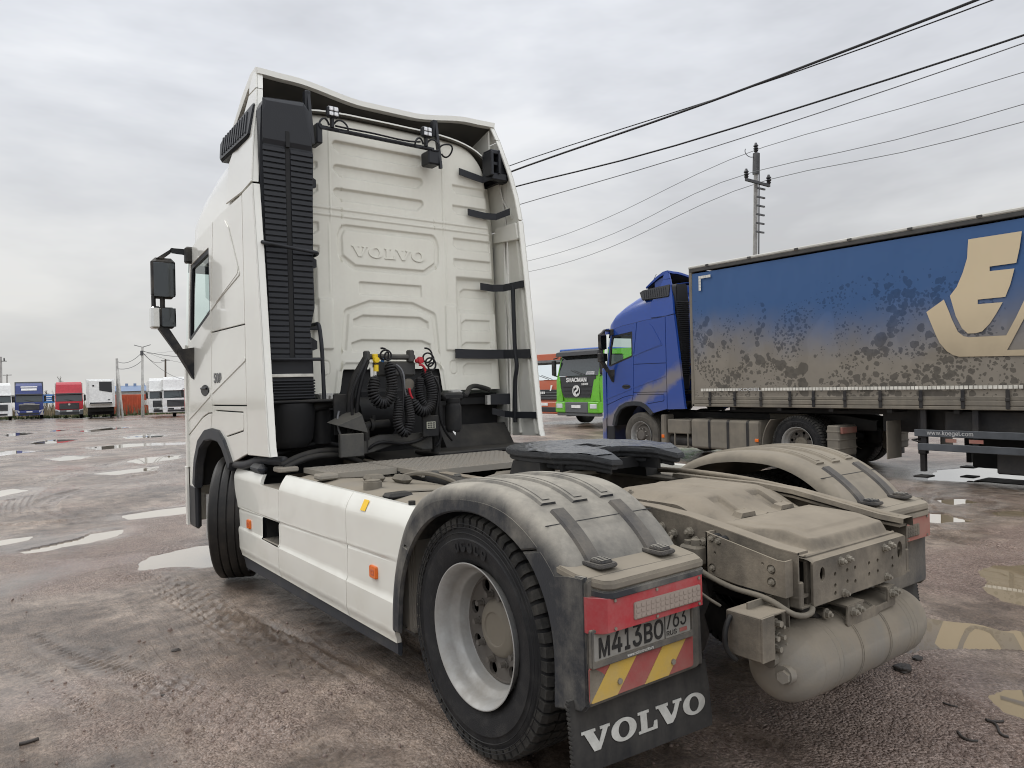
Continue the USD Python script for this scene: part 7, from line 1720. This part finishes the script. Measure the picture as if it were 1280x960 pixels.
def other_lorries():
    # green tipper behind the blue tractor
    P = at_depth(722, 534, 27.5); P[2] = -.13
    t, a, b = lorry('green and black tipper lorry with a white round emblem, left of the blue tractor', P, math.radians(88), 'green_paint', 'tipper')
    m = [words('SHACMAN', .15, .60, .004, 1.74, 'front', True, .012, 1.18)]
    part(t, 'maker_name', m, 'letter_white')
    part(t, 'series_name', words('X3000', .075, -.30, .012, 1.615, 'front', True, .010, .38), 'letter_white')
    ring = Point(0, 1.40).buffer(.215, quad_segs=12).difference(Point(0, 1.40).buffer(.175, quad_segs=12))
    em = part(t, 'emblem_ring', prism(affinity.scale(ring, 1.0, 1.0), 'y', .018, .034), 'letter_white')
    S = LineString([tuple(q) for q in spline([(0, .09, 1.53), (0, -.05, 1.54), (0, -.08, 1.46), (0, 0, 1.40), (0, .08, 1.34), (0, .05, 1.26), (0, -.09, 1.27)], 30)[:, 1:]]).buffer(.035)
    part(em, 'emblem_sign', prism(S, 'y', .018, .034), 'letter_white')
    part(t, 'tipper_body', cat([bx(-1.25, 1.25, -8.2, -2.4, 1.25, 2.85, .03), bx(-1.2, 1.2, -2.6, -1.6, 2.85, 2.93, .01)] + [bx(s * 1.25, s * 1.31, -2.7 - k * .9, -2.58 - k * .9, 1.3, 2.95) for s in (-1, 1) for k in range(6)]), 'green_paint')
    part(t, 'dash_paper', hull([(-.95, -.070, 2.0), (-.45, -.070, 2.0), (-.92, -.10, 2.12), (-.48, -.10, 2.12)]), 'lamp_lens')
    # orange lorry with its blue load behind the white deflector
    P = at_depth(681, 531, 30.5); P[2] = -.10
    t2, a, b = lorry('orange lorry with a dark mask, half hidden by the white tractor', P, math.radians(96), 'orange_paint', 'plain')
    part(t2, 'roof_sign', bx(-1.15, 1.15, -.42, -.12, 2.62, 2.90, .02), 'orange_paint')
    part(t2, 'hood_mark', hull([(x, .02, z) for x, z in ((-.42, 1.36), (-.35, 1.36), (-.52, 1.60), (-.42, 1.60))] + [(-.42, .005, 1.4)]), 'letter_white')
    part(t2, 'front_letters', cat([bx(x, x + .055, .025, .036, 1.24, 1.34) for x in (.22, .12, .02, -.07)]), 'letter_white')
    part(t2, 'load_cover', bx(-1.27, 1.27, -9.0, -2.3, 1.2, 3.18, .04), 'blue_tarp')
    part(t2, 'window_load', bx(-.2, 1.1, -.80, -.78, 1.9, 2.5), 'blue_tarp')
    # the row at the far end of the yard
    G = 'lorries parked along the far edge of the yard'
    t, a, b = lorry('white lorry cut by the left edge', far(-3, 526, 74), PI - .02, 'far_white', 'high', G)
    t, a, b = lorry('dark blue lorry with a pale sign over its windscreen beside the red one', far(37, 523, 76), PI - .06, 'navy_paint', 'sleeper', G)
    part(t, 'roof_board', hull([(x, y, z) for x, y, z in ((-.68, -.40, 3.02), (.68, -.40, 3.02), (-.68, -.52, 3.24), (.68, -.52, 3.24), (0, -.6, 3.1))]), 'letter_white')
    part(t, 'roof_stripe', hull([(x, y, z) for x, y, z in ((-.72, -.52, 3.34), (.72, -.52, 3.34), (-.72, -.585, 3.45), (.72, -.585, 3.45), (0, -.66, 3.4))]), 'letter_white')
    gb = part(t, 'grille_emblem', cat([bx(-.9, .9, .0, .02, 1.52, 1.58), hull([(-.55, .02, 1.66), (.55, .02, 1.66), (-.4, .02, 1.72), (.4, .02, 1.72), (0, 0, 1.69)])]), 'concrete_light')
    for s in (-1, 1):
        part(t, 'lamp_guard', hull([(s * x, y, z) for x, y, z in ((.92, .06, .46), (1.22, .05, .46), (1.15, .06, .98), (1.24, .0, 1.02), (1.0, .0, .5))]), 'concrete_light')
    part(t, 'cargo_box', bx(-1.27, 1.27, -9.5, -2.2, 1.1, 3.95, .03), 'bumper_grey')
    t, a, b = lorry('red lorry with a grey bumper between the dark blue one and the white box', far(87, 522, 76), PI - .09, 'red_paint', 'high', G)
    part(t, 'lower_grille', bx(-.8, .8, .05, .062, .52, .72), 'grille_dark')
    part(t, 'star_emblem', lathe([(.0, .0), (.0, .10), (.02, .10), (.02, .085)], 'y', 20, (0, .03, 1.50)), 'chrome')
    part(t, 'cargo_box', bx(-1.25, 1.25, -9.5, -2.2, 1.1, 3.75, .03), 'concrete_light')
    # refrigerated trailer, seen from its front
    r = thing('refrigerated_trailer', 'white box trailer with a dark cooling unit on its front, standing alone', 'semi-trailer', far(126.5, 519, 74), PI - .13)
    part(r, 'box_body', bx(-1.28, 1.28, -13.4, 0, 1.15, 4.0, .04), 'far_white')
    cu = part(r, 'cooling_unit', bx(-1.05, 1.05, 0, .40, 1.45, 3.88, .06), 'far_white')
    part(cu, 'unit_grille', hull([(x, .415, z) for x, z in ((-1.0, 3.72), (.12, 3.72), (.12, 2.85), (-1.0, 2.62))] + [(-.4, .35, 3.2)]), 'grille_dark')
    part(cu, 'unit_vent', bx(-.98, .95, .40, .42, 1.52, 1.66), 'grille_dark')
    part(cu, 'unit_badge', cat([bx(.55, .72, .40, .41, 3.25, 3.42), bx(-.82, -.62, .40, .41, 1.85, 1.95)]), 'grille_dark')
    part(r, 'support_leg', cat([bx(s * .9 - .09, s * .9 + .09, -2.6, -2.4, .0, 1.2) for s in (-1, 1)]), 'frame_dark')
    part(r, 'under_frame', bx(-1.15, 1.15, -13, -.6, .72, 1.13), 'frame_dark')
    part(r, 'side_skirt', bx(-1.2, 1.2, -9, -2.2, .35, .72), 'frame_dark')
    for k in range(3):
        for s in (-1, 1):
            part(r, 'wheel', cyl((s * 1.0, -8.6 - 1.3 * k, .5), (s * 1.27, -8.6 - 1.3 * k, .5), .5, 24), 'rubber')
    G2 = 'white lorries left of the white tractor cab'
    for lb, px, dep, rz in (('white lorry with a green tinted windscreen, left of two standing side by side', 204, 72, PI - .16), ('second white lorry, close against the right side of its twin', 222, 70, PI - .17)):
        t, a, b = lorry(lb, far(px, 520, dep), rz, 'far_white', 'high', G2)
        for s in (-1, 1):
            part(t, 'bumper_slot', bx(s * .30, s * .80, .045, .062, .72, .86, .01), 'grille_dark')
        part(t, 'cargo_box', bx(-1.27, 1.27, -9.5, -2.3, 1.1, 3.6, .03), 'far_white')
    t, a, b = lorry('dark red lorry just showing beside the front edge of the white cab', far(250, 521, 66), PI - .2, 'red_paint', 'plain')

def poles_and_wires():
    def pole(label, foot, top, r0, r1, m='concrete', depth=None, group=None, arms=(), sides=8):
        base = at_depth(*foot, depth)
        tip = at_depth(*top, depth)
        base[2] = min(base[2], float(g0(base[0], base[1]))) - .3
        t = thing('utility_pole', label, 'pole', (base[0], base[1], base[2]), 0, group)
        part(t, 'post', cyl((0, 0, 0), tip - base, r0, sides, r1), m)
        return t, base, tip
    R = _r * V3(1, 1, 0); R /= np.linalg.norm(R)
    # main pole behind the trailer
    D = 28.0
    t, b, tip = pole('tall grey concrete power pole with steel cleats rising behind the blue trailer', (941.5, 540), (945, 193), .125, .09, 'concrete', D, None, (), 4)
    L = tip - b
    part(t, 'steel_band', hull([V3(-.10, -.10, 0) + L * .93, V3(.10, -.10, 0) + L * .93, V3(-.09, .09, 0) + L * .93, V3(.1, .1, 0) + L * .93, V3(-.09, -.09, .05) + L, V3(.09, -.09, .05) + L, V3(-.08, .08, .05) + L, V3(.08, .08, .05) + L]), 'steel_dark')
    part(t, 'steel_strip', tube([L * .55 + R * .10 - _f * .13, L * 1.0 + R * .08 - _f * .13], .03, 4), 'steel_dark')
    part(t, 'cable_riser', tube([L * .18 - R * .17 - _f * .1, L * .60 - R * .16 - _f * .1], .03, 6), 'steel_dark')
    a0, a1 = at_depth(933, 224.5, D - .2) - b, at_depth(961, 232, D - .2) - b
    arm = part(t, 'cross_arm', hull([q + V3(dx, dy, dz) for q in (a0, a1) for dx in (-.04, .04) for dy in (-.04, .04) for dz in (-.05, .05)]), 'steel_dark')
    def insul(p):
        return lathe([(0, .0), (0, .05), (.06, .09), (.10, .06), (.14, .10), (.20, .06), (.24, .10), (.30, .06), (.36, .04), (.36, 0)], 'z', 12, p)
    part(arm, 'insulator', insul(a0 + V3(0, 0, .05)), 'insulator')
    part(arm, 'insulator', insul(a1 + V3(0, 0, .05)), 'insulator')
    part(t, 'top_insulator', cat([insul(L + V3(0, 0, .08)), cyl(L, L + V3(0, 0, .1), .025, 6)]), 'insulator')
    part(t, 'jumper_wire', tube(spline([L + R * .02 + V3(0, 0, .02), L - R * .2 - V3(0, 0, .10), L - R * .38 + V3(0, 0, .02), L - R * .40 + V3(0, 0, .22)], 14), .014, 5), 'wire_black')
    for k in range(6):
        y = 237 + k * 10.8
        q = at_depth(947 - k * .25, y, D - .1) - b
        part(t, 'cleat', bx(q[0] - .24, q[0] + .24, q[1] - .18, q[1] - .12, q[2] - .03, q[2] + .03), 'steel_dark')
    # wires: points in the photograph with their distance
    def wire(label, pts, r, m, n=60):
        W = spline([at_depth(*q) for q in pts], n)
        o = part(None, 'power_cable', tube(W, r, 6), m, smooth=True)
        tag(o, label, 'cable')
    # the near overhead cables start from the lone pole at the far end of the yard
    wire('thick black overhead cable, highest of the heavy ones', [(178, 439, 80), (400, 336, 33), (640, 214, 20), (852, 140, 15.6), (1032, 73, 13.3), (1221, 0, 11.8), (1500, -112, 10)], .026, 'wire_black')
    wire('thin dark cable twisted close to the highest thick one', [(178, 438, 80.3), (400, 331, 33), (640, 206, 20.2), (852, 137.5, 15.8), (1043, 73, 13.5), (1241, 0, 12), (1500, -98, 10.2)], .013, 'wire_black')
    wire('black overhead cable below the thick pair, crossing above the power pole', [(178, 441, 79.7), (400, 345, 33), (645, 233, 20.5), (800, 194.5, 17.2), (981, 140, 15.1), (1280, 44, 12.6), (1500, -32, 11.2)], .020, 'wire_black')
    wire('thin grey wire just above the top of the power pole', [(178, 443, 80), (400, 352, 34), (648, 256, 21), (840, 200, 17.5), (1027, 140, 15.3), (1280, 54, 13), (1500, -24, 11.5)], .011, 'wire_grey')
    for lb, pts in (('thin wire on the top insulator of the power pole', [(400, 412, 110), (658, 308, 45), (790, 258, 35), (945.5, 187, 28), (1110, 140, 23.5), (1280, 90, 20), (1600, 5, 15)]),
                    ('thin wire on the left insulator of the pole cross arm', [(400, 424, 110), (661, 326, 45), (800, 277, 35), (932.5, 217.5, 27.8), (1110, 177, 23.2), (1280, 130, 20), (1600, 40, 15)]),
                    ('lowest thin wire, on the right insulator of the pole cross arm', [(400, 434, 110), (664, 339, 45), (800, 293, 35), (961.0, 224.5, 27.8), (1120, 192, 23.4), (1280, 152, 20), (1600, 70, 15)])):
        wire(lb, pts, .012, 'wire_grey')
    # far poles
    t, b, tip = pole('lone pale concrete pole between the white box trailer and the white lorries', (178.3, 521), (178, 434), .17, .12, 'concrete_light', 80)
    q = tip - b
    part(t, 'top_bracket', cat([tube([q - R * .9 + V3(0, 0, .25), q, q + R * .9 + V3(0, 0, .25)], .04, 5), bx(q[0] - .22, q[0] + .05, q[1] - .15, q[1] + .1, q[2] - .9, q[2] - .4)]), 'steel_dark')
    t, b, tip = pole('braced concrete pole with a slanting strut beside the white box trailer', (148, 520), (146, 448), .17, .12, 'concrete', 80)
    s0, s1 = at_depth(153.5, 521, 79.5) - b, at_depth(147, 462, 80) - b
    part(t, 'strut', cyl(s0 - V3(0, 0, .3), s1, .12, 6), 'concrete_light')
    t, b, tip = pole('dark pole with a short cross arm above the roofs of the white lorries', (207, 519), (206.8, 449), .15, .11, 'bark', 100)
    q = tip - b
    part(t, 'cross_arm', tube([q - R * .6 + V3(0, 0, -.15), q + R * .6 + V3(0, 0, -.15)], .05, 5), 'steel_dark')
    t, b, tip = pole('dark thick pole at the left edge of the photograph', (1, 522), (0.5, 446), .20, .16, 'concrete', 90)
    q = tip - b
    part(t, 'cross_arm', tube([q - R * .6 - V3(0, 0, .55), q + R * .75 - V3(0, 0, .55)], .05, 5), 'steel_dark')
    part(t, 'insulator', insul(q + R * .45 - V3(0, 0, .5)), 'insulator')
    t, b, tip = pole('slim pole with a wide cross arm just right of the one at the left edge', (8.6, 521), (8.8, 468), .13, .10, 'concrete', 105)
    q = tip - b
    part(t, 'cross_arm', tube([q - R * .6 - V3(0, 0, .1), q + R * .65 - V3(0, 0, .1)], .05, 5), 'steel_dark')
    for lb, pts in (('upper slack wire between the lone pole and the braced pole', [(178, 440, 80), (167, 449.5, 80), (157, 453.5, 80), (147, 452, 80)]),
                    ('lower slack wire between the lone pole and the braced pole', [(178, 450, 80), (167, 458, 80), (157, 461, 80), (148, 461, 80)]),
                    ('slack wire from the lone pole to the dark pole', [(179, 441, 80), (188, 450, 85), (197, 453.5, 92), (206.5, 451, 100)])):
        wire(lb, pts, .028, 'wire_grey', 24)

def far_edge():
    # orange sheds, a blue sign, brush and bare trees along the far edge
    P = far(184, 512, 96)
    t = thing('container', 'long rusty orange container behind the lone pole', 'container', (P[0], P[1], P[2] - .1), -.35)
    part(t, 'container_wall', bx(-4.2, 4.2, 0, 2.4, 0, 2.7, .03), 'container_orange')
    for k in range(28):
        part(t, 'wall_rib', bx(-4.15 + k * .30, -4.05 + k * .30, -.05, 0, .15, 2.55), 'container_orange')
    part(t, 'wall_mark', bx(-.3, .9, -.07, -.05, 1.3, 1.9), 'concrete_light')
    P = far(165, 505, 130)
    t = thing('shed', 'low building with a pale blue roof beyond the orange container', 'building', (P[0], P[1], P[2]), -.3)
    part(t, 'wall', bx(-6.5, 6.5, 0, 8, 0, 3.6), 'concrete')
    part(t, 'roof', hull([(x, y, z) for x in (-6.8, 6.8) for y, z in ((-.3, 3.6), (8.3, 3.6), (4, 4.6))]), 'far_roof_blue')
    for k in range(9):
        part(t, 'roof_vent', bx(-5.6 + k * 1.35, -5.2 + k * 1.35, 3.6, 4.2, 4.5, 5.0), 'far_roof_blue')
    P = far(61, 514, 92)
    t = thing('road_sign', 'blue sign board on posts between the dark blue and the red lorry', 'sign', (P[0], P[1], P[2]), 0)
    part(t, 'board', bx(-.65, .65, -.04, .04, 1.75, 2.85, .01), 'sign_blue')
    part(t, 'sign_lines', cat([bx(-.45, .45, -.06, -.041, 2.5, 2.6), bx(-.45, .3, -.06, -.041, 2.25, 2.33), bx(-.45, .4, -.06, -.041, 2.0, 2.08)]), 'letter_white')
    part(t, 'post', cat([cyl((-.4, 0, -.3), (-.4, 0, 1.8), .04, 6), cyl((.4, 0, -.3), (.4, 0, 1.8), .04, 6)]), 'steel_dark')
    rg = np.random.default_rng(12)
    # dry stalks and grass: too many to count
    V, F = [], []
    for mname, N, hmax, name, label, ylim in (('dry_grass', 9000, 1.8, 'dry_brush', 'tangle of dry brown stalks along the far edge of the yard', (101, 118)), ('green_grass', 7000, .35, 'grass', 'short green grass along the far edge of the yard', (93, 106))):
        x = rg.uniform(-60, 60, N) + 10; y = rg.uniform(*ylim, N) + .02 * np.abs(x)
        z = g0(x, y)
        h = hmax * rg.uniform(.35, 1, N) * (.4 + 1.2 * meshkit.fbm(np.stack([x * .15, y * .15, 0 * x], -1), 3, 4))
        a = rg.uniform(0, PI, N); wd = rg.uniform(.05, .22, N); lean = rg.uniform(-.35, .35, (N, 2)) * h[:, None]
        p0 = np.stack([x - wd * np.cos(a), y - wd * np.sin(a), z - .05], 1); p1 = np.stack([x + wd * np.cos(a), y + wd * np.sin(a), z - .05], 1)
        p2 = np.stack([x + lean[:, 0], y + lean[:, 1], z + h], 1)
        v = np.stack([p0, p1, p2], 1).reshape(-1, 3); f = np.arange(3 * N).reshape(-1, 3)
        o = part(None, name, trimesh.Trimesh(v, f, process=False), mname, smooth=False)
        tag(o, label, name.replace('_', ' '), None, 'stuff')
    def bare_tree(px, depth, h, label, seed):
        P = far(px, 512, depth)
        r = np.random.default_rng(seed)
        t = thing('bare_tree', label, 'tree', P, 0)
        trunk = part(t, 'trunk', tube([(0, 0, -.3), (.1, 0, h * .3), (.05, .1, h * .55), (.15, .1, h * .9)], [.14, .11, .07, .02], 6), 'bark')
        br = []
        for k in range(34):
            z = h * r.uniform(.2, .85); a = r.uniform(0, 2 * PI); l = h * r.uniform(.2, .42) * (1.1 - z / h)
            e = V3(math.cos(a) * l * .6, math.sin(a) * l * .6, z + l)
            m = (V3(.1, .05, z) + e) / 2 + V3(0, 0, -.1 * l)
            br.append(tube([(.1, .05, z), m, e], [.035, .022, .008], 4))
            for j in range(4):
                s = r.uniform(.3, .9); q = V3(.1, .05, z) * (1 - s) + e * s
                br.append(tube([q, q + V3(*r.uniform(-.35, .35, 2), .5) * l * .6], [.014, .005], 3))
        o = part(t, 'crown', cat(br), 'bark')
    for px, d, h, lb in ((75, 118, 6.5, 'bare tree rising behind the roof of the red lorry'), (90, 122, 5.6, 'bare tree right of the one behind the red lorry'), (120, 120, 5.8, 'bare tree above the white box trailer'), (197, 112, 5.2, 'bare bush tree behind the white lorries, left one'), (222, 112, 5.6, 'bare tree rising above the right white lorry'), (58, 125, 4.6, 'low bare tree behind the blue sign'), (165, 150, 5.0, 'faint bare tree beyond the shed with the blue roof')):
        bare_tree(px, d, h, lb, int(px))
build_ground()
white_tractor()
blue_tractor()
trailer()
other_lorries()
poles_and_wires()
far_edge()
ground_litter()
